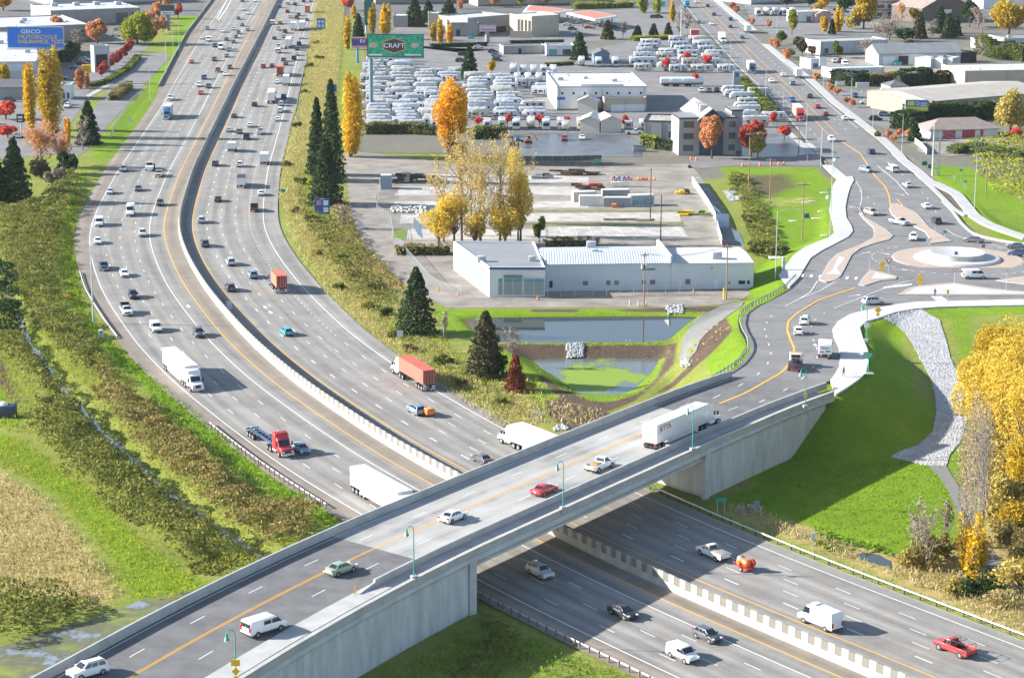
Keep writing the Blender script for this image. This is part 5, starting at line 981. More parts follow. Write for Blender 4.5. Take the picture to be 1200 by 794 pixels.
def bldg(name,label,A,B,depth,H,wall,roof,wins=(),swins=(),gable=None,cat='building',pitch=.22,trim=None,hvac=(),bands=(),z0=0.0,over=.4,group=None,par=.5):
    """front line A-B in the picture, running back by depth; wins: (x0,x1,z0,z1,material) on the front"""
    a,L,r =site(A,B);t =empty(name,(a[0],a[1],z0),r);tag(t,label,cat,group)
    mb =MB();
    if gable == 'y':     # ridge runs away from the viewer, the gable faces front
        gh =H +L*.22;mb.add([(0,0,-.6),(L,0,-.6),(L,0,H),(L/2,0,gh),(0,0,H),(0,depth,-.6),(L,depth,-.6),(L,depth,H),(L/2,depth,gh),(0,depth,H)],[(0,1,2,3,4),(9,8,7,6,5),(0,4,9,5),(1,6,7,2)])
        mb.build('wall',wall,t);rf =MB()
        for s in (0,1):
            x0,x1 =(-over,L/2) if s == 0 else (L/2,L +over);zz0,zz1 =(H -over*.44,gh) if s == 0 else (gh,H -over*.44)
            rf.add([(x0,-over,zz0+.03),(x1,-over,zz1+.03),(x1,depth+over,zz1+.03),(x0,depth+over,zz0+.03),(x0,-over,zz0+.2),(x1,-over,zz1+.2),(x1,depth+over,zz1+.2),(x0,depth+over,zz0+.2)],[(0,3,2,1),(4,5,6,7),(0,1,5,4),(1,2,6,5),(2,3,7,6),(3,0,4,7)])
        rfo =rf.build('roof',roof,t)
    elif gable == 'x' or gable == 'hip':
        gh =H +depth*pitch;hx =depth*.45 if gable == 'hip' else 0
        mb.box(0,L,0,depth,-.6,H)
        if gable == 'x':mb.add([(0,0,H),(0,depth/2,gh),(0,depth,H),(L,0,H),(L,depth/2,gh),(L,depth,H)],[(0,1,2),(3,5,4)])
        mb.build('wall',wall,t);o_ =over;e =H -o_*.44+.02;rf =MB().add([(-o_,-o_,e),(L+o_,-o_,e),(L+(o_ if not hx else -hx),depth/2,gh+.05),((-o_ if not hx else hx),depth/2,gh+.05),(-o_,depth+o_,e),(L+o_,depth+o_,e)],[(0,1,2,3),(3,2,5,4),(0,3,4),(1,5,2)]);rf.add([(x,y,z +.16) for x,y,z in rf.v],[(0,1,2,3),(3,2,5,4)]);rfo =rf.build('roof',roof,t)
    else:
        mb.box(0,L,0,depth,-.6,H);mb.build('wall',wall,t);rfo =MB().box(.3,L -.3,.3,depth -.3,H,H +.06).build('roof',roof,t)
        p =MB();p.box(-.06,L +.06,-.06,.3,H +.003,H +par).box(-.06,L +.06,depth -.3,depth +.06,H +.003,H +par).box(-.06,.3,.3,depth -.3,H +.003,H +par).box(L -.3,L +.06,.3,depth -.3,H +.003,H +par);p.build('parapet',trim or wall,t)
    for w_ in wins:
        x0,x1,za,zb =w_[:4];f =MB().box(x0*L -.06,x1*L +.06,-.05,.02,za -.06,zb +.06).build('window_frame' if len(w_) < 6 else 'panel_frame',mat('window_frame',(.5,.5,.5),.6),t) if len(w_) < 5 or w_[4] is BGLS else None
        MB().box(x0*L,x1*L,-.07,.02,za,zb).build('window' if len(w_) < 5 or w_[4] in (BGLS,TGLS) else 'door',w_[4] if len(w_) > 4 else BGLS,f or t)
    for s,y0,y1,za,zb,m in swins:
        x =0 if s < 0 else L;MB().box(x -.06,x +.06,y0*depth,y1*depth,za,zb).build('window' if m in (BGLS,TGLS) else 'door',m,t)
    for z_,h_,m,x0,x1 in bands:MB().box(x0*L -.03,x1*L +.03,-.06,.0,z_,z_ +h_).build('fascia_band',m,t)
    if not gable and depth > 5 and L > 9:
        rg =random.Random(int(L*7+depth*13));v_ =MB()
        for _ in range(int(min(9,2+L*depth/120))):
            x,y =rg.uniform(1.2,L -1.2),rg.uniform(1.2,depth -1.2);v_.tube((x,y,H),(x,y,H +rg.uniform(.5,.9)),rg.uniform(.12,.3),n=8)
        v_.build('roof_vent',HVACM,t);st_ =MB()
        for f in (.03,.5,.97):st_.box(f*L -.07,f*L +.07,-.13,-.01,0,H -.05)
        st_.build('downpipe',mat('downpipe',(.24,.25,.26),.6),t);MB().box(-.02,L +.02,-.045,-.005,-.3,.55).build('base_course',mat('stained_base',(.17,.165,.155),.9,var=.3,scale=.5),t)
    for x,y,s in hvac:
        MB().box(x*L -s/2,x*L +s/2,y*depth -s*.4,y*depth +s*.4,H +.062,H +.06+s*.55).build('rooftop_unit',HVACM,t,bevel=.05)
    return t,L,r
gw =lambda xs,w,za,zb,m=BGLS:[(x -w/2,x +w/2,za,zb,m) for x in xs]
# white warehouse in the middle
A0,B0 =(573.3,348.2),(638.6,348.2);a0 =G(*A0)[:2];b0 =G(*B0)[:2];c0 =G(531.7,315.8)[:2];wh =empty('warehouse',(a0[0],a0[1],0));tag(wh,'long white warehouse with a glazed corner showroom and metal roofs behind the pond','building')
loc =lambda p:(p[0] -a0[0],p[1] -a0[1]);fp =[loc(a0),loc(b0),loc(b0 +(c0 -a0)*np.array([.25,1])),loc(c0)];H1 =6.3
MB().prism(fp,-.5,H1).build('showroom_wall',W_PLAIN,wh);ins =[(p[0] +(.35 if i in (0,3) else -.35),p[1] +(.35 if i < 2 else -.35)) for i,p in enumerate(fp)]
cp =MB();
for i in range(4):cp.add([(*fp[i],H1 +.003),(*fp[(i+1) % 4],H1 +.003),(*ins[(i+1) % 4],H1 +.003),(*ins[i],H1 +.003),(*fp[i],H1 +.4),(*fp[(i+1) % 4],H1 +.4),(*ins[(i+1) % 4],H1 +.4),(*ins[i],H1 +.4)],FR)
cp.build('parapet',W_PLAIN,wh);MB().prism(ins,H1 +.005,H1 +.08).build('showroom_roof',R_GREY,wh)
l1 =fp[1][0];MB().box(-.04,l1 +.04,-.09,-.02,H1 -.1,H1 +.42).build('blue_fascia',TRIMB,wh)
for x0,x1,ch in ((.16*l1,.24*l1,1.6),(.26*l1,.59*l1,0),(.62*l1,.985*l1,0)):
    f =MB().box(x0 -.08,x1 +.08,-.05,.02,.5,4.3).build('window_frame',mat('white_frame',(.6,.62,.64),.5),wh);n_ =max(1,int((x1 -x0)/1.9))
    for k in range(n_):
        u0,u1 =x0 +(x1 -x0)*k/n_ +.05,x0 +(x1 -x0)*(k +1)/n_ -.05;MB().box(u0,u1,-.08,.02,.6,3.2).build('pane',mat('pale_window_glass',(.22,.28,.29),.08),f);MB().box(u0,u1,-.08,.02,3.26,4.2).build('pane',TGLS,f)
MB().box(.26*l1,.59*l1,-.3,-.02,4.4,4.95).build('canopy_sign',mat('grey_sign',(.16,.17,.2),.6),wh)
sv =np.array(fp[3]) -np.array(fp[0]);sl =np.hypot(*sv);su =sv/sl;so =np.array([-su[1],su[0]])*1.0;so =so if so[0] < 0 else -so
for k in range(12):
    q0 =np.array(fp[0]) +su*(sl*(.06+k*.074));q1 =q0 +su*(sl*.058);MB().prism([q0 -so*.05,q1 -so*.05,q1 +so*.08,q0 +so*.08],.7,4.4).build('window',mat('pale_window_glass',(.22,.28,.29),.08),wh)
b2 =G(638.6,341.5)[:2];e2 =G(785.8,339.4)[:2];e3 =G(882.6,338.2)[:2];H2 =6.0
def hall(p,q,back_px,H,nm,roofm,ridge):
    p,q =np.array(loc(p)),np.array(loc(q));d =(q -p);L =np.hypot(*d);d /= L;n_ =np.array([-d[1],d[0]]);D =float((np.array(loc(G(*back_px,H)[:2])) -p) @ n_)
    P =[p,q,q +n_*D,p +n_*D];zr_ =H +ridge;m_ =MB();m_.prism(P,-.5,H);pm,qm =p +n_*D/2,q +n_*D/2
    m_.add([(*p,H),(*pm,zr_),(*P[3],H),(*q,H),(*qm,zr_),(*P[2],H)],[(0,1,2),(3,5,4)]);m_.build(nm +'_wall',W_WHITE,wh);o =n_*.3
    r_ =MB();V =[(*(p -o),H +.02),(*(q -o),H +.02),(*qm,zr_ +.06),(*pm,zr_ +.06),(*(P[2] +o),H +.02),(*(P[3] +o),H +.02)];r_.add(V,[(0,1,2,3),(3,2,4,5)]);r_.add([(x,y,z +.12) for x,y,z in V],[(0,1,2,3),(3,2,4,5)]);r_.add([V[0],V[1],(V[1][0],V[1][1],V[1][2] +.12),(V[0][0],V[0][1],V[0][2] +.12)],[(0,1,2,3)]);r_.build(nm +'_roof',roofm,wh)
    return p,q,d,n_,D,L
p,q,d,n_,D2,L2 =hall(b2,e2,(700,290),H2,'hall',R_RIB,.9);p3,q3,d3,n3,D3,L3 =hall(e2 +np.array([.05,0]),e3,(840,290.5),H2 -.15,'annex',R_WHITE,.55)
pw =MB();pw.prism([q -d*.25,q +d*.25,q +d*.25+n_*(D2 +.2),q -d*.25+n_*(D2 +.2)],5,H2 +1.7);pw.build('fire_wall',W_PLAIN,wh)
def face(p,d,n_,L,x0,x1,za,zb,m,nm='window'):
    a,b =p +d*(x0*L),p +d*(x1*L);MB().prism([a -n_*.06,b -n_*.06,b +n_*.05,a +n_*.05],za,zb).build(nm,m,wh)
WG =mat('dusty_glass',(.14,.18,.18),.3);BOARD =mat('boarded_panel',(.19,.13,.10),.8)
for x0,x1,za,zb,m,nm in ((.035,.06,.9,2.4,DARKW,'door'),(.30,.34,1.3,2.3,WG,'window'),(.485,.52,1.3,2.3,WG,'window'),(.55,.585,1.3,2.3,WG,'window'),(.77,.80,1.3,2.3,WG,'window'),(.835,.875,1.3,2.3,BOARD,'window'),(.77,.875,4.5,4.95,WG,'vent')):face(p,d,n_,L2,x0,x1,za,zb,m,nm)
for x0,x1,za,zb,m,nm in ((.10,.13,.1,2.3,mat('pale_door',(.6,.62,.64),.6),'door'),(.175,.235,1.2,2.4,BOARD,'window'),(.48,.50,4.7,5.0,WG,'vent'),(.52,.57,.1,2.3,mat('pale_door',(.6,.62,.64),.6),'door'),(.70,.72,1.2,1.6,DARKW,'window'),(.82,.90,1.1,1.9,DARKW,'window'),(.925,.955,1.1,1.9,DARKW,'window')):face(p3,d3,n3,L3,x0,x1,za,zb,m,nm)
for u,v,s in ((564.5,304.5,1.9),(624,304,1.7),(693,288,2.2),(697,296,1.7),(840,300.5,2.2)):
    g =G(u,v,H2 +.7);l_ =loc(g);MB().box(l_[0] -s/2,l_[0] +s/2,l_[1] -s*.35,l_[1] +s*.35,H1 -.2,H1 +.35+s*.5).build('rooftop_unit',HVACM,wh,bevel=.06)
sgn =mat('sign_letter_blue',(.05,.11,.22),.6)
for i,tx in enumerate(('SPOKANE','METALS')[:0]):pass
# caravan dealer's hall and what stands round it
bldg('dealer_hall','large white sales hall with a stepped parapet and blue stripe among the parked caravans',(652.5,129.5),(757.5,129),depth_to((652.5,129.5),(757.5,129),700,86,8),8.0,W_PLAIN,R_WHITE,wins=gw([.06,.185,.31,.435,.56,.685,.81,.935],.022,5.6,6.4,DARKW),bands=((3.7,1.0,mat('blue_stripe',(.03,.12,.42),.5),0,.09),(3.7,1.0,mat('blue_stripe',(.03,.12,.42),.5),.42,.5),(3.7,1.0,mat('blue_stripe',(.03,.12,.42),.5),.93,1.0),(8.5,.7,W_PLAIN,.27,.74)),hvac=((.1,.5,2),(.4,.6,1.5),(.7,.4,1.8)),trim=mat('parapet_cap',(.4,.4,.43),.6))
bldg('workshop_annex','tan flat roofed workshop in front of the white sales hall',(708,131.5),(757,131),8,4.6,W_BEIGE,R_TAN,wins=[(.16,.98,.1,2.6,W_PLAIN)])
for A,B,l in (((679.5,155.5),(702.5,156),'pale gabled shed left of its twin beside the caravan lot'),((704,156),(728,155.5),'pale gabled shed right of its twin beside the caravan lot'),((677,131.5),(700,132),'low gabled shed behind the pair of pale sheds')):bldg('shed',l,A,B,10,4.0,mat('shed_wall',(.50,.47,.42),.8,var=.06),mat('shed_roof',(.58,.55,.5),.7),gable='y',group=None)
# three storey office
oa,ob =(795,182.5),(862,181.5);a_,OL,orr =site(oa,ob);off_ =empty('office_building',(a_[0],a_[1],0),orr);tag(off_,'three storey grey office block with a dark blue gable behind red trees','building')
def oblock(x0,x1,y0,y1,H,wall,roof,nm):
    MB().box(x0*OL,x1*OL,y0,y1,-.5,H).build(nm,wall,off_);MB().box(x0*OL -.15,x1*OL +.15,y0 -.15,y1 +.15,H +.003,H +.35).build('roof_edge',DARKW,off_);MB().box(x0*OL +.2,x1*OL -.2,y0 +.2,y1 -.2,H +.3,H +.42).build('flat_roof',roof,off_)
OW =mat('office_wall',(.32,.315,.325),.85,var=.08,scale=.3)
oblock(0,.36,0,12,11.3,OW,R_GREY,'stair_wing');oblock(.765,1.0,0,14,11.3,OW,R_GREY,'east_wing');oblock(1.0,1.2,7,16,12.6,OW,R_GREY,'far_wing')
gx0,gx1 =.36*OL,.765*OL;gm_ =(gx0 +gx1)/2;g_ =MB();g_.add([(gx0,-.8,-.5),(gx1,-.8,-.5),(gx1,-.8,11.2),(gm_,-.8,14.2),(gx0,-.8,11.2),(gx0,26,-.5),(gx1,26,-.5),(gx1,26,11.2),(gm_,26,14.2),(gx0,26,11.2)],[(0,1,2,3,4),(9,8,7,6,5),(0,4,9,5),(1,6,7,2)]);g_.build('gable_wall',W_DARK,off_)
rf =MB()
for s in (0,1):
    x0,x1 =(gx0 -.9,gm_) if s == 0 else (gm_,gx1 +.9);za,zb =(10.75,14.3) if s == 0 else (14.3,10.75);rf.add([(x0,-1.4,za),(x1,-1.4,zb),(x1,26.5,zb),(x0,26.5,za),(x0,-1.4,za+.25),(x1,-1.4,zb+.25),(x1,26.5,zb+.25),(x0,26.5,za+.25)],FR)
rf.build('gable_roof',R_GREY,off_);
for y in (5,8.5,12):MB().box(gm_ -2.6,gm_ -.8,y,y +1.6,12.5,14.9).build('dormer',mat('dormer_side',(.5,.48,.45),.7),off_)
for z in (1.4,5.0,8.6):
    for x0,x1 in ((.08,.26),(.87,.985)):MB().box(x0*OL,x1*OL,-.08,.02,z,z +1.9).build('window',BGLS,off_)
for x in (.44,.64):
    for z in (5,8.4):MB().box(x*OL,(x +.06)*OL,-.88,-.78,z,z +1.8).build('window',mat('red_brown_glass',(.14,.05,.05),.15),off_)
bldg('low_office','two storey beige office wing left of the three storey block',(754,170),(795,171),16,7.4,OW,R_TAN,wins=[(.70,.92,2.6,4.6)],trim=mat('dark_coping',(.06,.06,.06),.6))
# filling station
def canopy(px,label,H=5.6):
    P =[G(u,v,H)[:2] for u,v in px];c =np.mean(P,0);t =empty('fuel_canopy',(c[0],c[1],0));tag(t,label,'fuel canopy');P =[p -c for p in P]
    MB().prism(P,H -1.0,H).build('canopy',mat('canopy_white',(.7,.7,.69),.6),t);MB().prism([p*.9 for p in P],H +.004,H +.1).build('canopy_top',mat('canopy_red',(.45,.16,.11),.7),t)
    for i in range(4):
        for f in (.3,.72):
            p =P[i]*.8*(1-f*.0) +(P[(i+1) % 4] -P[i])*(.0 if f == .3 else .5)*.8;MB().box(p[0] -.35,p[0] +.35,p[1] -.35,p[1] +.35,-.5,H -1).build('column',W_GREY,t)
    return t
canopy([(613,13),(620,6),(672,11.5),(648,14.8)],'red topped filling station canopy, the farther one');canopy([(664,14.5),(692,12.4),(723,18.5),(697,22.5)],'red topped filling station canopy, the nearer one')
for x in (676,689,700,706):
    g =G(x,31,0);t =empty('fuel_pump',(g[0],g[1],0));tag(t,'fuel pump under the nearer canopy of the filling station','fuel pump','pumps under the filling station canopy');MB().box(-.4,.4,-.3,.3,-.5,2).build('cabinet',paint('white'),t);MB().box(-.36,.36,-.33,.33,1.2,1.8).build('display',BLK,t)
B =bldg
B('bank_building','low grey building with pale roofs left of the filling station',(524,43),(560,43),22,6,W_GREY,R_WHITE,wins=[(.3,.42,.2,3.2,DARKW)]);B('bank_hall','grey hall with a wide overhanging roof next to the low grey building',(548,42),(598,37.5),20,7.5,W_GREY,R_LILAC,wins=[(.3,.9,.3,3.0,DARKW)],par=.7)
B('kiosk_building','beige corner building with tall dark windows by the filling station',(597,40),(623,43.5),16,9,W_BEIGE,R_WHITE,wins=gw([.42,.58,.74,.9],.1,1,7.4,DARKW));B('corner_wall','low pale curved wall in front of the beige corner building',(598,44.5),(623,44.8),1.0,3.0,W_BEIGE,W_BEIGE,cat='wall',par=.1)
B('flat_shop','small white roofed grey shop left of the dark conifers',(461,32),(478,32),14,5,W_GREY,R_WHITE);B('pale_shop','small beige shop behind the yellow street trees',(502,34),(514,34),12,7,W_BEIGE,R_WHITE)
B('blue_house','small blue gabled house behind the white sales hall',(696,75),(714,75),12,4,W_BLUE,R_DK,gable='y');B('white_shop','white single storey shop with a teal window beside the lot',(640,66),(672,66),10,4.2,W_PLAIN,R_GREY,wins=[(.1,.4,.6,3,TGLS),(.6,.9,.6,3)]);B('rest_stop_shed','long low pale wall building behind the caravan rows',(590,64),(640,63),8,3.2,W_GREY,R_GREY,wins=[(.35,.42,.1,2.4,DARKW)])
# industrial roofs, upper left
B('warehouse_block','broad white roofed warehouse under the blue billboard',(-40,99),(43,98),depth_to((-40,99),(43,98),20,38,8),8,W_LG,R_LILAC,hvac=((.5,.8,3),(.3,.6,2.5),(.8,.3,2)),bands=((5,2.6,mat('pale_band',(.50,.54,.60),.7),0,1),))
B('warehouse_block','pale roofed warehouse with a row of roof units behind the billboard',(0,52),(104,48),depth_to((0,52),(104,48),60,19,7),7,W_GREY,R_LILAC,wins=[(.82,.95,2.2,4.8,DARKW)],hvac=((.36,.4,2.5),(.44,.6,2.5),(.75,.55,2.5)))
B('warehouse_block','farther pale roofed warehouse with a glazed entrance',(60,31),(165,27),depth_to((60,31),(165,27),100,4,7),7,W_GREY,R_LILAC,wins=[(.72,.86,.5,5.4),(.9,.96,.5,5.4)],hvac=((.2,.7,3),(.45,.7,3),(.68,.7,3),(.9,.6,3)))
B('stair_tower','dark flat roofed block rising between the pale warehouses',(65,19.5),(108,19),12,9,W_GREY,R_OLD,wins=gw([.1,.2,.3,.4],.05,5,6.5,DARKW));B('far_warehouse','pale grey warehouse at the upper left picture edge',(62,7),(195,2),60,9,W_LG,R_LILAC)
B('shop_unit','small white shop right of the yellow poplars',(70,117),(83,117),9,5,W_PLAIN,R_GREY,wins=[(.2,.5,.4,2.6),(.65,.9,.4,2.6)]);B('shop_unit','long dark roofed shop behind the red trees at the left edge',(-30,117),(40,117),10,4.5,W_GREY,R_DK,gable='x');
for u,v in ((118,84),):B('sign_tower','grey gateway pylon with a recessed dark panel beside the red hedge',(111,85),(129,84),4,10,W_LG,R_LILAC,wins=[(.12,.85,1,7,DARKW)],cat='pylon')
# right hand side
B('long_workshop','long pale blue workshop with a grey pitched roof and open bays',(1029.5,77),(1125.5,75),15,4.8,W_LG,R_OLD,gable='x',wins=[(.24,.36,.1,3.8,DARKW),(.80,.93,.1,3.8,DARKW),(.05,.2,.1,3.6,W_PLAIN)]);B('carport','dark open carport at the end of the long workshop',(1125.8,75),(1144,74),10,4.2,DARKW,R_OLD)
B('white_hall','white hall with a tan flat roof behind the avenue trees',(961,65),(1040,62),14,5.4,W_LG,R_TAN,wins=[(.06,.12,.8,3),(.2,.26,.8,3)]);B('office_cabin','long low white building behind the dark hedge',(974,92),(1036,90),9,3.4,W_PLAIN,R_WHITE)
B('tan_warehouse','big tan roofed warehouse behind the dark green hedge',(1091.5,139),(1230,127),depth_to((1091.5,139),(1230,127),1068,102,6),6,W_TAN,R_TAN,gable='x',pitch=.05,wins=[(.18,.3,2.6,5,BOARD),(.49,.52,3,4.6,W_PLAIN)]);B('white_roof_hall','white flat roofed hall beyond the tan warehouse',(1130,103),(1230,101),24,6,W_BEIGE,R_WHITE);B('flat_roof_shop','pale flat roofed shop left of the tan warehouse',(1046,128),(1084,127.5),16,5,W_BEIGE,R_LILAC)
B('red_door_house','low white building with dark red doors and a brown roof',(1090,163),(1169,160.5),12,3.1,W_PLAIN,R_BRN,gable='hip',wins=[(.185,.37,.1,2.5,REDP),(.47,.66,.1,2.5,REDP),(.74,.785,.1,2.5,REDP)],over=.9);B('small_house','tiny white house with blue trim and a dark hipped roof',(1043,110.5),(1063,110),9,3,W_PLAIN,R_DK,gable='hip',wins=[(.2,.4,.5,2.2,TRIMB),(.6,.8,.5,2.2,TRIMB)])
B('brown_house','big dark brown house with a broad tan roof at the top right',(1080,27),(1137,24),24,7,W_BRN,R_BRN,gable='y',wins=[(.05,.18,1,2.8),(.05,.18,4,5.8),(.45,.6,4,6,W_PLAIN),(.75,.9,1,2.8)]);B('apartment_block','orange and white apartment block with balconies behind the yellow trees',(1024,22),(1053,21),16,13,W_PLAIN,R_BRN,wins=[(.1,.4,1,3),(.55,.9,1,3),(.1,.4,5,7),(.55,.9,5,7),(.1,.4,9,11),(.55,.9,9,11)],bands=((3.6,1.0,mat('orange_balcony',(.5,.2,.1),.7),0,1),(7.6,1.0,mat('orange_balcony',(.5,.2,.1),.7),0,1)))
B('white_house','white two storey house at the top right picture edge',(1152,10),(1188,9),14,8,W_PLAIN,R_BRN,gable='x',wins=gw([.2,.45,.7],.12,5,6.6));B('metal_shed','pale metal sheds behind the tall green hedge',(1137,56),(1150,60),10,4,W_PLAIN,R_OLD);B('metal_shed','long blue grey metal shed at the right picture edge',(1176,58),(1225,57),16,4.4,W_LG,R_OLD,hvac=((.3,.5,1.5),))
B('garage_unit','white unit with a low roof beyond the avenue car lot',(934,27),(970,26),12,5,W_PLAIN,R_WHITE,wins=[(.3,.45,.3,3),(.6,.8,.3,3)]);B('pink_house','small pale house with a brown gable behind the yellow street trees',(956,27),(974,26.5),10,4,mat('pink_wall',(.45,.3,.26),.8),R_BRN,gable='y');B('diner','white corner diner with an awning by the avenue',(950,81),(968,80),8,3.6,W_PLAIN,R_GREY,wins=[(.15,.45,.5,2.2),(.6,.85,.5,2.2)])
B('white_terrace','row of pale flats far behind the avenue',(1046,4),(1062,3),10,6,W_PLAIN,R_BRN);B('far_warehouse','far tan hall behind the filling station',(560,7),(700,4),30,6,W_BEIGE,R_LILAC);B('far_warehouse','far pale hall at the top of the picture centre',(440,5),(530,3),30,7,W_GREY,R_WHITE);B('far_warehouse','far white hall beyond the avenue',(880,5),(990,-1),30,6,W_LG,R_LILAC)
# containers and parked trailers
def box_thing(name,label,A,B_,depth,H,m,cat,roofm=None,graffiti=False,group=None):
    a,L,r =site(A,B_);t =empty(name,(a[0],a[1],0),r);tag(t,label,cat,group);MB().box(0,L,0,depth,-.1,H).build('body',m,t);MB().box(.08,L -.08,.08,depth -.08,H,H +.04).build('top',roofm or mat('container_top',(.5,.5,.49),.7),t);MB().box(L -.02,L +.02,.1,depth -.1,.1,H -.1).build('end_door',mat('grey_door',(.36,.37,.38),.7),t)
    if graffiti:
        g_ =mat('spray_paint',(.03,.12,.16),.6,var=.9,scale=1.3,col2=(.35,.45,.45));MB().box(.4,L -.3,-.012,.0,.3,H -.3).build('spray_painting',g_,t)
    return t
WC =cladding('corrugated_white',(.56,.56,.54),2.5,0,.4);GC =cladding('corrugated_grey',(.26,.27,.29),2.5,0,.4)
box_thing('container','white shipping container, front left of the yard cluster',(679,241.5),(706.5,241.5),2.5,2.7,WC,'container');box_thing('container','grey shipping container with an orange box in front',(706.8,242.6),(738.5,242.6),2.5,2.5,GC,'container');box_thing('container','spray painted white container at the right of the yard cluster',(738.8,242),(767,241),2.5,3.0,WC,'container',graffiti=True);box_thing('container','beige container behind the white one in the yard',(672,237),(699,236),2.5,2.7,mat('beige_container',(.5,.45,.36),.7),'container');box_thing('container','grey container with a dark hatch at the back of the cluster',(706,234),(738,233.5),2.5,2.6,GC,'container')
box_thing('tool_bin','small orange bin standing against the grey container',(717,244),(722.5,244),1,1.1,paint('orange'),'bin');box_thing('storage_tank','tall pale blue tank box at the corner of the yard fence',(446,222),(459,222),3,3.9,mat('pale_blue_panel',(.22,.30,.36),.7),'tank')
for A,B_,l in (((1072,79),(1090,80.5),'left'),((1087.5,79),(1104,80.5),'middle'),((1100.5,79),(1115.5,80),'right')):box_thing('parked_trailer',f'white box trailer parked outside the long workshop, {l} of the three',A,B_,9,4,paint('white'),'trailer',group='white trailers parked at the long workshop')
for A,B_,c,l in (((1103,97),(1113,96.5),'red','red roofed cabin standing in the hedge, the left of two'),((1118,95),(1129,94.5),'dark red','faded red roofed cabin standing in the hedge'),((1163,91),(1174,91),'truck green','green roofed cabin behind the white flat hall'),((1181,91),(1192,91),'dark red','pinkish roofed cabin right of the green one')):box_thing('cabin',l,A,B_,4,3.6,paint(c),'cabin',roofm=paint(c))
# ================================================================ trees
BARK =mat('bark',(.12,.09,.07),.95,var=.3,scale=2);PBARK =mat('pale_bark',(.26,.22,.18),.95,var=.3,scale=2)
LM =dict(lemon=leafmat('lemon_leaves',(.46,.32,.04),(.74,.56,.09),(.86,.74,.22),.5),haze=leafmat('pale_gold_twigs',(.44,.32,.11),(.64,.49,.17),(.74,.58,.22),.45),conifer=leafmat('conifer_needles',(.022,.045,.018),(.05,.085,.03),(.09,.125,.04),.2),olive=leafmat('olive_needles',(.05,.05,.022),(.10,.095,.04),(.16,.13,.06),.15),rust=leafmat('rust_needles',(.12,.03,.015),(.26,.07,.03),(.36,.12,.05),.2),
  yellow=leafmat('yellow_leaves',(.44,.26,.012),(.72,.48,.02),(.84,.62,.05)),amber=leafmat('amber_leaves',(.40,.24,.03),(.66,.42,.06),(.78,.56,.12)),gold=leafmat('gold_leaves',(.32,.21,.014),(.58,.40,.03),(.72,.54,.06)),orange=leafmat('orange_leaves',(.58,.27,.012),(.80,.44,.02),(.86,.55,.05)),red=leafmat('red_leaves',(.36,.05,.045),(.56,.13,.09),(.66,.24,.14)),scarlet=leafmat('scarlet_leaves',(.54,.06,.05),(.70,.15,.09)),coral=leafmat('coral_leaves',(.48,.20,.09),(.68,.34,.15),(.76,.46,.24)),green=leafmat('green_leaves',(.065,.10,.016),(.17,.21,.032),(.30,.31,.06)),lime=leafmat('lime_leaves',(.19,.23,.018),(.38,.38,.035),(.52,.47,.06)),dusk=leafmat('bare_twigs',(.20,.16,.13),(.33,.27,.22),(.42,.35,.29),.1),tan=leafmat('tan_leaves',(.32,.25,.06),(.54,.43,.12),(.64,.53,.18)),bramble=leafmat('bramble_leaves',(.08,.10,.025),(.25,.245,.05),(.42,.33,.10)),brown=leafmat('brown_bramble',(.15,.12,.04),(.33,.26,.085),(.48,.33,.14)),hedge=leafmat('hedge_leaves',(.018,.04,.012),(.045,.085,.018),(.09,.13,.03),.2),straw=leafmat('straw_blades',(.33,.27,.11),(.54,.45,.21),(.68,.58,.33),.4),grass=leafmat('grass_blades',(.09,.17,.01),(.20,.32,.018),(.34,.43,.05),.4))
def leaves(C,size,rng,flat=.0,upright=False):
    """one small bent quad per point"""
    n =len(C);s =size*rng.uniform(.6,1.35,n)
    a =rng.normal(size=(n,3));
    if upright:a[:,2] =np.abs(a[:,2]) +1.2
    a /= np.linalg.norm(a,axis=1)[:,None];b =rng.normal(size=(n,3));b -= (b*a).sum(1)[:,None]*a;b /= np.linalg.norm(b,axis=1)[:,None]
    A =a*s[:,None];B_ =b*(s*(.32 if upright else .62))[:,None];V =np.stack([C -A*.5-B_*.5,C -A*.5+B_*.5,C +A*.5+B_*.4,C +A*.5-B_*.4],1).reshape(-1,3)
    return V,np.arange(4*n).reshape(-1,4)
def limb(mb,p0,p1,r0,r1,rng,n=4,wob=.06):
    pts =[np.array(p0,float)];L =np.linalg.norm(np.array(p1) -p0)
    for i in range(1,n +1):pts.append(np.array(p0) +(np.array(p1) -p0)*i/n +rng.normal(size=3)*L*wob*(i < n)*np.array([1,1,.3]))
    for i in range(n):mb.tube(pts[i],pts[i+1],r0 +(r1 -r0)*i/n,r0 +(r1 -r0)*(i+1)/n,6,cap=False)
    return pts
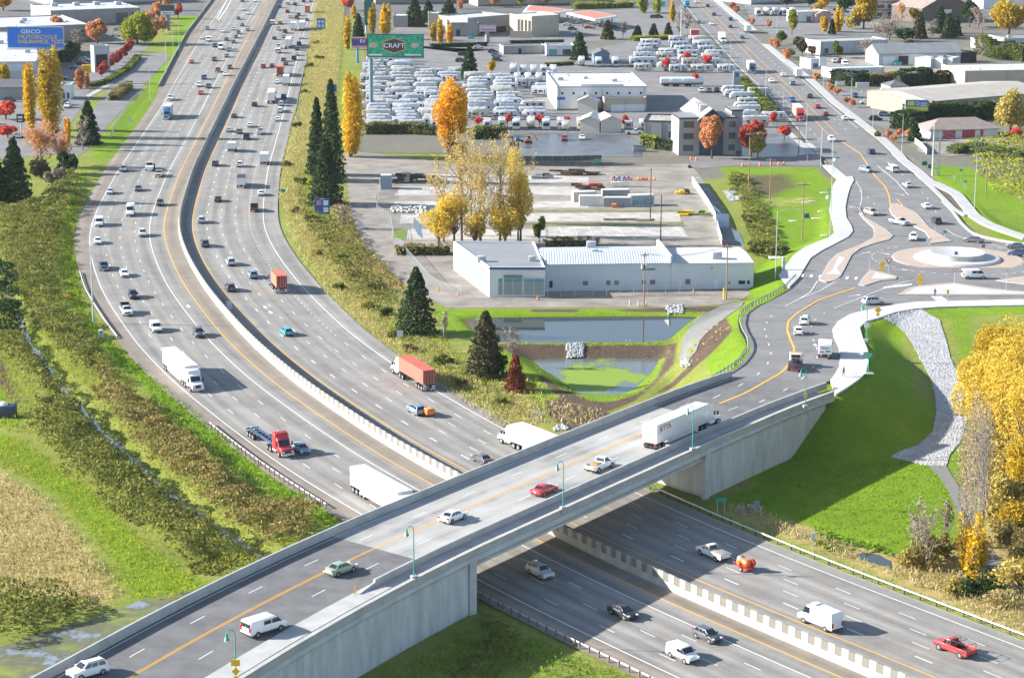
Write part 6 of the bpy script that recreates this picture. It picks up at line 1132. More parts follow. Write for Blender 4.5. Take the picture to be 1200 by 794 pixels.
def tree(kind,leaf,u,v,vtop,wpx,label,dens=1.0,cat='tree',name=None,group=None,leaf_size=None,trunk=None,pos=None,hw=None):
    g =np.array(pos) if pos is not None else GT(u,v);x,y,z =g;sc =CF/sqrt(x*x +y*y +(CH -z)**2)
    if hw:H,R =hw[0],hw[1]/2
    else:H =max(1.5,(v -vtop)/(sc*.965));R =max(.6,wpx/sc/2)
    seed =int(abs(x*37+y*91+H*13)) % 100000;rng =np.random.default_rng(seed)
    nm =name or dict(conifer='conifer',column='poplar_tree',round='broadleaf_tree',bare='bare_tree',sparse='cottonwood_tree',shrub='shrub',willow='willow_tree',lolly='street_tree')[kind]
    t =empty(nm,(x,y,z));tag(t,label,cat,group)
    ls =leaf_size or max(.28,min(.9,2.0/sc +.12))*(.62 if kind in ('bare','sparse') else 1);tr =MB();pts =[]
    if kind == 'conifer':
        tr.tube((0,0,-.3),(0,0,H*.97),max(.12,R*.09),.03,7);n =int(min(5200,1150*dens*max(1,H*R/14)))
        layers =max(9,int(H*1.1));L_ =rng.integers(0,layers,n);hf =(L_ +rng.uniform(0,.9,n))/layers;hf =hf**1.12;nb =9
        ang =(rng.integers(0,nb,n) +(L_*.37))*2*pi/nb +rng.normal(0,.2,n);bl =(1-hf)**.66*R*1.08*(.78+.35*np.sin(L_*7.7+np.round(ang*nb/6.28)*3.1)**2)+.12;f =rng.uniform(.12,1,n)**.55;r =bl*f
        C =np.c_[r*np.cos(ang),r*np.sin(ang),H*(.05+.95*hf) -r*.32+rng.normal(0,.12,n)]
    elif kind == 'column':
        tr.tube((0,0,-.3),(0,0,H*.9),max(.18,R*.12),.04,7);n =int(min(5200,850*dens*max(1,H*R/20)));k =max(7,int(H/2.2));ca =rng.uniform(0,6.28,k);cr =rng.uniform(.25,.62,k)*R;ch =rng.uniform(.5,1.0,k);
        for i in range(k):limb(tr,(0,0,H*rng.uniform(.04,.3)),(cr[i]*cos(ca[i]),cr[i]*sin(ca[i]),H*ch[i]*.9),.09,.02,rng)
        w_ =rng.integers(0,k,n);hf =rng.uniform(.05,1,n);top =ch[w_];hh =hf*top;wid =R*.42*np.sqrt(np.clip(1-((hf -.42)/.6)**2,.02,1));a =rng.uniform(0,6.28,n);rr =np.sqrt(rng.uniform(0,1,n))*wid
        C =np.c_[cr[w_]*np.cos(ca[w_])*np.clip(hf*2,.2,1) +rr*np.cos(a),cr[w_]*np.sin(ca[w_])*np.clip(hf*2,.2,1) +rr*np.sin(a),H*hh]
    elif kind in ('round','willow','lolly','shrub'):
        hb =dict(round=.18,willow=.12,lolly=.36,shrub=-.05)[kind];
        if kind != 'shrub':tr.tube((0,0,-.3),(0,0,H*(hb +.2)),max(.14,R*.08),max(.08,R*.05),7)
        n =int(min(9000,800*dens*max(.6,H*R/12)));k =int(max(7,14*min(2,R/3)));d_ =rng.normal(size=(k,3));d_ /= np.linalg.norm(d_,axis=1)[:,None];cz =H*(hb +1)/2;hz =H*(1-hb)/2;cen =d_*rng.uniform(.35,.72,(k,1))*np.array([R,R,hz]) +[0,0,cz]
        for i in range(k):limb(tr,(0,0,max(.1,H*hb)),cen[i],max(.05,R*.035),.02,rng)
        w_ =rng.integers(0,k,n);off =rng.normal(size=(n,3));off /= np.linalg.norm(off,axis=1)[:,None];off *= (rng.uniform(.35,1,n)**.5)[:,None]*np.array([R,R,hz])*rng.uniform(.30,.50,k)[w_][:,None]
        C =cen[w_] +off
        if kind == 'willow':C[:,2] -= rng.uniform(0,.35,n)*H*np.clip(np.hypot(C[:,0],C[:,1])/R,0,1)
        C[:,2] =np.maximum(C[:,2],.05)
    else:       # bare or sparse: many limbs, twigs, few leaves
        k =int(9*dens +5);L0 =[]
        tr.tube((0,0,-.3),(0,0,H*.5),max(.13,R*.06),max(.06,R*.03),7);limb(tr,(0,0,H*.5),(rng.normal()*.2*R,rng.normal()*.2*R,H),max(.06,R*.03),.015,rng)
        for i in range(k):
            h0 =H*rng.uniform(.12,.7);a =rng.uniform(0,6.28);r =R*rng.uniform(.4,1)*(1-.45*h0/H);e =np.array((r*cos(a),r*sin(a),min(H*.99,h0 +H*rng.uniform(.22,.42))));P =limb(tr,(0,0,h0),e,max(.045,R*.022),.014,rng)
            for j in range(4):
                q =P[rng.integers(1,len(P))];e2 =q +np.array([rng.normal()*R*.25,rng.normal()*R*.25,H*rng.uniform(.06,.16)]);limb(tr,q,e2,.03,.01,rng,2);L0.append((q,e2))
        n =int((320 if kind == 'sparse' else 420)*dens*max(1,H*R/30));L0 =np.array(L0);w_ =rng.integers(0,len(L0),n);f =rng.uniform(0,1.15,(n,1));C =L0[w_,0]*(1-f) +L0[w_,1]*f +rng.normal(0,R*.07,(n,3))
    V,F =leaves(C,ls,rng)
    if kind != 'shrub':tr.build('trunk',PBARK if kind in ('bare','sparse') else BARK,t,smooth=True)
    elif False:pass
    nmesh('crown' if kind != 'shrub' else 'foliage',V,F,LM[leaf],t);return t
T =tree
T('column','gold',62,160,57,36,'tall dark gold poplar, the taller of the pair in front of the white warehouse',dens=1.7);T('column','yellow',37,152,78,21,'shorter bright yellow poplar left of the tall one',dens=1.4);T('column','yellow',31,104,77,9,'slim yellow poplar by the warehouse wall');T('column','orange',79,172,140,9,'slim orange poplar at the right foot of the tall pair')
T('round','gold',4,108,76,20,'dark gold tree at the left picture edge by the warehouse');T('conifer','conifer',104,169,121,28,'dark conifer at the left end of the frontage road',dens=1.6);T('bare','dusk',97,176,142,30,'bare grey tree in front of the dark conifer');T('conifer','conifer',18,236,166,42,'big dark green conifer at the left edge',dens=2.2);T('conifer','conifer',-4,238,178,30,'dark conifer cut by the left picture edge',dens=1.4)
T('bare','coral',48,196,150,48,'bare orange twigged tree in front of the poplars',dens=2.6);T('bare','coral',72,196,158,34,'smaller bare rusty tree right of the orange twigged one',dens=2.2);T('shrub','hedge',78,204,178,30,'dark green bush under the poplars',cat='shrub');T('shrub','olive',48,208,184,30,'olive bush below the orange twigged tree',cat='shrub');T('shrub','dusk',66,216,196,28,'bare greyish bush at the edge of the verge',cat='shrub')
T('willow','lime',161,52,16,40,'green willow in the car park at the upper left',dens=1.8);T('round','coral',114,51,25,26,'round orange tree in front of the pale warehouse',dens=1.5);T('round','coral',67,44,17,16,'pale pink tree against the pale warehouse roof');T('bare','dusk',91,62,38,20,'bare tree beside the round orange one',dens=1.2);T('round','scarlet',7,140,119,28,'bright red tree at the left edge, the upper of two',dens=1.2);T('round','scarlet',9,161,147,24,'bright red tree at the left edge, the lower of two');T('round','orange',4,12,-4,24,'orange tree at the top left corner');T('column','coral',94,104,79,14,'orange street tree beside the yellow sign');T('column','coral',101,103,84,9,'smaller orange street tree beside the yellow sign')
for i,(u,v) in enumerate(((119,90),(124,86),(129,81),(134,77),(139,73),(144,69),(149,65),(153,61))):T('round','red',u,v,v-13,11,'reddish tree in the row along the frontage road, ' +ORDN[i] +' from its near end',group='red trees along the frontage road')
for u,v,l,w_,lf in ((178,50,'dull red tree at the far end of the frontage row',14,'red'),(184,40,'coral tree behind the purple and white pylon sign',16,'coral'),(191,38,'brown tree behind the pylon sign',12,'coral'),(174,30,'coral tree at the far left of the pylon sign',16,'coral'),(209,22,'small dark red tree by the far verge',10,'red'),(186,22,'pale coral tree above the pylon sign',16,'coral'),(197,12,'coral tree near the top of the verge',14,'coral')):T('round',lf,u,v,v-18,w_,l)
T('column','yellow',411,184,80,40,'big bright yellow poplar right of the dark conifers',dens=2.6);T('conifer','conifer',372,205,118,26,'left of two tall dark conifers beside the freeway',dens=1.8);T('conifer','conifer',389,212,98,32,'taller dark conifer beside the bright yellow poplar',dens=2.2);T('conifer','conifer',382,240,166,44,'bushy dark conifer at the foot of the tall pair',dens=2.2);T('bare','dusk',403,268,240,26,'bare bush tree below the dark conifers',dens=1.3)
T('round','orange',528,190,95,46,'large orange tree in front of the caravan lot',dens=4.2,leaf_size=.6);T('shrub','yellow',536,186,164,28,'yellow bush at the foot of the large orange tree',cat='shrub')
for i,(u,v,vt,w_) in enumerate(((520,284,188,46),(541,287,168,56),(563,289,163,62),(586,288,168,56),(607,286,182,46),(552,276,178,50),(598,277,184,44))):T('sparse','haze',u,v,vt,w_,'nearly bare cottonwood behind the warehouse, ' +('leftmost','third from left','fourth from left','second from right','rightmost','second from left, set back','third from right, set back')[i],dens=1.2,group='bare cottonwoods behind the white warehouse')
for u,v,vt,w_,dn,l in ((514,291,236,46,1.3,'yellow leafed clump at the left foot of the cottonwoods'),(532,288,222,44,.7,'airy yellow clump left of the cottonwood middle'),(556,291,246,36,.9,'yellow leafed clump in the middle of the cottonwoods'),(592,290,230,44,1.0,'yellow leafed clump at the right foot of the cottonwoods'),(610,287,200,40,.7,'tall airy yellow clump on the right of the cottonwoods'),(604,262,168,30,.5,'airy yellow crown at the upper right of the cottonwoods')):T('round','lemon',u,v,vt,w_,l,dens=dn*1.3,leaf_size=.33)
T('round','green',632,284,254,18,'small green tree behind the warehouse roof',dens=1.2);T('conifer','conifer',488,391,314,50,'broad dark conifer on the straw bank beside the freeway',dens=3.0);T('conifer','olive',569,441,365,50,'brownish conifer in front of the pond',dens=2.6);T('shrub','hedge',582,443,410,34,'dark green bush at the foot of the brownish conifer',cat='shrub',dens=1.4);T('conifer','rust',604,458,415,27,'small rust red conifer beside the algae pond',dens=1.6);T('bare','dusk',600,420,385,20,'thin bare sapling behind the rust red conifer',dens=.8);T('bare','dusk',520,398,368,18,'thin bare sapling right of the broad dark conifer',dens=.7)
T('round','coral',834,186,132,32,'coral red tree in front of the grey office block',dens=2.2,leaf_size=.6);T('round','red',880,184,137,34,'dark red tree right of the grey office block',dens=2.0,leaf_size=.6);T('round','tan',888,186,156,22,'brownish tree under the dark red one',dens=1.2);T('round','scarlet',919,163,146,16,'small dark red tree on the green verge by the avenue');T('round','red',772,168,156,24,'reddish shrub tree above the clipped hedge')
for i,(u,v) in enumerate(((561,151),(595,150),(632,150),(664,151),(700,155),(733,152),(814,101),(780,84),(906,147),(829,80),(804,78))):T('lolly','scarlet',u,v,v-16,11,'small round scarlet street tree, ' +('left end of the caravan lot front','before the second caravan from left','by the orange digger','left of the pale sheds','between the two pale sheds','right of the pale sheds','beside the white tank trailers','behind the sales hall corner','by the near end of the caravan hedge','middle of the far caravan row','left of the far caravan row')[i],group='scarlet street trees round the caravan lot')
# tops of the middle
for k,lf,u,v,vt,w_,l in (('column','yellow',407,58,20,14,'bright yellow tree left of the green pylon'),('conifer','conifer',420,45,18,14,'dark conifer beside the bright yellow tree'),('column','yellow',452,46,5,18,'yellow poplar left of the white roofed shop'),('column','gold',436,40,4,12,'dull gold poplar behind the billboard'),('column','yellow',415,22,4,8,'small yellow tree at the top of the verge'),('round','scarlet',408,12,-2,14,'red tree at the top of the verge'),('conifer','conifer',486,31,0,26,'large dark conifer behind the shop forecourt'),('conifer','conifer',502,26,2,18,'dark conifer right of the large one'),('conifer','conifer',526,27,2,28,'dark bushy conifer behind the grey building'),('column','gold',507,48,28,10,'yellow street tree, left of three before the grey building'),('column','yellow',516,50,23,11,'yellow street tree, middle of three before the grey building'),('column','orange',527,51,26,10,'orange street tree, right of three before the grey building'),('conifer','conifer',550,92,56,22,'pale green conifer among the caravans'),('round','yellow',576,86,72,10,'small yellow tree among the caravans'),('round','yellow',624,37,14,18,'yellow tree in front of the beige corner building'),('conifer','conifer',679,70,40,22,'dark conifer behind the sales hall'),('conifer','olive',712,46,25,16,'grey green conifer on the far verge'),('conifer','conifer',766,43,29,12,'small conifer on the far verge'),('conifer','conifer',747,43,31,12,'smaller conifer left on the far verge'),('conifer','olive',783,42,28,10,'thin conifer at the right end of the far verge'),('column','yellow',788,25,0,10,'yellow tree at the far end of the avenue'),('column','lime',770,16,-4,12,'pale green tree at the top of the avenue'),('column','lime',754,15,-6,16,'green tree at the top left of the avenue'),('round','coral',580,8,-6,14,'red tree at the top centre'),('round','lime',610,8,-6,12,'yellow green tree at the top centre'),('column','coral',540,10,-6,10,'coral tree at the top centre left'),('round','coral',640,6,-8,16,'coral tree behind the canopies'),('bare','dusk',796,44,18,10,'bare pale tree left of the sign pole'),('bare','dusk',805,40,18,10,'bare pale tree right of the sign pole'),('bare','dusk',730,46,26,12,'bare tree on the far verge'),
  ('round','lime',928,41,12,14,'yellow green tree at the avenue car lot'),('column','yellow',966,37,16,12,'small yellow tree left of the pair behind the white hall'),('column','yellow',982,38,8,14,'yellow tree right of the pair behind the white hall'),('round','orange',966,10,-8,18,'orange tree at the top right of the avenue'),('round','gold',1012,34,-4,30,'large golden tree at the top right centre'),('shrub','tan',1000,34,14,16,'brown bush at the foot of the large golden tree'),('round','hedge',990,14,-6,22,'dark green tree at the top right'),('round','gold',1182,41,4,48,'huge golden tree at the top right edge'),('conifer','olive',1077,45,16,18,'grey green conifer by the brown house'),('conifer','hedge',1102,39,10,16,'conifer right of the brown house'),('conifer','hedge',1112,44,18,18,'lighter conifer before the brown house'),('conifer','hedge',1120,42,20,14,'third conifer before the brown house'),('round','hedge',1136,32,0,20,'tall green tree at the right of the brown house'),('bare','dusk',1146,34,12,24,'bare tree left of the huge golden one'),('bare','dusk',1042,48,22,40,'bare purple grey tree before the orange apartments'),('round','hedge',1060,50,34,24,'dark green bush tree by the workshop roof'),('bare','coral',1056,26,6,14,'coral tree beside the apartments'),('round','green',981,68,50,14,'olive tree in front of the white hall'),('bare','dusk',1014,66,48,22,'bare brown tree left of the workshop gable'),('round','olive',940,66,44,16,'dull green tree behind the diner'),('round','coral',952,66,53,10,'rust tree behind the diner'),('willow','tan',1184,156,104,36,'tan willow right of the red doored building'),('shrub','scarlet',1190,160,150,22,'dark red shrub under the tan willow'),('conifer','hedge',1072,165,145,18,'dark conifer left of the red doored building'),('round','coral',1066,163,152,14,'red orange bush by the white fence'),('round','green',1037,122,110,12,'small green tree beside the car lot')):T(k,lf,u,v,vt,w_,l,cat='shrub' if k == 'shrub' else 'tree')
for i,(u,v) in enumerate(((858,12),(863,16),(880,30),(900,33),(906,54),(910,57),(921,67),(923,70),(957,94.5),(973,107),(981,112.5),(992,122),(998,126),(1040,161),(1047,167),(1054,160),(894,29),(866,17))[:16]):T('round','coral',u,v,v-9,9,'small orange street tree on the avenue, ' +ORDN[15-i] +(' to the viewer' if i == 15 else ' from the viewer'),group='orange street trees along the avenue')
for i,(u,lf) in enumerate(((436,'coral'),(452,'red'),(470,'gold'),(540,'coral'),(556,'red'),(572,'coral'),(590,'gold'),(606,'red'),(624,'coral'),(648,'red'),(664,'coral'),(682,'coral'),(700,'red'),(718,'gold'),(736,'lime'))):T('round',lf,u,3,-9,15,'autumn tree in the row along the top edge, ' +ORDN[i].replace('nearest','first') +' from left',group='autumn trees along the top edge')
for k,lf,u,v,vt,w_,l in (('round','green',915,52,36,12,'green tree at the kerb opposite the far car lot'),('round','olive',936,58,44,14,'olive tree right of the yellow green one'),('round','green',926,68,58,10,'low green tree behind the orange kerb trees'),('conifer','conifer',975,40,24,8,'small dark conifer between the two yellow trees'),('bare','dusk',1030,44,30,22,'bare tree left of the purple grey one'),('round','green',1000,60,48,12,'green tree on the verge by the white hall'),('bare','dusk',1092,46,26,18,'bare tree before the brown house'),('round','olive',1066,58,46,14,'olive tree behind the workshop roof'),('round','gold',1070,26,8,12,'small gold tree by the brown house'),('shrub','green',1020,121,114,10,'green shrub on the small car lot'),('round','green',1060,124,112,14,'light green tree behind the blue billboard'),('round','green',1028,160,154,9,'low green bush on the avenue verge'),('bare','dusk',1150,70,52,18,'bare tree above the tall pale hedge'),('round','gold',958,18,2,14,'gold tree at the top of the far car lot'),('round','hedge',948,8,-6,16,'dark tree at the top of the far car lot'),('round','olive',922,8,-4,14,'olive tree at the far top right of the avenue')):T(k,lf,u,v,vt,w_,l,cat='shrub' if k == 'shrub' else 'tree')
# clipped hedges: each one long clipped plant
def hedge(px,h,w,label,leaf='hedge',dens=40,name='hedge',lumps=0.0,group=None):
    P =np.array([GT(a,b) for a,b in px]);Q =smooth_line(P,1.0,1.0);N =normals(Q);L =len(Q);n =int(L*h*w*dens/3) +60;rng =np.random.default_rng(int(abs(P[0,0]*11+P[0,1])) % 99999)
    i =rng.integers(0,L,n);a =rng.uniform(-.5,.5,n);b =rng.uniform(0,1,n);k =rng.uniform(0,1,n) < .6;b =np.where(k,1-b*.08,b);a =np.where(~k,np.sign(a)*.5,a)
    hh =h*(1+lumps*np.sin(i*1.9+3*np.sin(i*.7)));C =np.c_[Q[i,0] +N[i,0]*a*w +rng.uniform(-.5,.5,n),Q[i,1] +N[i,1]*a*w +rng.uniform(-.5,.5,n),Q[i,2] +b*hh]
    c =C.mean(0);c[2] =Q[0,2];t =empty(name,c);tag(t,label,'hedge',group);V,F =leaves(C -c,.55 if P[0,1] > 550 else .4,rng);nmesh('foliage',V,F,LM[leaf],t)
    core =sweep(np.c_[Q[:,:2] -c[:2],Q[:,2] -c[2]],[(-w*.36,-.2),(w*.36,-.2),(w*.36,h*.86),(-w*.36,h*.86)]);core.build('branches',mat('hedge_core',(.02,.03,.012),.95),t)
for a in (([(755,172),(772,175),(799,178)],3.2,2.0,'dark clipped hedge in front of the low office'),([(754,172),(769,175)],4.0,1.6,'bright green clipped hedge at the left of the dark one','lime'),([(870,100),(880,112),(892,124),(905,138)],3.0,2.6,'row of rounded green bushes beside the avenue caravan lot','green',40,'hedge',.25),([(975,98),(1000,101),(1016,100)],5,2.6,'dark hedge in front of the long white cabin','hedge',40,'hedge',.2),([(1016,100),(1040,98),(1056,95)],3.6,3,'brownish hedge right of the dark one','brown',40,'hedge',.2),([(1052,103),(1075,100),(1090,97)],5.5,3,'dark columnar hedge left of the red cabin','hedge',40,'hedge',.3),([(1097,99),(1130,95),(1150,93),(1200,88)],4.0,3,'long dark hedge behind the white flat hall','hedge',40,'hedge',.3),([(1147,62),(1165,68),(1200,72)],6.5,4,'tall pale green hedge below the metal sheds','green',40,'hedge',.25),([(1062,142),(1090,141),(1125,141),(1162,139)],5.5,5,'long dark green hedge before the tan warehouse','hedge',40,'hedge',.15),([(1052,150),(1075,154)],5.5,6,'dark rounded hedge by the blue billboard','hedge',40,'hedge',.2),
  ([(76,73),(82,66),(88,60)],3.5,4,'dark hedge along the warehouse side','hedge',40,'hedge',.2),([(104,102),(126,97),(150,82),(162,68)],1.4,2,'clipped low hedge under the red frontage trees','green'),([(640,78),(672,76)],1.4,1.5,'low hedge in front of the white shop','green'),([(598,52),(660,51)],1.6,2,'low dark hedge before the beige corner building'),([(505,56),(570,54)],1.6,2,'low dark hedge before the grey building'),([(672,10),(740,8)],2.5,5,'pale green hedge behind the canopies','lime',40,'hedge',.2),([(740,48),(785,46)],1.6,4,'shrubby verge behind the far caravans','lime',40,'hedge',.3),([(640,292),(668,291),(700,291)],2.2,3,'dark thicket behind the ribbed metal roof','brown',40,'hedge',.3),([(465,298),(505,298),(526,297)],2.0,3,'dark thicket left of the warehouse','brown',40,'hedge',.3),([(428,157),(470,156),(508,158)],3.2,3,'dark thicket along the caravan lot front','bramble',40,'hedge',.25),([(552,163),(590,160)],3.2,3,'dark thicket right of the large orange tree','bramble',40,'hedge',.25),([(1115,180),(1150,176)],2,4,'olive hedge below the red doored building','green',40,'hedge',.3),([(1150,182),(1200,188)],2.4,5,'olive thicket at the right edge','green',40,'hedge',.3),([(133,118),(142,110),(150,104)],2.2,3,'dark scrub on the green verge','brown',40,'hedge',.3)):hedge(*a)
# tall poplars and cottonwoods at the right edge
def at(px_u,px_v,H,W_,kind,leaf,label,dens,**k):g =GT(px_u,px_v);T(kind,leaf,0,0,0,0,label,dens=dens,pos=g,hw=(H,W_),**k)
for i,(u,v,H,w_) in enumerate(((1127,655,22,3.2),(1133,668,25,3.4),(1140,660,24,3.2),(1146,650,22,3.2),(1150,640,21,3.0),(1131,640,20,3.0),(1143,676,23,3.2))):at(u,v,H,w_,'sparse','haze' if i % 2 else 'dusk','tall bare columnar poplar right of the green slope, ' +('leftmost at the back','second from left','middle of the row','second from right','rightmost at the back','half hidden at the back left','nearest the viewer')[i],1.5,name='poplar_tree',group='bare columnar poplars right of the green slope')
for u,v,H,w_,l in ((1130,668,9,3.4,'yellow leafed lower stem at the left foot of the bare poplars'),(1139,686,11,3.6,'yellow leafed lower stem at the front foot of the bare poplars'),(1150,664,8,3,'yellow leafed lower stem at the right foot of the bare poplars')):at(u,v,H,w_,'column','yellow',l,.9)
for u,v,H,w_,lf,l in ((1142,520,17,9,'lemon','lemon gold tree behind the bare poplars, leftmost'),(1158,545,21,10,'lemon','lemon gold tree behind the bare poplars, second from left'),(1180,560,23,11,'lemon','lemon gold tree behind the bare poplars, third from left'),(1203,580,24,12,'lemon','lemon gold tree cut by the right picture edge, nearer one'),(1165,500,20,11,'gold','gold tree at the back of the group beside the junction'),(1192,510,21,12,'lemon','lemon gold tree at the back right corner of the group'),(1150,580,12,8,'tan','pale olive gold tree below the lemon ones, left'),(1176,595,13,9,'tan','pale olive gold tree below the lemon ones, middle'),(1200,610,13,9,'gold','gold tree below the lemon ones at the right edge')):at(u,v,H,w_,'round',lf,l,8.0,leaf_size=.33)
for u,v,H,w_,lf,l in ((1178,620,9,9,'tan','tan bush tree right of the gravel track'),(1196,640,9,9,'gold','golden bush tree at the right edge'),(1182,652,6,6,'brown','brownish bush right of the gravel track'),(1200,672,7,7,'brown','brown bush at the right edge'),(1164,598,5,5,'hedge','dark green bush among the golden trees'),(1168,628,6,6,'tan','orange brown bush by the gravel track'),(1196,700,6,8,'tan','tan bush at the lower right edge')):at(u,v,H,w_,'round',lf,l,1.4,name='bush')
for u,v,H,w_,lf,l,k in ((1085,664,4.6,7,'brown','dark tangled bush under the dead saplings','shrub'),(1066,665,3,5,'tan','pale bush left of the dark tangled one','shrub'),(1105,655,4.5,5,'brown','brown bush between the dark one and the poplars','shrub'),(1085,668,10,5,'dusk','dead grey sapling above the dark tangled bush','bare'),(1073,662,8,4,'dusk','thin dead sapling left of the grey one','bare'),(1108,640,7,3,'dusk','thin bare sapling on the edge of the green slope','bare'),(1140,700,3.5,5,'hedge','dark green bush below the yellow poplar stems','shrub'),(1165,690,3,6,'hedge','dark bramble right of the poplars','shrub'),(1120,697,2.5,4,'tan','tan bush on the straw bank','shrub'),(1170,712,3,5,'straw','straw coloured bush near the guardrail','shrub')):at(u,v,H,w_,k,lf,l,1.3,cat='shrub' if k == 'shrub' else 'tree')
for u,v,H,w_,l in ((895,296,3.2,9,'olive bush cluster beside the curved pavement'),(912,300,2.8,7,'smaller olive bush nearer the curved pavement'),(880,260,2.4,6,'dull bush on the ditch bank, middle'),(866,215,2.2,7,'straw bush at the head of the ditch bank')):at(u,v,H,w_,'shrub','bramble',l,1.5,cat='shrub')
# ---------------------------------------------------------------- thickets and grass: nobody could count these
def thicket(name,px,leaf,per,h,size,label,seed,upright=False,lump=.16,jit=.3,world=None):
    poly =np.array(PX(px));x0,y0 =poly.min(0);x1,y1 =poly.max(0);rng =np.random.default_rng(seed);area =(x1 -x0)*(y1 -y0);P =np.c_[rng.uniform(x0,x1,int(area*per)),rng.uniform(y0,y1,int(area*per))];P =P[in_poly(P,poly)];d =d_line(P,poly,True);wv =np.sin(P[:,0]*.9+seed)*np.sin(P[:,1]*.8-seed) +rng.normal(0,.45,len(P));k_ =d +wv*1.2 > .3;P,d =P[k_],d[k_]
    z =terr(P[:,0],P[:,1])
    if upright:hh =h*np.clip(.7+rng.normal(0,.3,len(P)),.15,1.3)
    else:
        ns =max(4,int(len(P)/per/(1.1*h*h +2.5)));S =P[rng.integers(0,len(P),ns)];R_ =rng.uniform(.8,1.6,ns)*h*1.0+.6;hs =h*rng.uniform(.55,1.25,ns);hh =np.zeros(len(P))
        for a_ in range(0,len(P),4000):
            q =P[a_:a_+4000];r2 =((q[:,None] -S[None])**2).sum(2)/R_[None]**2;hh[a_:a_+4000] =(hs[None]*np.sqrt(np.clip(1-r2,0,1))).max(1)
        hh =np.maximum(hh,.15)
    f =rng.uniform(0,1,len(P)) ;f =np.where(f < .7,1-f*.3,f);C =np.c_[P,z +hh*f];V,F =leaves(C,size,rng,upright=upright);o =nmesh(name,V,F,LM[leaf]);tag(o,label,kind='stuff');return o
thicket('rough_grass',[(-20,240),(60,235),(95,215),(90,300),(112,396),(190,480),(300,578),(385,612),(330,650),(290,668),(240,672),(180,640),(110,575),(40,510),(-20,500)],'lime',3.2,.5,.42,'rough yellow green grass and weeds on the left bank',71,upright=True)
thicket('bramble_thicket',[(-10,250),(40,240),(85,205),(100,222),(72,262),(64,330),(76,362),(66,400),(40,388),(28,345),(0,300)],'bramble',11,3.0,.42,'olive bramble thicket on the left bank',3)
thicket('bramble_thicket',[(70,365),(95,378),(116,404),(132,436),(118,446),(88,436),(62,406)],'bramble',14,2.6,.42,'mounded bramble thicket on the left bank by the ditch',5);thicket('bramble_thicket',[(108,430),(152,462),(198,500),(248,544),(305,590),(380,606),(356,634),(318,646),(284,626),(232,588),(186,546),(142,506),(106,462)],'brown',13,2.6,.42,'brownish bramble thicket between ditch and freeway',8)
thicket('bramble_thicket',[(-10,395),(30,402),(52,430),(84,470),(112,508),(160,555),(228,612),(294,655),(266,674),(228,674),(178,634),(126,594),(92,566),(52,532),(28,505),(52,470),(30,440),(0,425)],'bramble',13,2.8,.42,'dark bramble thicket left of the ditch',12);thicket('bramble_thicket',[(-20,700),(30,692),(75,697),(118,712),(100,726),(50,742),(0,757),(-20,764)],'bramble',12,2.6,.4,'bramble thicket at the lower left corner',17)
thicket('hedge_thicket',[(-20,300),(20,330),(30,390),(0,405),(-20,400)],'hedge',9,4.0,.5,'dark thicket at the left picture edge',22)
thicket('ditch_weeds',[(855,205),(872,205),(885,225),(905,258),(915,290),(905,305),(885,300),(872,262),(868,240),(852,222)],'bramble',8,1.5,.45,'weedy scrub along the ditch by the field',31);thicket('slope_scrub',[(1130,168),(1205,155),(1205,236),(1165,228),(1145,205)],'lime',1.6,1.8,.6,'olive scrub on the bank at the right edge',33)
thicket('straw_grass',[(405,0),(368,0),(352,110),(330,190),(326,236),(346,296),(382,346),(430,390),(480,430),(560,484),(598,516),(640,490),(640,470),(600,470),(560,445),(520,405),(470,388),(440,330),(405,270),(360,250),(352,205),(372,180),(396,100)],'straw',6,.8,.42,'dry straw grass on the right bank of the freeway',41,upright=True)
thicket('bank_grass',[(405,0),(372,0),(355,110),(336,190),(330,236),(350,296),(386,346),(434,390),(484,430),(562,480),(600,510),(640,485),(600,455),(560,430),(520,395),(470,375),(440,325),(400,262),(396,120)],'lime',4,.7,.36,'yellow green grass among the straw on the freeway bank',46,upright=True)
thicket('bank_scrub',[(392,235),(409,245),(420,280),(444,308),(470,333),(480,350),(455,345),(430,322),(405,290),(390,262)],'brown',5,1.9,.42,'brown scrub between the straw bank and the yard road',48);thicket('straw_grass',[(404,215),(410,250),(421,281),(446,308),(472,333),(505,354),(515,380),(480,395),(440,360),(400,300),(385,250)],'straw',2.6,.7,.55,'straw grass along the yard road',49,upright=True);thicket('bank_weeds',[(352,205),(360,250),(405,262),(440,320),(460,350),(430,372),(395,330),(355,262),(346,230)],'bramble',5,2.0,.42,'olive weeds among the straw on the freeway bank',43);thicket('bank_weeds',[(420,330),(470,345),(490,395),(550,430),(600,465),(600,490),(560,470),(500,430),(440,380)],'grass',3,.7,.5,'green weeds in the lower straw bank',44,upright=True)
thicket('straw_grass',[(843,599),(900,620),(1000,660),(1100,702),(1205,746),(1205,700),(1150,672),(1100,668),(1060,655),(1046,670),(1010,660),(1000,645),(940,622),(900,602),(860,592)],'straw',9,.8,.42,'dry straw grass beside the right guardrail',47,upright=True)
thicket('straw_grass',[(-20,560),(10,556),(60,586),(112,648),(150,695),(112,708),(60,692),(-20,690)],'straw',8,.4,.36,'matted straw grass in the lower left field',51,upright=True);thicket('meadow_grass',[(-20,545),(0,508),(30,515),(70,545),(115,575),(180,640),(248,684),(200,705),(150,702),(112,640),(62,582),(10,552)],'lime',8,.35,.32,'bright green grass in the lower left meadow',53,upright=True)
thicket('verge_grass',[(104,195),(92,230),(84,270),(86,300),(96,350),(122,394),(182,442),(242,492),(322,562),(404,606),(390,616),(372,604),(300,580),(240,535),(190,486),(150,430),(112,400),(80,352),(72,262),(98,222)],'grass',5,.45,.5,'bright green grass verge beside the left guardrail',57,upright=True)
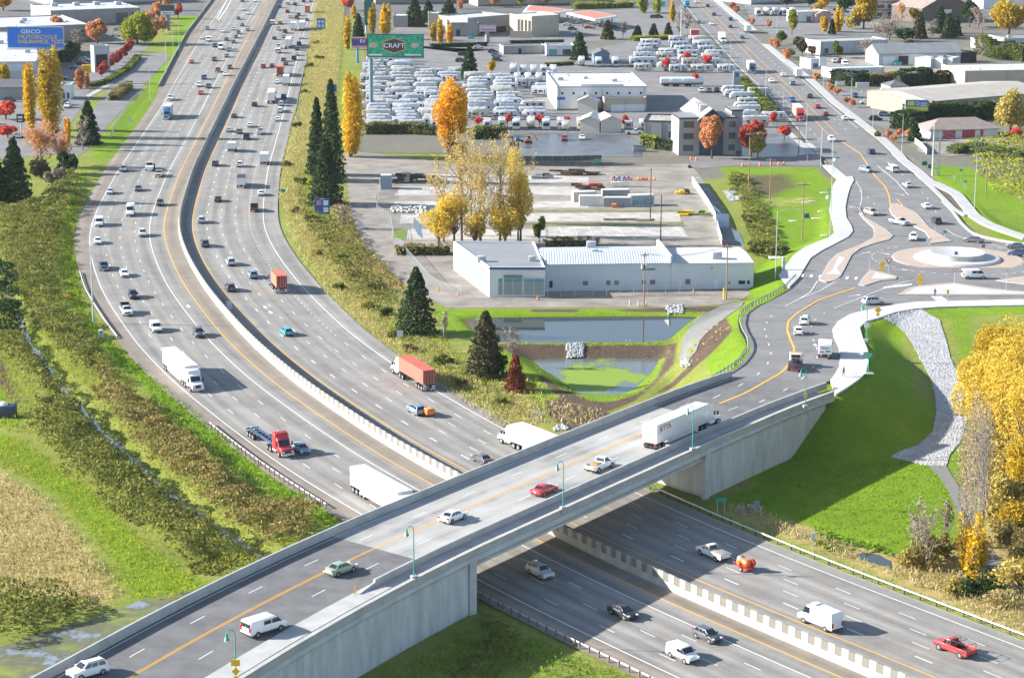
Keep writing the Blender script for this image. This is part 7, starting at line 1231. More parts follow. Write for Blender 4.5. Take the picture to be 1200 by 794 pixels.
thicket('slope_grass',[(505,442),(560,470),(640,500),(700,503),(712,482),(690,480),(650,462),(628,440),(610,440),(560,455)],'straw',2.5,.7,.5,'mixed straw round the rust red conifer',59,upright=True);thicket('bank_plants',[(805,440),(812,420),(822,400),(850,380),(853,396),(858,415),(840,432),(800,450)],'tan',.5,.8,.35,'young yellow plants on the mulched bank',61)
thicket('field_weeds',[(-20,565),(30,570),(80,625),(130,670),(100,705),(40,690),(-20,685)],'bramble',1.2,.5,.4,'green weeds scattered in the straw field',55,upright=True);thicket('slope_turf',[(850,588),(905,560),(1044,538),(1105,546),(1116,590),(1112,638),(1060,645),(1005,632),(940,612),(880,597)],'grass',4,.16,.3,'short green turf on the flat below the embankment',58,upright=True);thicket('verge_grass',[(560,725),(600,742),(640,752),(700,778),(760,800),(440,800),(470,785),(540,742)],'grass',5,.4,.45,'green grass in the shade below the overpass wall',63,upright=True);thicket('bramble_thicket',[(562,722),(585,726),(612,745),(620,775),(560,800),(520,790),(560,752)],'bramble',7,1.0,.4,'dark weeds at the foot of the overpass wall',65)
thicket('marsh_weeds',[(955,622),(1000,632),(1040,642),(1050,655),(1030,648),(1000,646),(985,652),(950,640)],'grass',5,.9,.45,'green marsh weeds round the puddle',67)
for px_,l_,sd_ in (([(538,372),(560,370.5),(640,369.6),(720,368.8),(780,368.6),(780,371),(720,371),(640,371.6),(560,373)],'reeds on the far edge of the upper pond',81),([(600,402.5),(660,402),(780,401),(806,379.5),(812,381),(786,404),(700,405),(640,405)],'reeds on the near edge of the upper pond',82),([(620,421),(633,433),(655,446),(680,463),(703,469),(724,467.5),(746,458),(764,442),(768,444),(748,462),(724,472),(700,473),(676,467),(650,450),(628,436)],'reeds round the algae pond',83)):thicket('pond_reeds',px_,'lime',3.5,.5,.34,l_,sd_,upright=True)
for i_,(u,v,H,w_,lf) in enumerate(((352,216,2.4,4,'green'),(346,250,1.8,3.4,'brown'),(366,262,2.6,4.5,'bramble'),(384,282,2.2,4,'green'),(372,300,1.8,3.6,'tan'),(398,310,2.8,5,'bramble'),(414,326,2.2,4.5,'brown'),(396,340,1.8,3.4,'green'),(436,340,3.0,5,'bramble'),(430,362,1.8,3.6,'tan'),(452,372,2.4,4.2,'green'),(462,396,1.8,3.4,'bramble'),(480,412,1.6,3.2,'brown'),(520,428,2.2,4,'green'),(540,452,1.8,3.6,'bramble'),(590,474,1.6,3.4,'green'),(618,458,1.8,3.2,'tan'),(338,196,2,3.6,'brown'),(348,150,2.2,3.8,'bramble'),(356,110,2,4,'green'),(362,80,2.2,4,'bramble'),(368,52,2,4,'tan'),(374,70,2,4,'green'))):at(u,v,H,w_,'shrub',lf,dict(green='green',brown='brownish',bramble='olive',tan='tan')[lf] +' shrub on the straw bank right of the freeway, ' +ORDN[sorted((-b,a) for a,b in ((352,216),(346,250),(366,262),(384,282),(372,300),(398,310),(414,326),(396,340),(436,340),(430,362),(452,372),(462,396),(480,412),(520,428),(540,452),(590,474),(618,458),(338,196),(348,150),(356,110),(362,80),(368,52),(374,70))).index((-v,u))] +' from the overpass',1.3,cat='shrub',group='shrubs on the straw bank')
# ================================================================ lots and yards
LOT =mat('yard_asphalt',(.215,.19,.16),.92,var=.38,scale=.16);LOT2 =mat('car_park_asphalt',(.155,.15,.145),.9,var=.25,scale=.1);YC =mat('worn_yard_concrete',(.36,.34,.31),.9,var=.35,scale=.25);WETA =mat('damp_asphalt',(.10,.10,.105),.35,var=.4,scale=.15)
def lot(name,px,m,z=.05):sheet(name,[PX(px)],m,z)
lot('yard',[(400,176),(420,178),(520,190),(600,196),(806,192),(816,200),(845,240),(872,290),(884,320),(886,340),(868,352),(845,357),(800,360),(525,361),(505,352),(473,332),(447,307),(421.7,280),(411.7,250),(405,204)],LOT,.05)
for px in ([(500,204),(690,207),(690,214),(470,214)],[(470,219),(680,219),(680,229),(462,229)],[(462,236),(690,236),(690,244),(462,244)],[(620,250),(796,249),(798,260),(620,260)],[(470,252),(620,252),(620,262),(468,262)],[(642,266),(798,265),(806,277),(642,278)],[(478,269),(640,269),(640,281),(476,281)]):lot('concrete_strip',px,YC,.075)
lot('yard_verge',[(466,246),(800,246),(800,249),(466,249)],mat('weedy_ground',(.16,.15,.06),.95,var=.4,scale=.4),.08);lot('yard_verge',[(610,260.5),(800,260),(803,264.5),(610,265.5)],mat('weedy_ground',(.16,.15,.06),.95,var=.4,scale=.4),.08);lot('grass_patch',[(462,270),(477,270),(476,281),(462,281)],mat('patch_grass',(.13,.2,.02),.95,var=.4,scale=.8),.08)
lot('caravan_lot',[(424,154),(424,70),(462,52),(520,56),(672,62),(760,44),(815,44),(862,78),(905,128),(912,160),(880,176),(800,182),(750,158),(590,154)],LOT2,.03);lot('car_park',[(604,165),(600,158),(640,157),(735,158),(752,168),(752,184),(700,184),(605,184)],WETA,.08);lot('office_car_park',[(862,160),(905,157),(930,160),(950,180),(930,184),(862,184)],WETA,.09)
lot('forecourt',[(600,18),(800,8),(812,40),(672,50),(540,62),(440,50),(470,30),(560,44)],LOT2,.03);lot('avenue_lot',[(872,6),(1010,6),(1030,40),(960,46),(905,44),(880,24)],LOT2,.03);lot('workshop_yard',[(940,70),(1000,62),(1140,78),(1120,92),(1000,92),(955,88)],LOT,.03);lot('car_lot',[(955,100),(1050,112),(1056,138),(1040,152),(1010,140),(975,112)],LOT2,.03);lot('red_house_drive',[(1075,166),(1180,160),(1175,178),(1110,184),(1075,178)],LOT,.1)
lot('frontage_road',[(162,64),(190,62),(200,66),(160,110),(100,178),(80,190),(70,186),(98,146),(130,100)],LOT2,.05);lot('industrial_car_park',[(-40,190),(-40,104),(60,104),(72,84),(112,64),(150,36),(172,30),(176,54),(150,76),(108,100),(96,124),(80,150),(80,180)],LOT2,.04);lot('kerb_strip',[(101,112),(126,98),(164,66),(166,68),(128,101),(103,115)],CONC,.09)
# puddles on the yard road
for px in ([(485,255),(492,262),(496,280),(490,276),(484,264)],[(832,238),(842,246),(846,252),(838,246)],[(857,268),(866,272),(872,286),(862,282)]):lot('puddle',px,WATER,.09)
for k in range(9):lot('bay_line',[(655+k*17,265.8),(655.6+k*17,265.8),(659.6+k*18,277.4),(659+k*18,277.4)],WHITE,.10)
# ---------------------------------------------------------------- caravans for sale
RVP ={}
def caravan(kind,L,stripe,p,rz):
    key =(kind,L,stripe)
    if key not in RVP:RVP[key] =o =tree_of(rv(kind,L,stripe),'caravan' if kind != 'motorhome' else 'motorhome')
    else:o =copy_tree(RVP[key])
    o.location =p;o.rotation_euler =(0,0,rz);o['category'] ='caravan' if kind != 'motorhome' else 'motorhome';return o
rr =random.Random(4);NROW =['front'] +ORDN[1:]
def row(v,u0,u1,nm,group,end_on=False,pitch=None,kinds=('trailer','fifth','trailer')):
    u =u0 -(0 if end_on else rr.uniform(0,9));k =0;items =[]
    while u < u1:
        kind =rr.choice(kinds);L =rr.choice((7.5,8.5,9.5));st =rr.choice(('grey','brown','dark blue','dark grey','tan','grey','black'));g =G(u,v,.0);sc =CF/sqrt(g[0]**2+g[1]**2+CH**2)
        w_ =(pitch or (3.6 if end_on else L +rr.uniform(.8,2.2)))*sc
        g =G(u +w_/2,v,0);a =(-pi/2 if rr.random() < .5 else pi/2) +rr.uniform(-.03,.03) if end_on else (0 if rr.random() < .7 else pi) +rr.uniform(-.05,.11)
        items.append(caravan(kind,L,st,(g[0],g[1] +(4.5 if end_on else 0),.04),a));u += w_
    for k,o in enumerate(items):
        n =len(items);pos =f'{ORDN[k].replace("nearest", "first")} from left' if n -k > 3 or n < 4 else ('rightmost','second from right','third from right')[n -1-k]
        o['label'] =f'white caravan in {nm}, {pos}'.replace('the row of','row of');o['group'] =group
grp ='white caravans parked in rows on the sales lot'
ROWS =[(v,428+(k % 3)*3,518 if v > 97 else (545 if v > 90 else 472)) for k,v in enumerate(np.linspace(152,72,23))]
for i,(v,a,b) in enumerate(ROWS):row(v,a,b,f'the {NROW[i]} row of the left lot',grp)
ROWS2 =[(v,548,612 if v > 122 else 603) for v in np.linspace(140,96,13)]
for i,(v,a,b) in enumerate(ROWS2):row(v,a,b,f'the {NROW[i]} side-on row right of the orange tree',grp)
row(153,562,652,'the end-on row right of the orange tree',grp,True,4.9,('fifth','motorhome','trailer'));row(97.5,600,640,'the end-on row left of the sales hall',grp,True,4.2);row(88,596,645,'the back row left of the sales hall',grp,True,4.0);row(154,654,672,'the pair left of the pale sheds',grp,True,5);row(154,728,752,'the pair right of the pale sheds',grp,True,5);row(126,660,676,'the spot under the blue stripe of the sales hall',grp,True,5)
for i,(v,a,b) in enumerate(((113,628,645),(107,630,645))):row(v,a,b,f'the {NROW[i]} spot by the sales hall side wall',grp)
g2 ='white caravans in the far lot beside the avenue'
for i,(v,a,b) in enumerate(((83.5,742,785),(77.5,745,782),(71.5,750,780),(65.5,752,778),(59.5,750,774),(54,750,772))):row(v,a,b,f'the {NROW[i]} row of the far left lot',g2)
for i,(v,a,b) in enumerate(((85,786,850),(79,800,846),(73,797,840),(67.5,795,838),(62,795,836),(57,788,826),(52,785,822))):row(v,a,b,f'the {NROW[i]} row of the lot beside the avenue',g2)
g3 ='white caravans by the hedge on the avenue'
for i,(v,a,b) in enumerate(((149,868,902),(142,868,898),(136,866,893),(130.5,864,888),(125,866,884),(120,855,882),(115,852,880),(110.5,852,872))):row(v,a,b,f'the {NROW[i]} row behind the grey office block',g3)
row(79,672,732,'the row behind the white sales hall','caravans behind the sales hall',True,7,('fifth','motorhome'))
row(19,884,930,'the row on the far car lot','vans on the far car lot',True,4.5,('motorhome','fifth'))
for i,u in enumerate((786,798,812)):
    g =G(u,101,0);t =empty('tank_trailer',(g[0],g[1],.04),.1);tag(t,'white tank trailer beside the scarlet round tree, ' +('left','middle','right')[i] +' of three','trailer','white tank trailers');MB().tube((-4,0,2.2),(4,0,2.2),1.3,n=14).build('tank',paint('white'),t,smooth=False);MB().box(-3.8,3.8,-.5,.5,.5,1.1).build('chassis',FRAME,t)
    for x in (-2.6,-1.4):MB().tube((x,-1.2,.5),(x,1.2,.5),.5,n=12).build('wheel',TYRE,t)
# parked cars
def parked(kind,c,u,v,ang,label,group=None,far=True):
    g =G(u,v,.7);o =vehicle(kind,c,(g[0],g[1],.06+max(0,float(terr(np.array([g[0]]),np.array([g[1]]))[0]))),ang,not far);tag(o,label,group=group)
for a in (('pickup','white',743,155,0,'white pickup parked side-on right of the pale sheds'),('sedan','white',682,161,-pi/2,'white car parked in the damp car park, facing the viewer'),('suv','dark red',661.5,162,-pi/2,'small dark red and white car in the damp car park'),('sedan','blue',605,164,.1,'bright blue sedan parked at the left of the damp car park'),('suv','silver',822,106,-pi/2,'silver SUV, left end of the parked row behind the office'),('suv','dark grey',831,106,-pi/2,'dark SUV, second in the parked row behind the office'),('suv','black',840,105.5,-pi/2,'black SUV, third in the parked row behind the office'),('suv','white',849.5,105,-pi/2,'white SUV, right end of the parked row behind the office'),('suv','dark grey',540,71,0,'dark SUV at the lower left of the parked pair by the lot'),('suv','black',543,63.5,0,'black SUV behind the dark one by the lot'),('suv','dark grey',583,70,0,'dark SUV nearest in the parked line left of the shop'),('suv','grey blue',582,65,0,'grey blue SUV second in the parked line left of the shop'),('suv','dark blue',578,60.5,0,'dark blue SUV last in the parked line left of the shop'),('sedan','white',561,55,0,'white car in front of the sign of the grey building'),
  ('pickup','silver',672,26,0,'silver car beside the nearer fuel canopy'),('sedan','white',665,28.5,0,'white sedan left of the nearer fuel canopy'),('sedan','silver',677,38.5,.2,'silver sedan driving across the filling station forecourt'),('suv','dark grey',671,34,0,'dark SUV on the filling station forecourt'),('suv','dark grey',767,20,0,'dark car parked at the edge of the far forecourt, left'),('suv','black',772,19.5,0,'black car parked at the edge of the far forecourt, right'),('sedan','red',690,32,0,'red car at the pumps of the nearer canopy'),('suv','black',720,32,0,'dark car right of the nearer canopy'),
  ('suv','silver',978,71.5,-pi/2,'silver car parked in front of the white hall'),('suv','dark red',984.5,71,-pi/2,'dark red car parked in front of the white hall'),('van','white',990,75,-pi/2,'white pickup van parked left of the long white truck'),('suv','black',1026,139,0,'black car parked on the small car lot'),('suv','grey blue',1037,134,0,'blue grey car parked on the small car lot'),('sedan','white',1015,120,0,'white car on the upper part of the small car lot'),('suv','dark blue',1002,112,-pi/2,'dark blue car at the top of the small car lot'),('pickup','white',1149,167,.15,'white utility truck parked before the red doors'),
  ('sedan','grey',88,79,0,'grey car parked under the dark hedge of the warehouse'),('sedan','dark red',96,74,0,'dark red car parked beside the grey one'),('suv','silver',99,70,0,'silver car at the back of the pylon car park'),('sedan','dark red',72,91,0,'dark red car parked right of the tall gold poplar'),('sedan','white',136,41,0,'white car parked left of the green willow'),('sedan','silver',139,34,0,'silver car parked behind the green willow'),('suv','white',79,124,-pi/2,'white car parked right of the tall gold poplar foot'),('suv','dark blue',77,121,-pi/2,'dark blue car parked behind the white one'),('sedan','silver',4,147,0,'silver car at the left edge between the red trees'),('sedan','white',22,159,0,'white car parked under the black sign'),('suv','dark grey',12,117,0,'dark car parked before the long dark roofed shop')):parked(*a)
for i,(u,v) in enumerate([(900+9*k,11+(k % 3)*2.6) for k in range(11)]):parked(('suv','sedan')[i % 2],('silver','white','dark grey','blue','dark grey','white','red')[i % 7],u,v,0.1,f'parked {("silver","white","dark grey","blue","dark grey","white","red")[i % 7]} car on the far car lot, {ORDN[i].replace("nearest","first")} from the left','cars on the far car lot')
# ---------------------------------------------------------------- barriers
WORN =mat('worn_barrier_concrete',(.33,.32,.295),.9,var=.2,scale=.5);SCRD =mat('screen_gap',(.17,.155,.135),.9);SCRL =mat('screen_slat',(.34,.325,.285),.9,var=.12,scale=.5)
mbz =empty('median_barrier',(FW[0,0],FW[0,1],0));tag(mbz,'long curving concrete median barrier with a slatted glare screen between the carriageways','barrier')
sh =lambda P:[(x -FW[0,0],y -FW[0,1],*r) for x,y,*r in P]
F2 =FW -FW[0];ib =F2[::1]
sweep(F2,[(0,-.1),(.75,-.1),(.75,.25),(.52,.5),(.46,1.0),(.18,1.0),(.10,.5),(0,.25)]).build('base',WORN,mbz);gs =MB();s =4.0
while s < FS[-1] -4:
    a,b =at_s(s,.32) -FW[0],at_s(s +1.22,.32) -FW[0];far_ =np.interp(s,FS,FW[:,1]) > 640
    t_ =(b -a)/np.hypot(*(b -a));n_ =np.array([t_[1],-t_[0]]);zb_ =.99;zt_ =float(np.interp(np.interp(s,FS,FW[:,1]),[300,420,520],[2.25,2.0,1.4]))
    gs.add([(*(a -n_*.12),zb_),(*(b -n_*.12),zb_),(*(b +n_*.12),zb_),(*(a +n_*.12),zb_),(*(a -n_*.12),zt_),(*(b -n_*.12),zt_),(*(b +n_*.12),zt_),(*(a +n_*.12),zt_)],FR,0)
    c =at_s(s +2.44,.32) -FW[0]
    gs.add([(*(b -n_*.09),zb_),(*(c -n_*.09),zb_),(*(c +n_*.09),zb_),(*(b +n_*.09),zb_),(*(b -n_*.09),zt_ -.02),(*(c -n_*.09),zt_ -.02),(*(c +n_*.09),zt_ -.02),(*(b +n_*.09),zt_ -.02)],FR,1);s += 2.44
gs.build('glare_screen',[SCRL,SCRD],mbz)
GALV =mat('galvanised_steel',(.48,.50,.52),.5,.35);WOODP =mat('timber_post',(.22,.13,.08),.9,var=.3,scale=4);BLKP =mat('dark_post',(.07,.06,.055),.8)
def guardrail(px,label,side=1,postm=WOODP,zf=None,every=1.9,world=None,rail=GALV):
    P =np.array([(GR(a,b) if zf else GT(a,b)) for a,b in px]) if world is None else np.array(world);Q =smooth_line(P,1.0,6)
    if zf:Q[:,2] =[zf(y) for y in Q[:,1]]
    c =Q[0].copy();t =empty('guardrail',c);tag(t,label,'guardrail');Q =Q -c
    sweep(Q,[(-.04,.50),(.05,.53),(-.03,.62),(.05,.71),(-.04,.76),(-.09,.71),(-.12,.62),(-.09,.54)]).build('rail',rail,t);s =np.r_[0,np.cumsum(np.hypot(*np.diff(Q[:,:2],axis=0).T))];N =normals(Q);n =int(s[-1]/every);n =min(n,99);e =s[-1]/max(1,n)
    base =None
    for k in range(n +1):
        j =int(np.argmin(np.abs(s -k*e)));p =Q[j];
        if base is None:base =MB().box(-.09,.09,-.09,.09,-.4,.8).build('post',postm,t);o =base
        else:o =base.copy();COL.objects.link(o);o.parent =t
        o.location =(p[0] +N[j,0]*side*.2,p[1] +N[j,1]*side*.2,p[2]);o.rotation_euler =(0,0,atan2(N[j,1],N[j,0]))
def grail_fw(k,y0,y1,extra,label,**kw):
    i =[j for j in range(len(FW)) if y0 <= FW[j,1] <= y1];guardrail(None,label,world=[(*fpt(j,foff(k,FW[j,1]) +extra),-.02) for j in i],**kw)
grail_fw('spave',343,392,.5,'guardrail on the verge left of the red tractor',side=-1,postm=WOODP);guardrail([(93.5,321),(97,333),(101,343),(110,358.5),(122,377),(137,397)],'curved guardrail beside the light pole on the left verge',side=-1,postm=BLKP)
grail_fw('spave',268,322,.4,'guardrail along the green verge below the overpass',side=-1);grail_fw('npave',235,352,.6,'long guardrail at the lower right edge of the freeway',postm=BLKP,every=2.6);guardrail([(836,444.5),(850,436),(864,427),(871,419),(876,411),(876.5,404),(874.5,397),(870,390),(866.5,379),(869,367),(882,357.5),(899,349.5),(921,337),(933,325)],'curved steel guardrail on the outer bend of the overpass road',side=-1,zf=zroad,postm=BLKP);grail_fw('npave',775,960,.6,'far guardrail at the right edge of the departing lanes',postm=BLKP,every=4)
i_ =[j for j in range(len(FW)) if 860 <= FW[j,1] <= 1300];wl =np.array([fpt(j,foff('spave',FW[j,1]) -.8) for j in i_]);c_ =wl[0].copy();tag(sweep(wl -c_,[(-.25,-.2),(.25,-.2),(.12,.9),(-.12,.9)]).build('concrete_barrier',WORN),'low concrete barrier along the far upper left edge of the freeway','barrier').location =(c_[0],c_[1],0)
# ---------------------------------------------------------------- lamps and poles
GRN =mat('green_lamp_paint',(.03,.30,.20),.45);STEEL =mat('pole_steel',(.42,.44,.46),.5,.3);WOOD =mat('utility_pole_wood',(.23,.15,.10),.9,var=.25,scale=3);DWOOD =mat('dark_pole_wood',(.06,.045,.04),.9);LENS =mat('lamp_lens',(.75,.76,.74),.2)
def bell_lamp(p,H,ang,label,signs=None):
    t =empty('street_lamp',p,ang);tag(t,label,'street lamp','green street lamps along the overpass');MB().box(-.35,.35,-.35,.35,-.6,.35).build('pedestal',CONC,t)
    MB().tube((0,0,.35),(0,0,H -.6),.09,.06).path([(0,0,H-.6),(.08,0,H-.25),(.35,0,H),(.75,0,H-.05),(.95,0,H-.35)],.05).build('pole',GRN,t);MB().tube((.95,0,H-.35),(.95,0,H-.75),.1,.16).tube((.95,0,H-.75),(.95,0,H-1.15),.16,.34).build('shade',GRN,t);MB().sphere((.95,0,H-1.2),.25,sz=.8).build('globe',LENS,t);return t
for (u,v),l in (((485,677),'green bell lamp on the overpass above the ribbed wall'),((659.8,596),'green bell lamp beside the red sedan on the overpass'),((811.5,527),'green bell lamp in front of the long white trailer')):
    g =G(u,v,8.9);bell_lamp((g[0],g[1],8.9),7.0,BA +2.6,l)
g =G(943.5,477,8.6);t4 =bell_lamp((g[0],g[1],8.6),6.6,BA +2.4,'green bell lamp with a small amber sign on the bend of the overpass');AMB =mat('sign_amber',(.8,.42,.02),.5)
MB().box(-.3,.3,-.17,-.12,1.7,2.4).xf(Matrix.Rotation(-(BA +2.4),4,'Z')).build('amber_sign',AMB,t4)
g =G(277,812,8.2);t5 =bell_lamp((g[0],g[1],8.2),7.6,BA +2.6,'green bell lamp with yellow signs at the bottom edge');h_ =empty('sign_cluster',(0,0,0),-(BA+2.6));h_.parent =t5
bpy.data.objects.remove(h_)
def flat_sign(par,x,y,z,w,h,m,diamond=False,rot=0.0,name='sign_panel',border=None):
    mb =MB();
    if diamond:mb.add([(x,y -.03,z -w/2),(x +w/2,y -.03,z),(x,y -.03,z +w/2),(x -w/2,y -.03,z),(x,y +.03,z -w/2),(x +w/2,y +.03,z),(x,y +.03,z +w/2),(x -w/2,y +.03,z)],[(0,1,2,3),(7,6,5,4),(0,4,5,1),(1,5,6,2),(2,6,7,3),(3,7,4,0)])
    else:mb.box(x -w/2,x +w/2,y -.03,y +.03,z -h/2,z +h/2)
    mb.xf(Matrix.Rotation(rot,4,'Z'));return mb.build(name,m,par)
SGREEN =mat('sign_green',(.01,.30,.20),.5);SBLUE =mat('sign_blue',(.02,.10,.42),.5);SWHITE =mat('sign_white',(.72,.72,.72),.5);SRED =mat('sign_red',(.55,.03,.05),.5);SBLK =mat('sign_black',(.02,.02,.022),.5);SYEL =mat('sign_yellow',(.78,.55,.03),.5)
r5 =-(BA +2.6)
for z,w_,h_,d_ in ((3.7,1.0,.75,0),(2.7,.95,.95,1),(1.75,.5,.7,0)):flat_sign(t5,0,-.14,z,w_,h_,AMB,bool(d_),r5)
def light_pole(b,top,arm_px,label,zf=0.0,m=STEEL,r=.11,group='street lights along the avenue',head=True):
    g =GR(*b) if zf else GT(*b);sc =CF/sqrt(g[0]**2+g[1]**2+(CH -g[2])**2);H =(b[1] -top[1])/(sc*.975);t =empty('street_light',g);tag(t,label,'street light',group);MB().tube((0,0,-.5),(0,0,H),r,r*.6).build('pole',m,t)
    if arm_px:
        a =arm_px/sc;MB().path([(0,0,H-.05),(a*.3,0,H+.35),(a,0,H+.4)],.05,6).build('arm',m,t);MB().box(a -.2 if a > 0 else a -.45,a +.45 if a > 0 else a +.2,-.13,.13,H +.33,H +.48).build('lamp_head',m,t,bevel=.03)
    return t
light_pole((109.5,379.7),(104.9,291.3),-5,'tall steel light pole on the left verge by the curved guardrail',r=.2,group=None)
for b,tp,a,l in (((1141.8,243.7),(1146.4,179),-7,'tall light pole on the right beside the diverging footpath'),((944.6,168),(945.8,124),5,'light pole at the lower left kerb of the avenue'),((963,180),(964,152),5,'light pole at the corner of the side street'),((975,183),(975,160),0,'short bare pole at the corner of the side street'),((997.5,118),(998,91),-5,'light pole before the dark hedge by the small car lot'),((1022.6,153),(1023,122),-4,'slim pole in front of the small car lot'),((1056.7,180),(1057,137),-4,'light pole by the red orange bushes'),((855.6,76),(855.6,49),2,'light pole at the far caravan lot on the avenue'),((897,120),(898.4,83),3,'light pole on the left kerb below the blue cab truck'),((918,132),(919,104),4,'light pole by the caravan hedge'),((965,105),(965.5,78),-3,'slim pole beside the diner sign'),((910,47),(911,20),0,'pole at the entrance of the far car lot'),((946,83),(947,60),3,'pole on the right kerb by the parked box truck'),((1092.5,214),(1093,186),0,'short pole beside the steel pylon'),((908.6,327),(911,249),24,'light pole with a long arm by the curved pavement'),((972.5,277),(974.5,164),0,'tall light pole on the edge of the green field'),((961.6,196),(962.5,151),0,'light pole at the top of the green field'),((210,60),(209,30),-4,'light pole on the upper left verge'),((195,88),(193,45),-4,'light pole near the frontage junction'),((176,118),(174,82),-4,'light pole on the lower verge of the frontage road'),((203,60),(202,36),0,'thin pole beside the upper verge')):light_pole(b,tp,a,l,zf=1 if b[0] > 830 and b[1] < 330 and b[0] != 908.6 else 0,group=None)
def utility_pole(b,top,label,m=WOOD,arm=2.2,r=.16,drum=False):
    g =GT(*b);sc =CF/sqrt(g[0]**2+g[1]**2+(CH -g[2])**2);H =(b[1] -top[1])/(sc*.975);t =empty('utility_pole',g);tag(t,label,'utility pole');MB().tube((0,0,-.5),(0,0,H),r,r*.7).build('pole',m,t)
    if arm:
        MB().box(-arm/2,arm/2,-.07,.07,H -.75,H -.55).build('crossarm',m,t)
        for x in (-.46,-.2,.2,.46):MB().tube((x*arm,0,H -.55),(x*arm,0,H -.3),.05,.05).build('insulator',SWHITE,t)
    if drum:
        for x in (-.45,.4):MB().tube((x,0,H -3.6),(x,0,H -2.6),.3,n=12).build('transformer',STEEL,t)
    return H,g
poles =[utility_pole(*a,**k) for a,k in ((((754.5,361),(755.5,296),'utility pole with two transformers by the pond road'),dict(drum=True,arm=1.6)),(((851,350),(852.5,287),'tan utility pole at the right end of the white warehouse'),{}),(((762,258),(762.5,198),'dark bare pole standing on the yard'),dict(m=DWOOD,arm=0)),(((774,288),(775,229),'dark bare pole behind the metal roof'),dict(m=DWOOD,arm=0)),(((877,229),(879,157),'tall utility pole by the field ditch'),{}),(((902,238.6),(904,187),'utility pole in the middle of the green field'),{}),(((940,281),(942,215),'utility pole with a wide crossarm on the green field'),dict(arm=3)),(((935.7,180),(935.7,140),'wooden pole beside the office car park'),dict(arm=0)),(((1155,232),(1157,190),'brown pole on the scrubby bank'),dict(arm=0)),(((1151,42),(1151,12),'pale pole by the huge golden tree'),dict(arm=0)))]
wr =MB()
def wire(p,q,sag=1.2):
    P =[Vector(p).lerp(Vector(q),i/10) -Vector((0,0,sag*4*(i/10)*(1-i/10))) for i in range(11)];wr.path(P,.022,4)
(h0,g0),(h1,g1) =poles[0],poles[1]
for x in (-.6,0,.6):wire((g0[0] +x,g0[1],g0[2] +h0 -.3),(g1[0] +x,g1[1],g1[2] +h1 -.3))
tag(wr.build('power_line',BLKP),'power lines strung between the two poles in front of the warehouse','power line')
g =GT(1096,206);py_ =empty('steel_pylon',g);tag(py_,'pair of tall steel utility masts on the right verge of the avenue','utility pole');sc =CF/sqrt(g[0]**2+g[1]**2+CH**2)
for x,h_ in ((-.9,15),(.9,13.8)):MB().tube((x,0,-.5),(x,0,h_),.28,.2).build('mast',STEEL,py_)
MB().box(-2.2,2.2,-.1,.1,13.4,13.7).box(-1.8,1.8,-.1,.1,12.2,12.45).build('crossarm',STEEL,py_);w2 =MB()
for k,x in enumerate((-2,-1,1,2)):
    a =Vector((x,0,13.6));b =Vector((24+x,-30,9));w2.path([a.lerp(b,i/8) -Vector((0,0,5*(i/8)*(1-i/8))) for i in range(9)],.03,4)
w2.build('cable',BLKP,py_)
# ---------------------------------------------------------------- signs
def billboard(label,b,px0,px1,H,facem,polem=STEEL,pole_r=.5,frame=None,name='billboard',ground=None,leg_at=None):
    """px0/px1: lower left and upper right corner of the panel in the picture"""
    g =GT(*b);sc =CF/sqrt(g[0]**2+g[1]**2+(CH -g[2] -H*.6)**2);f =lambda q:((q[0] -b[0])/sc,(b[1] -q[1])/(sc*.975));x0,z0 =f(px0);x1,z1 =f(px1)
    t =empty(name,g);tag(t,label,'sign' if name != 'billboard' else 'billboard');MB().tube((leg_at or 0,.5,-.5),(leg_at or 0,.5,z0 +.4),pole_r,n=12).build('pole',polem,t)
    MB().box(x0,x1,-.25,.9,z0,z1).build('panel',frame or STEEL,t);MB().box(x0 +.25,x1 -.25,-.30,-.2,z0 +.25,z1 -.25).build('poster',facem,t);return t,x0,x1,z0,z1
def lettering(t,s,x,z,size,m,y=-.33,sx=1.0,name='lettering'):return text_mesh(s,size,m,name,t,Matrix.Translation((x,y,z)) @ Matrix.Rotation(pi/2,4,'X'),.02,sx)
t,x0,x1,z0,z1 =billboard('blue billboard with yellow lettering above the white warehouse roof',(46,97),(12,58.5),(76,35),20,mat('poster_blue',(.02,.17,.66),.5),frame=mat('billboard_frame',(.33,.36,.26),.6));w_ =x1 -x0
lettering(t,'GEICO',x0 +w_*.42,z1 -1.9,2.1,SWHITE,sx=1.2);lettering(t,'MOTORCYCLE',x0 +w_*.54,z1 -3.9,2.0,SYEL,sx=1.12);lettering(t,'INSURANCE, TOO',x0 +w_*.59,z1 -5.7,2.0,SYEL,sx=1.06);MB().box(x0 -.1,x1 +.1,-1.2,.4,z0 -.5,z0 -.25).build('catwalk',STEEL,t);MB().tube((1.5,.5,z0 +.3),(-.5,.5,z0 -4.5),.3).build('brace',BLKP,t)
def speckle():
    m =mat('leafy_green_poster',(.004,.10,.05),.6,var=.9,scale=1.6,col2=(.03,.60,.34));return m
t,x0,x1,z0,z1 =billboard('green billboard with a hexagon badge reading craft on a tall grey pole',(435,131),(431,69),(496.5,43),24,speckle(),polem=mat('billboard_pole',(.16,.22,.28),.5),pole_r=.75,frame=mat('dark_frame',(.03,.05,.05),.6));cx,cz =(x0 +x1)/2-.4,(z0 +z1)/2;hexa =lambda w_,h_,y0,y1:MB().add([(cx +a*w_,y,cz +b*h_) for y in (y0,y1) for a,b in ((-1,-.5),(0,-1),(1,-.5),(1,.5),(0,1),(-1,.5))],[(0,1,2,3,4,5),(11,10,9,8,7,6)] +[(i,(i+1) % 6,6+(i+1) % 6,6+i) for i in range(6)])
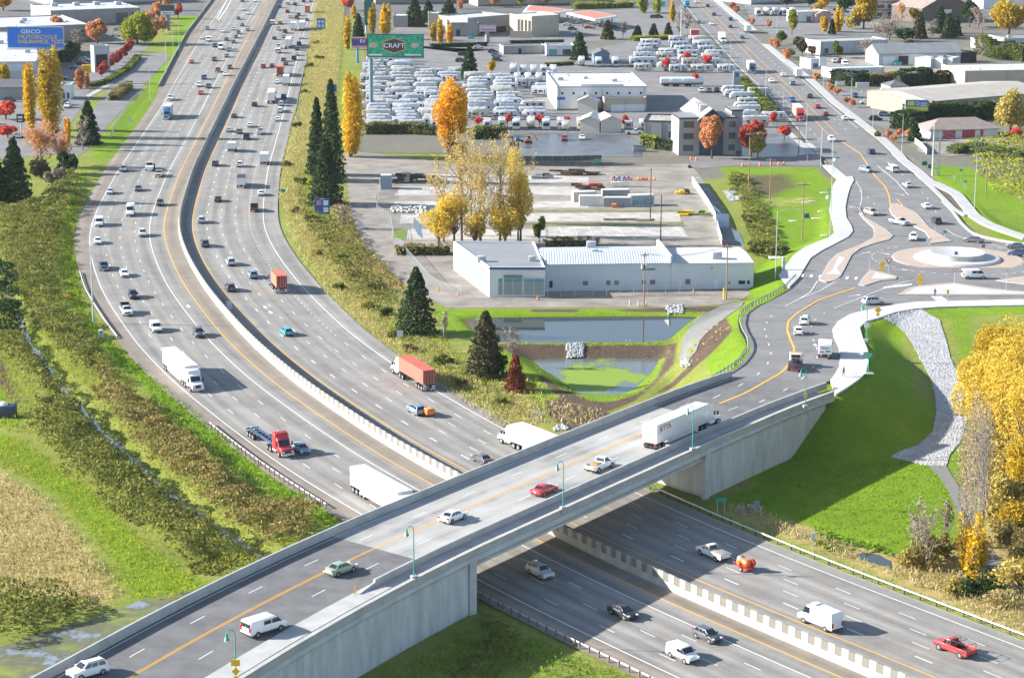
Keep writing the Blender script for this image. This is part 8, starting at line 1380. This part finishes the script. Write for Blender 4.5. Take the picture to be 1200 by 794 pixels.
hexa(4.1,2.9,-.36,-.28).build('badge_rim',mat('badge_gold',(.42,.30,.14),.5),t);hexa(3.5,2.4,-.40,-.34).build('badge',mat('badge_grey',(.05,.05,.055),.5),t);lettering(t,'CRAFT',cx,cz,2.2,SWHITE,-.44,1.1)
BEIGE =mat('poster_beige',(.5,.38,.30),.6)
for s_ in (-1,1):MB().sphere((0,0,0),1.5,sz=.62).xf(Matrix.Translation((cx +s_*7.2,-.33,cz +.2)) @ Matrix.Diagonal((1,.06,1,1))).build('badge_emblem',BEIGE,t)
for xa,xb in ((x0 +.6,x0 +5.2),(x1 -6.6,x1 -.9)):MB().box(xa,xb,-.35,-.28,z0 +.6,z0 +1.1).build('caption_bar',SWHITE,t)
MB().box(x0,x1 +.3,-1.4,.3,z0 -.35,z0 -.1).build('catwalk',STEEL,t);MB().tube((.6,.5,z0 -6),(4.5,.5,z0 -.2),.3).build('brace',STEEL,t)
t,x0,x1,z0,z1 =billboard('caravan dealer sign with blue and red bands on a blue pole',(419,74),(412,55),(431,45),14,mat('sign_navy',(.03,.05,.22),.5),polem=mat('blue_pole',(.05,.15,.4),.5),name='pylon_sign');MB().box(x0 +.1,x1 -.1,-.36,-.29,z1 -.9,z1 -.3).build('red_band',SRED,t);lettering(t,'RV',(x0 +x1)/2+1.4,(z0 +z1)/2+.2,2.0,SWHITE,-.38);MB().box(x0 +.3,x1 -.3,-.36,-.29,z0 -.6,z0 +.3).build('pink_band',mat('pink_band',(.5,.2,.3),.5),t)
t,x0,x1,z0,z1 =billboard('tall dark green sign pylon at the top of the verge',(429,38),(427,30),(438,-6),20,mat('pylon_green',(.01,.13,.11),.5),frame=mat('pylon_green',(.01,.13,.11),.5),name='pylon_sign');t,x0,x1,z0,z1 =billboard('pale sign pylon with a red disc and a green light',(424,44),(418.5,36),(427.5,21),12,mat('pale_panel',(.5,.52,.56),.5),name='pylon_sign');MB().tube((x0 +1.4,-.34,z1 -1.6),(x0 +1.4,-.28,z1 -1.6),.9,n=14).build('red_disc',SRED,t);MB().box(x0 +.9,x1 -1,-.36,-.28,z0 +.8,z0 +1.8).build('green_display',mat('display_green',(.02,.6,.05),.5,emit=(.02,.9,.08,.8)),t)
t,x0,x1,z0,z1 =billboard('grey pylon sign with a purple and white panel at the upper left',(197,36),(188.5,19),(205,7),13,mat('pylon_dark',(.05,.07,.07),.5),polem=mat('pylon_grey',(.16,.18,.19),.6),pole_r=1.0,frame=mat('pylon_grey',(.16,.18,.19),.6),name='pylon_sign');MB().box(x0 +.3,x1 -.3,-.36,-.29,z0 +.3,z0 +2.0).build('white_panel',SWHITE,t);lettering(t,'STAPLES'[:0] or 'Mattress',(x0 +x1)/2,z0 +1.15,1.2,mat('sign_purple',(.2,.03,.25),.5),-.38)
t,x0,x1,z0,z1 =billboard('yellow sign with dark lettering beside the frontage road',(102,101),(96.5,86.5),(107.5,77.5),7,SYEL,frame=SYEL,pole_r=.12,name='road_sign')
for k in range(4):MB().box(x0 +.6,x1 -.6,-.35,-.29,z1 -.75-k*.55,z1 -.5-k*.55).build('text_line',SBLK,t)
t,x0,x1,z0,z1 =billboard('black sign with white lettering on a lattice post at the left',(25,157),(20.5,144),(28.8,135),6,SBLK,frame=SBLK,pole_r=.25,name='pylon_sign');MB().box(x0 +.4,x1 -.4,-.36,-.29,z1 -1.3,z1 -.6).build('text_line',SWHITE,t);MB().box(x0 +.5,x1 -.5,-.36,-.29,z0 +.5,z0 +.8).build('text_line',SWHITE,t)
t,x0,x1,z0,z1 =billboard('blue and yellow billboard before the dark hedge on the right',(1072,150),(1060,131),(1086.5,118.5),9,mat('poster_blue2',(.02,.12,.45),.5),polem=mat('rust_pole',(.25,.10,.06),.7),pole_r=.35,frame=mat('billboard_grey',(.2,.21,.22),.6));MB().box(x0 +.2,x1 -.2,-.36,-.29,z0 +.2,z0 +1.5).build('yellow_band',mat('poster_yellow',(.6,.6,.05),.5),t);MB().box(x0 +.7,x0 +3.0,-.36,-.29,z0 +1.9,z1 -.5).build('yellow_panel',mat('poster_yellow',(.6,.6,.05),.5),t);lettering(t,'D',x0 +4.1,(z0 +z1)/2+.6,1.7,SWHITE,-.36)
for k in range(2):MB().box(x0 +5,x1 -.5,-.36,-.29,z1 -1.2-k*.7,z1 -.9-k*.7).build('text_line',SWHITE,t)
t,x0,x1,z0,z1 =billboard('red and white pole sign at the far caravan lot',(813,46),(809,44.5),(819.5,35),4,SRED,pole_r=.15,name='pylon_sign',frame=SWHITE);MB().box(x0 +.1,x1 -.1,-.36,-.29,z0 +.1,z0 +1.3).build('grey_panel',mat('pale_panel',(.5,.52,.56),.5),t);billboard('small red sign at the corner of the far caravan lot',(827,55),(825,53),(830,50),3,SRED,pole_r=.1,name='pylon_sign')
t,x0,x1,z0,z1 =billboard('grey and red sign on twin columns before the grey building',(571,50),(561.5,38),(581.5,30.5),7,mat('pale_panel',(.5,.52,.56),.5),polem=W_GREY,pole_r=1.1,name='pylon_sign',frame=mat('sign_redgrey',(.35,.15,.17),.6));MB().box(x0 +.8,x1 -.8,-.36,-.29,z0 +.9,z0 +1.3).build('red_band',SRED,t);t,x0,x1,z0,z1 =billboard('pale grey pylon sign with a blue figure beside the avenue',(863,104),(859,102),(867,84),5,mat('pylon_pale',(.3,.32,.36),.6),name='pylon_sign');MB().box(x0 +.7,x1 -.7,-.36,-.29,z1 -2.2,z1 -.6).build('blue_panel',SBLUE,t)
billboard('white framed sign on posts in front of the dark hedge',(1010,110),(1003,103),(1018,97.5),3,mat('pale_panel',(.5,.52,.56),.5),name='pylon_sign',pole_r=.12);billboard('small white sign board at the hedge foot by the avenue',(985,101),(979.5,100),(990,95.8),1.5,SWHITE,name='road_sign',pole_r=.08);billboard('pale sign tower beside the corner diner',(963,86),(960,78),(967,68),5,mat('pale_panel',(.5,.52,.56),.5),name='pylon_sign',pole_r=.2);billboard('tall dark sign pole at the top of the far caravan lot',(798,48),(796,12),(801,8),13,SWHITE,name='pylon_sign',pole_r=.3);billboard('teal topped banner sign at the far end of the verge',(776,10),(773.5,8),(779.5,1.5),5,mat('teal_banner',(.03,.35,.25),.5),name='pylon_sign',pole_r=.1)
# freeway signs
def post_sign(label,b,px0,px1,m,inner=None,posts=2,cat='sign',back=False):
    g =GT(*b);sc =CF/sqrt(g[0]**2+g[1]**2+(CH -g[2])**2);x0,x1 =(px0[0] -b[0])/sc,(px1[0] -b[0])/sc;z0,z1 =(b[1] -px0[1])/(sc*.97),(b[1] -px1[1])/(sc*.97);t =empty('road_sign',g);tag(t,label,cat)
    for x in ((x0 +.15*(x1 -x0),x1 -.15*(x1 -x0)) if posts == 2 else ((x0 +x1)/2,)):MB().tube((x,.06,-.4),(x,.06,z1 -.1),.06,n=6).build('post',STEEL,t)
    MB().box(x0,x1,-.04,.03,z0,z1).build('panel',m,t);return t,x0,x1,z0,z1
t,x0,x1,z0,z1 =post_sign('blue services sign with four logo panels among the conifers',(378,254),(369,251),(386.5,232.5),SBLUE)
for i,(a,b,m) in enumerate(((.12,.55,mat('logo_pink',(.55,.2,.25),.5)),(.58,.55,SWHITE),(.12,.12,SBLUE),(.58,.12,SWHITE))):MB().box(x0 +a*(x1 -x0),x0 +(a +.32)*(x1 -x0),-.07,-.03,z0 +b*(z1 -z0),z0 +(b +.3)*(z1 -z0)).build('logo_panel',m,t)
lettering(t,'FOOD',(x0 +x1)/2,z1 -.25,.42,SWHITE,-.08)
t,x0,x1,z0,z1 =post_sign('blue services sign beside the far right edge of the freeway',(376,40),(371.5,34),(381,22.5),SBLUE)
for i,(a,b) in enumerate(((.1,.5),(.56,.5),(.1,.1),(.56,.1))):MB().box(x0 +a*(x1 -x0),x0 +(a +.34)*(x1 -x0),-.07,-.03,z0 +b*(z1 -z0),z0 +(b +.32)*(z1 -z0)).build('logo_panel',mat('logo_pale',(.4,.5,.7),.5),t)
t,x0,x1,z0,z1 =post_sign('blue sign partly hidden by the left dark conifer',(388,112),(383,108),(394.5,99.5),SBLUE)
post_sign('small green sign on the straw bank',(331.5,228),(329,225.5),(334.5,221.5),SGREEN,posts=1);post_sign('back of a grey sign at the foot of the broad conifer',(469,398),(465,394.5),(472.5,387),mat('sign_back',(.5,.54,.6),.5),posts=1);post_sign('back of a grey sign on a post beside the right guardrail',(952,646),(950.5,632),(955,624),mat('sign_back',(.5,.54,.6),.5),posts=1);post_sign('pale sign back near the far guardrail of the departing lanes',(350,142),(347.5,140),(352,136),mat('sign_back',(.5,.54,.6),.5),posts=1);post_sign('green sign above the shaded slope below the east abutment',(844,604),(838.5,587.5),(850.5,583),SGREEN);post_sign('grey sign back standing in the median shoulder',(268,366),(266,363),(272,353),mat('sign_back',(.5,.54,.6),.5),posts=1);post_sign('small pale sign on the upper verge',(153,145),(151.5,143),(155,139.5),mat('sign_back',(.5,.54,.6),.5),posts=1);post_sign('big white blank board on posts at the yard fence',(846,268),(838.5,266),(854,251),mat('white_board',(.42,.50,.62),.6))
c =GT(118.5,397);cb =empty('control_cabinet',c);tag(cb,'pale grey roadside control cabinet at the end of the curved guardrail','cabinet');MB().box(-.4,.4,-.35,.35,-.2,1.9).build('cabinet',mat('cabinet_grey',(.5,.52,.5),.6),cb,bevel=.03);MB().box(-.3,.3,-.37,-.35,1.3,1.6).build('vent',BLK,cb)
def jsign(label,u,v,v1,m,shape='rect',w=.75,h=.75,pole=STEEL,extra=(),group=None,dy=0):
    g =GR(u,v,.15);sc =CF/sqrt(g[0]**2+g[1]**2+(CH -g[2])**2);H =max(1.6,(v -v1)/(sc*.97));t =empty('traffic_sign',g);tag(t,label,'traffic sign',group);MB().tube((0,.05,-.3),(0,.05,H),.05,n=6).build('post',pole,t)
    if shape == 'tri':MB().add([(x,y,z) for y in (-.03,.02) for x,z in ((-w*.6,H),(w*.6,H),(0,H -w))],[(0,1,2),(5,4,3),(0,3,4,1),(1,4,5,2),(2,5,3,0)]).build('panel',m,t);MB().add([(x,y,z) for y in (-.05,-.03) for x,z in ((-w*.36,H -.12),(w*.36,H -.12),(0,H -w*.74))],[(0,1,2),(5,4,3),(0,3,4,1),(1,4,5,2),(2,5,3,0)]).build('centre',SWHITE,t)
    else:flat_sign(t,0,0,H -(w/2 if shape == 'dia' else h/2),w,h,m,shape == 'dia',0,'panel')
    for z,w_,h_,mm,sh_ in extra:flat_sign(t,0,0,H +z,w_,h_,mm,sh_ == 'dia',0,'panel')
    return t
jsign('red and white yield sign on the small island west of the roundabout',1041,321,303,SRED,'tri',1.5);jsign('yellow diamond warning sign stack on the small west island',1033,325,306,AMB,'dia',1.5,extra=((-1.9,1.3,1.3,AMB,'dia'),));jsign('yellow warning sign stack on the south island',1077.5,340,321,AMB,'dia',1.6,extra=((-2.0,1.4,1.4,AMB,'dia'),));jsign('small white and red sign on the south island',1118.5,332,315,SRED,'tri',.9);jsign('yellow pedestrian warning diamond on the pavement by the rock channel',1028.5,373,359,AMB,'dia',1.5,extra=((-1.7,.7,.45,AMB,'r'),));jsign('small yellow crossing post on the south pavement',1110,359,340,AMB,'rect',.5,.9);jsign('slim post beside the crossing on the west island',1018.5,327,303,STEEL,'rect',.2,.3);jsign('grey signal post at the east leg of the roundabout',1179,340,316,STEEL,'rect',.35,.6)
jsign('dark blue sign standing in front of the roundabout drum',1120,306,295,mat('sign_slate',(.12,.14,.26),.5),'rect',.8,.9);jsign('dark blue sign at the back of the roundabout apron',1152,294,291,mat('sign_slate',(.12,.14,.26),.5),'rect',.8,.8);jsign('white keep right sign at the tip of the north splitter island',1088,287,281.5,SWHITE,'rect',1.0,1.1);jsign('thin sign post on the north splitter island',1095.5,279,263,mat('sign_back',(.5,.54,.6),.5),'rect',.3,.5);jsign('small green sign on the north splitter island',1107,279.5,270.5,SGREEN,'rect',.9,.6);jsign('grey yield sign seen from behind at the long splitter island',1033,268,262,mat('sign_back',(.5,.54,.6),.5),'tri',1.0);jsign('white arrow sign among the grass of the right verge',1118,212,207,SWHITE,'rect',1.3,.6);jsign('teal sign on the green verge right of the avenue',1131,222,212,mat('sign_teal',(.02,.32,.30),.5),'rect',.9,.6,extra=((-1.1,.8,.7,SWHITE,'r'),));jsign('green sign lamp post with a small square head on the right verge',1125,226,199,mat('sign_teal',(.02,.32,.30),.5),'rect',.9,.7,pole=GRN);jsign('orange barricade sign at the corner of the side street',946,189,181,mat('cone_orange',(.75,.16,.03),.6),'rect',.5,.7)
g =GR(1017.5,437.5,.15);gs_ =empty('guide_sign',g);tag(gs_,'green guide sign with arrows on a green post beside the pavement','traffic sign');MB().tube((0,.06,-.3),(0,.06,3.9),.09,n=8).build('post',GRN,gs_);MB().box(-1.0,.65,-.04,.02,2.7,3.85).build('panel',SGREEN,gs_);MB().box(-.85,.5,-.06,-.04,3.5,3.6).box(-.85,.5,-.06,-.04,3.2,3.3).box(-.85,.2,-.06,-.04,2.9,3.0).build('text_line',SWHITE,gs_);MB().box(-.7,.9,-.5,.6,-.1,.1).build('footing',CONC,gs_)
g =GR(1015,399,.15);t =bell_lamp((g[0],g[1],g[2]),7.2,2.9,'green bell lamp with a white sign on the inner bend of the pavement');MB().box(-.5,.5,-.17,-.11,2.6,3.5).xf(Matrix.Rotation(-2.9,4,'Z')).build('white_sign',SWHITE,t)
for u,v,l in ((969.5,249,'green lamp post with a round pale sign on the edge of the field'),(978,203,'slim green lamp post beside the upper field pavement')):
    g =GT(u,v);t =empty('street_lamp',g);tag(t,l,'street lamp');MB().tube((0,0,-.3),(0,0,6),.1,.07).build('pole',GRN,t);MB().sphere((0,-.05,4.0),.55).xf(Matrix.Translation((0,0,0))).build('disc',mat('sign_back',(.5,.54,.6),.5),t);MB().box(-.3,.3,-.2,.2,5.9,6.2).build('lamp_head',GRN,t)
# the red lettering on the semi crossing the overpass
RL =mat('red_lettering',(.5,.02,.03),.5)
text_mesh('JETTA',1.15,RL,'lettering',JETTA,Matrix.Translation((-5.6,-1.325,3.3)) @ Matrix.Rotation(pi/2,4,'X'),.008,1.15)
for s_ in (-.62,.62):text_mesh('JETTA',.3,RL,'lettering',JETTA,Matrix.Translation((-8.115,s_,3.35)) @ Matrix.Rotation(-pi/2,4,'Z') @ Matrix.Rotation(pi/2,4,'X'),.008,1.2)
bv =[o for o in bpy.data.objects if o.parent is None and o.get('label','').startswith('white box van with coloured')][0]
for y0,y1,z0_,z1_,m_ in ((-.9,.85,2.3,2.42,'sign_purple'),(-.6,.7,2.05,2.15,'sign_purple'),(-.95,-.1,1.45,1.8,'sign_green'),(.15,.9,1.4,1.6,'sign_purple')):MB().box(-3.345,-3.30,y0,y1,z0_,z1_).build('rear_graphic',MATS.get(m_) or mat('sign_purple',(.2,.03,.25),.5),bv)
# field sculptures, tall panels and the mast beside the curved pavement
for u,v,l,s_ in ((958,256,'white ground slab at the edge of the field by the curved pavement',1.6),(944,237,'white ground slab in the middle of the field',1.0),(952,236,'white ground slab right of the middle one',.9),(963,248,'low white slab near the lamp post',1.0),(966,226,'white concrete footing under the tall light pole',1.2),(930,259,'white slab under the short mast',1.2),(967,276,'white footing at the foot of the tall field light pole',1.0),(914,302,'white concrete pad of the signal cabinet',2.6)):
    g =GT(u,v);tag(MB().box(-s_,s_,-s_*.5,s_*.5,-.2,.14).build('ground_slab',WCON,bevel=.02),l,'slab').location =g
g =GT(918,318);m_ =empty('signal_cabinet',g);tag(m_,'slim grey control mast on the end of the curved pavement','cabinet');MB().box(-.35,.35,-.3,.3,-.2,3.4).build('cabinet',mat('cabinet_grey',(.5,.52,.5),.6),m_,bevel=.04);MB().box(-.5,.5,-.4,.4,2.2,2.4).build('collar',STEEL,m_)
g =GT(945,255);m_ =empty('utility_box',g);tag(m_,'small dark green utility box behind the wide armed pole','utility box');MB().box(-.7,.7,-.5,.5,-.2,1.1).build('box',mat('box_green',(.02,.10,.08),.6),m_,bevel=.03)
for u,v,l in ((1090,197,'dark green utility box left of the steel masts'),(1083,193.5,'small dark utility box by the white pavement edge')):tag(MB().box(-.8,.8,-.5,.5,-.2,1.2).build('utility_box',mat('box_green',(.02,.10,.08),.6),bevel=.03),l,'utility box').location =GT(u,v)
# yard clutter
CORG =mat('cone_orange',(.75,.14,.03),.6)
def barrel(u,v,label,group,road=False):
    g =GR(u,v) if road else GT(u,v,.05);t =empty('traffic_barrel',g);tag(t,label,'traffic barrel',group);MB().tube((0,0,0),(0,0,1.05),.32,.24,10).build('barrel',CORG,t)
    for z in (.35,.7):MB().tube((0,0,z),(0,0,z+.15),.315-.07*z,.305-.07*z,10).build('band',SWHITE,t)
for i,u in enumerate((717,720,723,726,731,734,737,740,748.5,752,755,758,767)):barrel(u,211.5,'orange and white traffic barrel in the row at the back of the yard','orange traffic barrels stored at the back of the yard')
for i,(u,v) in enumerate(((870,195),(890.5,194.5),(903.5,193),(912.5,193.5),(918.5,193.5),(816,188),(809.5,187.5))):barrel(u,v,'orange traffic barrel along the side street, ' +('leftmost on the kerb','second on the kerb','by the wooden pole','left of the last pair','right of the last pair','right of the closed gate','left of the closed gate')[i],'orange barrels along the side street')
def cone(u,v,label,group=None):
    g =GT(u,v,.05);t =empty('traffic_cone',g);tag(t,label,'traffic cone',group);MB().tube((0,0,.05),(0,0,.95),.24,.04,8).build('cone',CORG,t);MB().box(-.28,.28,-.28,.28,0,.06).build('base',CORG,t)
for u,v,l in ((537,345.5,'orange cone beside the showroom side wall'),(630,351,'orange cone at the showroom front'),(813,343.5,'orange cone on the strip before the annex'),(514,340,'orange cone by the curved fence, left one'),(676,193,'orange cone behind the pile of steel')):cone(u,v,l)
for i,u in enumerate((719,725,731,736)):
    g =GT(u,218.5,.05);t =empty('portable_light',g);tag(t,'blue topped portable light tower in the row of four in the yard','light tower','row of four blue topped light towers');MB().box(-.7,.7,-.6,.6,.3,1.3).build('generator',paint('white'),t);MB().tube((0,0,1.3),(0,0,2.4),.08).build('mast',STEEL,t);MB().sphere((0,0,2.6),.5,sz=.7).build('lamp_head',SBLUE,t)
def stack(name,label,u,v,w_,d_,h_,mats,n,seed):
    g =GT(u,v,.05);t =empty(name,g);tag(t,label,'stack');rg =random.Random(seed)
    for k in range(n):
        x,y,z =rg.uniform(-w_/2,w_/2),rg.uniform(-d_/2,d_/2),rg.uniform(0,h_*.6);a,b,c =rg.uniform(.6,w_*.22),rg.uniform(.3,.9),rg.uniform(.2,h_*.5);MB().box(x -a,x +a,y -b,y +b,z,z +c).build('piece',rg.choice(mats),t)
RUST =mat('rusty_steel',(.13,.06,.04),.85,var=.4,scale=1);JUNK =[RUST,mat('dark_scrap',(.05,.045,.05),.8),mat('grey_scrap',(.25,.25,.25),.7)]
stack('steel_pile','long pile of rusty steel beams at the back of the yard',672,205,12,3,1.8,[RUST,RUST,JUNK[1]],14,1);stack('scrap_pile','dark machine parts beside the pale blue tank box',470,214,5,3,3,JUNK,14,2);stack('scrap_pile','stacked grey frames right of the dark machine parts',490,212,8,3,2.4,[JUNK[2],RUST],14,3);stack('scrap_pile','row of dark bins before the bare cottonwoods',505,210,5,2,2,[JUNK[1],RUST],8,4);stack('debris_pile','small heap of debris left of the showroom',512,297,7,2,.8,JUNK +[CORG],12,5);stack('scrap_pile','rusty bins by the left end of the steel pile',630,209,8,2,1.6,JUNK,9,6);stack('scrap_pile','low rubble line on the lowest concrete strip',735,258,12,1.2,.8,[mat('rubble',(.22,.21,.18),.9)],12,7);stack('debris_pile','yellow and dark gear by the fence gap',801,227,4,2,1.6,JUNK +[AMB],8,8);stack('debris_pile','yellow and green weeds and crates inside the yard fence',813,252,8,2,1.2,[mat('patch_grass',(.13,.2,.02),.95),AMB],10,9);stack('steel_pile','dark machinery with a red stripe on the yard',691,221.5,9,2,2.2,[JUNK[1],RUST,SRED],12,10)
o_ =leafmat('crushed_rock',(.2,.2,.2),(.4,.4,.4));
for px,n,l in (([(459,243),(499,242),(500,252),(490,255),(485,250),(460,250)],200,'sand bags'),):pl_ =np.array([GT(a,b)[:2] for a,b in px]);st_ =stones('rubble_heap',pl_,170,.35,.7,mat('pale_rubble',(.42,.41,.38),.9,var=.2,scale=1),.3)
g =GT(619.5,168,.05);dg =empty('excavator',g);tag(dg,'small orange and black excavator at the front of the caravan lot','excavator');MB().box(-1.2,1.2,-.8,.8,.1,.7).build('tracks',BLK,dg);MB().box(-1.0,.6,-.7,.7,.7,1.7).build('body',paint('orange'),dg,bevel=.05);MB().box(-.3,.6,-.6,.3,1.7,2.4).build('cab',GLS,dg);MB().path([(.6,.4,1.2),(1.6,.4,2.6),(2.6,.4,1.5),(2.5,.4,.7)],.16,6).build('arm',paint('orange'),dg)
for u,v,w_,c,l in ((603,173,3,'dark blue','dark dumpster left of the damp car park'),(749,177.5,4,'grey','grey bins beside the low office'),(700,192,2.4,'truck green','teal bin behind the yard'),(552,45.5,3,'turquoise','turquoise skip beside the grey building'),(1052,77,3,'turquoise','teal skip before the long workshop')):
    g =G(u,v,0);t =empty('dumpster',(g[0],g[1],.06));tag(t,l,'dumpster');MB().box(-w_/2,w_/2,-1,1,0,1.6).build('bin',paint(c),t,bevel=.05);MB().box(-w_/2,w_/2,-1.05,1.05,1.6,1.72).build('lid',BLK,t)
# fences
MESH =mat('chain_link',(.36,.39,.42),.6,.3)
def fence(px,H,label,every=3.0,thick=.05,solid=False,mm=None):
    P =np.array([GT(a,b) for a,b in px]);Q =smooth_line(P,1.0,2.0);c =Q[0].copy();Q =Q -c;t =empty('fence',c);tag(t,label,'fence');s =np.r_[0,np.cumsum(np.hypot(*np.diff(Q[:,:2],axis=0).T))];n =min(90,int(s[-1]/every));base =None
    for k in range(n +1):
        p =Q[int(np.argmin(np.abs(s -k*s[-1]/max(n,1))))]
        if base is None:o =base =MB().tube((0,0,-.3),(0,0,H),.05,n=6).build('post',STEEL,t)
        else:o =base.copy();COL.objects.link(o);o.parent =t
        o.location =p
    if solid:sweep(Q,[(-thick/2,.05),(thick/2,.05),(thick/2,H),(-thick/2,H)]).build('panel',mm or MESH,t)
    else:
        w_ =MB();N =normals(Q);sweep(Q,[(-.025,H -.05),(.025,H -.05),(.025,H),(-.025,H)],mb=w_);nz =int(H/.28)
        for k in range(nz):sweep(Q[::2] if len(Q) > 4 else Q,[(-.008,.12+k*.28),(.008,.12+k*.28),(.008,.15+k*.28),(-.008,.15+k*.28)],mb=w_)
        for i in range(0,len(Q) -1):
            for f in (.25,.75):p =Q[i]*(1-f) +Q[i+1]*f;w_.tube((p[0],p[1],p[2] +.1),(p[0],p[1],p[2] +H),.012,n=4,cap=False)
        w_.build('wire_mesh',MESH,t)
fence([(445,219),(446,233),(441,237),(442,250),(458,262),(461,281)],2.2,'chain link fence along the left edge of the concrete yard');fence([(462,288),(470,290),(478,302),(488,314),(503,332),(516,341),(540,345)],2.0,'curved chain link fence in front of the parking by the showroom');fence([(811,215),(820,228),(830,243),(838,258),(842,275),(846,288)],2.2,'pale fence along the right edge of the yard',solid=True,mm=mat('pale_mesh',(.40,.44,.47),.7));fence([(641,349.5),(700,348),(760,346.5),(812,345.5)],2.0,'chain link fence along the front of the white warehouse');fence([(1072,168),(1080,174),(1086,181)],1.8,'white panel fence by the red orange bushes',solid=True,mm=mat('white_panel',(.5,.5,.48),.7));fence([(600,189),(660,189),(705,188)],1.6,'dark mesh fence along the damp car park',solid=True,mm=mat('dark_mesh',(.10,.10,.10),.8));fence([(424,157),(470,156.5),(520,157.5),(590,158),(650,157),(752,158)],1.8,'long chain link fence along the front of the caravan lot');fence([(130,162),(140,140),(152,122),(168,108)],1.5,'wire fence along the frontage road verge')
for u,v in ((738,358),(748,359),(757.5,359)):tag(MB().tube((0,0,-.2),(0,0,1.3),.16,n=8).build('bollard',WCON),'pale bollard beside the pond road utility pole','bollard','pale bollards by the utility pole').location =GT(u,v)
tag(MB().tube((0,0,-.2),(0,0,2.6),.16,n=8).build('bollard',AMB),'tall yellow pipe bollard left of the tan utility pole','bollard').location =GT(848,351)
g =GT(849.5,329.5);tag(MB().box(-.5,.5,-.03,.03,.9,1.7).box(-.05,.05,.03,.09,-.2,1.7).build('stop_board',SRED),'red board on the gate behind the white annex','sign').location =GT(849.5,292)
for u,v,l in ((80,350,'orange silt marker lying on the verge, lower one'),(94,236,'orange silt marker lying on the verge, upper one'),(447,342,'orange delineator on the straw bank')):tag(MB().box(-.7,.7,-.15,.15,.0,.5).build('marker_board',CORG),l,'marker').location =GT(u,v,.2)
g =GT(8,488);bx =empty('storage_tank',g);tag(bx,'dark blue tank with a white top at the left picture edge','tank');MB().box(-1.6,1.6,-1.2,1.2,-.1,2.2).build('body',mat('navy_tank',(.03,.05,.10),.6),bx,bevel=.06);MB().sphere((-.6,0,2.2),.9,sz=.6).build('top',paint('white'),bx)
# the people seen in the picture
def person(u,v,label,top,legs,skin=(.45,.28,.2),facing=0.0,stride=.16,road=True,hair=(.05,.035,.03),s=1.0):
    g =GR(u,v,.16) if road else GT(u,v,.06);t =empty('person',g,facing);tag(t,label,'person')
    J =dict(pelvis=(0,0,.93),chest=(.02,0,1.28),neck=(.02,0,1.50),head=(.04,0,1.60),crown=(.03,0,1.74),hl=(0,.10,.88),kl=(.10+stride*.5,.10,.50),al=(stride,.10,.08),tl=(stride +.16,.11,.03),hr=(0,-.10,.88),kr=(.06-stride*.2,-.10,.50),ar=(-stride,-.10,.10),tr=(-stride +.15,-.11,.03),sl=(.02,.19,1.42),el=(-.06,.25,1.16),wl=(.05,.25,.93),fl=(.08,.25,.80),sr=(.02,-.19,1.42),er=(.06,-.25,1.16),wr=(.18,-.24,.96),fr=(.22,-.24,.83))
    R_ =dict(pelvis=.15,chest=.165,neck=.06,head=.095,crown=.085,hl=.10,kl=.065,al=.045,tl=.04,hr=.10,kr=.065,ar=.045,tr=.04,sl=.07,el=.05,wl=.035,fl=.035,sr=.07,er=.05,wr=.035,fr=.035)
    E_ =[('pelvis','chest'),('chest','neck'),('neck','head'),('head','crown'),('pelvis','hl'),('hl','kl'),('kl','al'),('al','tl'),('pelvis','hr'),('hr','kr'),('kr','ar'),('ar','tr'),('chest','sl'),('sl','el'),('el','wl'),('wl','fl'),('chest','sr'),('sr','er'),('er','wr'),('wr','fr')]
    ks =list(J);me =bpy.data.meshes.new('body');me.from_pydata([J[k] for k in ks],[(ks.index(a),ks.index(b)) for a,b in E_],[]);o =bpy.data.objects.new('body',me);COL.objects.link(o);md =o.modifiers.new('skin','SKIN');o.modifiers.new('sub','SUBSURF').levels =1
    for i,k in enumerate(ks):me.skin_vertices[0].data[i].radius =(R_[k],R_[k]);me.skin_vertices[0].data[i].use_root =k == 'pelvis'
    bpy.context.view_layer.update();m2 =bpy.data.meshes.new_from_object(o.evaluated_get(bpy.context.evaluated_depsgraph_get()));bpy.data.objects.remove(o)
    for nm,c in (('top',top),('legs',legs),('skin',skin)):m2.materials.append(mat('cloth_%s_%.2f_%.2f' % (nm,c[0],c[2]),c,.85))
    for p in m2.polygons:z =p.center[2];y =abs(p.center[1]);p.material_index =2 if z > 1.5 or (y > .2 and z < .92) else (0 if z > .9 else 1);p.use_smooth =True
    b =bpy.data.objects.new('body',m2);COL.objects.link(b);b.parent =t;MB().sphere((.02,0,1.70),.115,sz=.8).build('hair',mat('hair_dark',hair,.8),t,smooth=True);t.scale =(s,s,s);return t
p1 =person(988.5,441,'person in a maroon jacket walking along the wide pavement above the slope',(.20,.05,.06),(.25,.12,.10),facing=2.2)
bk =empty('bicycle',GR(1095.5,345.5,.1),.1)
person(1095.5,347,'person in a purple jacket at the crossing on the south island',(.14,.06,.22),(.03,.03,.05),facing=-1.5);bpy.data.objects.remove(bk)
person(510.5,194,'person in dark blue standing at the edge of the yard, left of two',(.03,.04,.09),(.02,.02,.03),road=False,stride=.05);person(513.5,194.5,'person in dark clothes standing at the edge of the yard, right of two',(.02,.02,.03),(.03,.04,.07),road=False,stride=.05)
# ================================================================ air
hz =MB().box(-2500,2500,-60,4400,-6,112).build('haze',(lambda m:m)(bpy.data.materials.new('thin_haze')));hz['kind'] ='stuff'
hm =hz.data.materials[0];hm.use_nodes =True;hn =hm.node_tree.nodes;hn.remove(hn['Principled BSDF']);pv =hn.new('ShaderNodeVolumePrincipled');pv.inputs['Color'].default_value =(.82,.90,1,1);pv.inputs['Density'].default_value =.000022;hm.node_tree.links.new(pv.outputs[0],hn['Material Output'].inputs['Volume'])
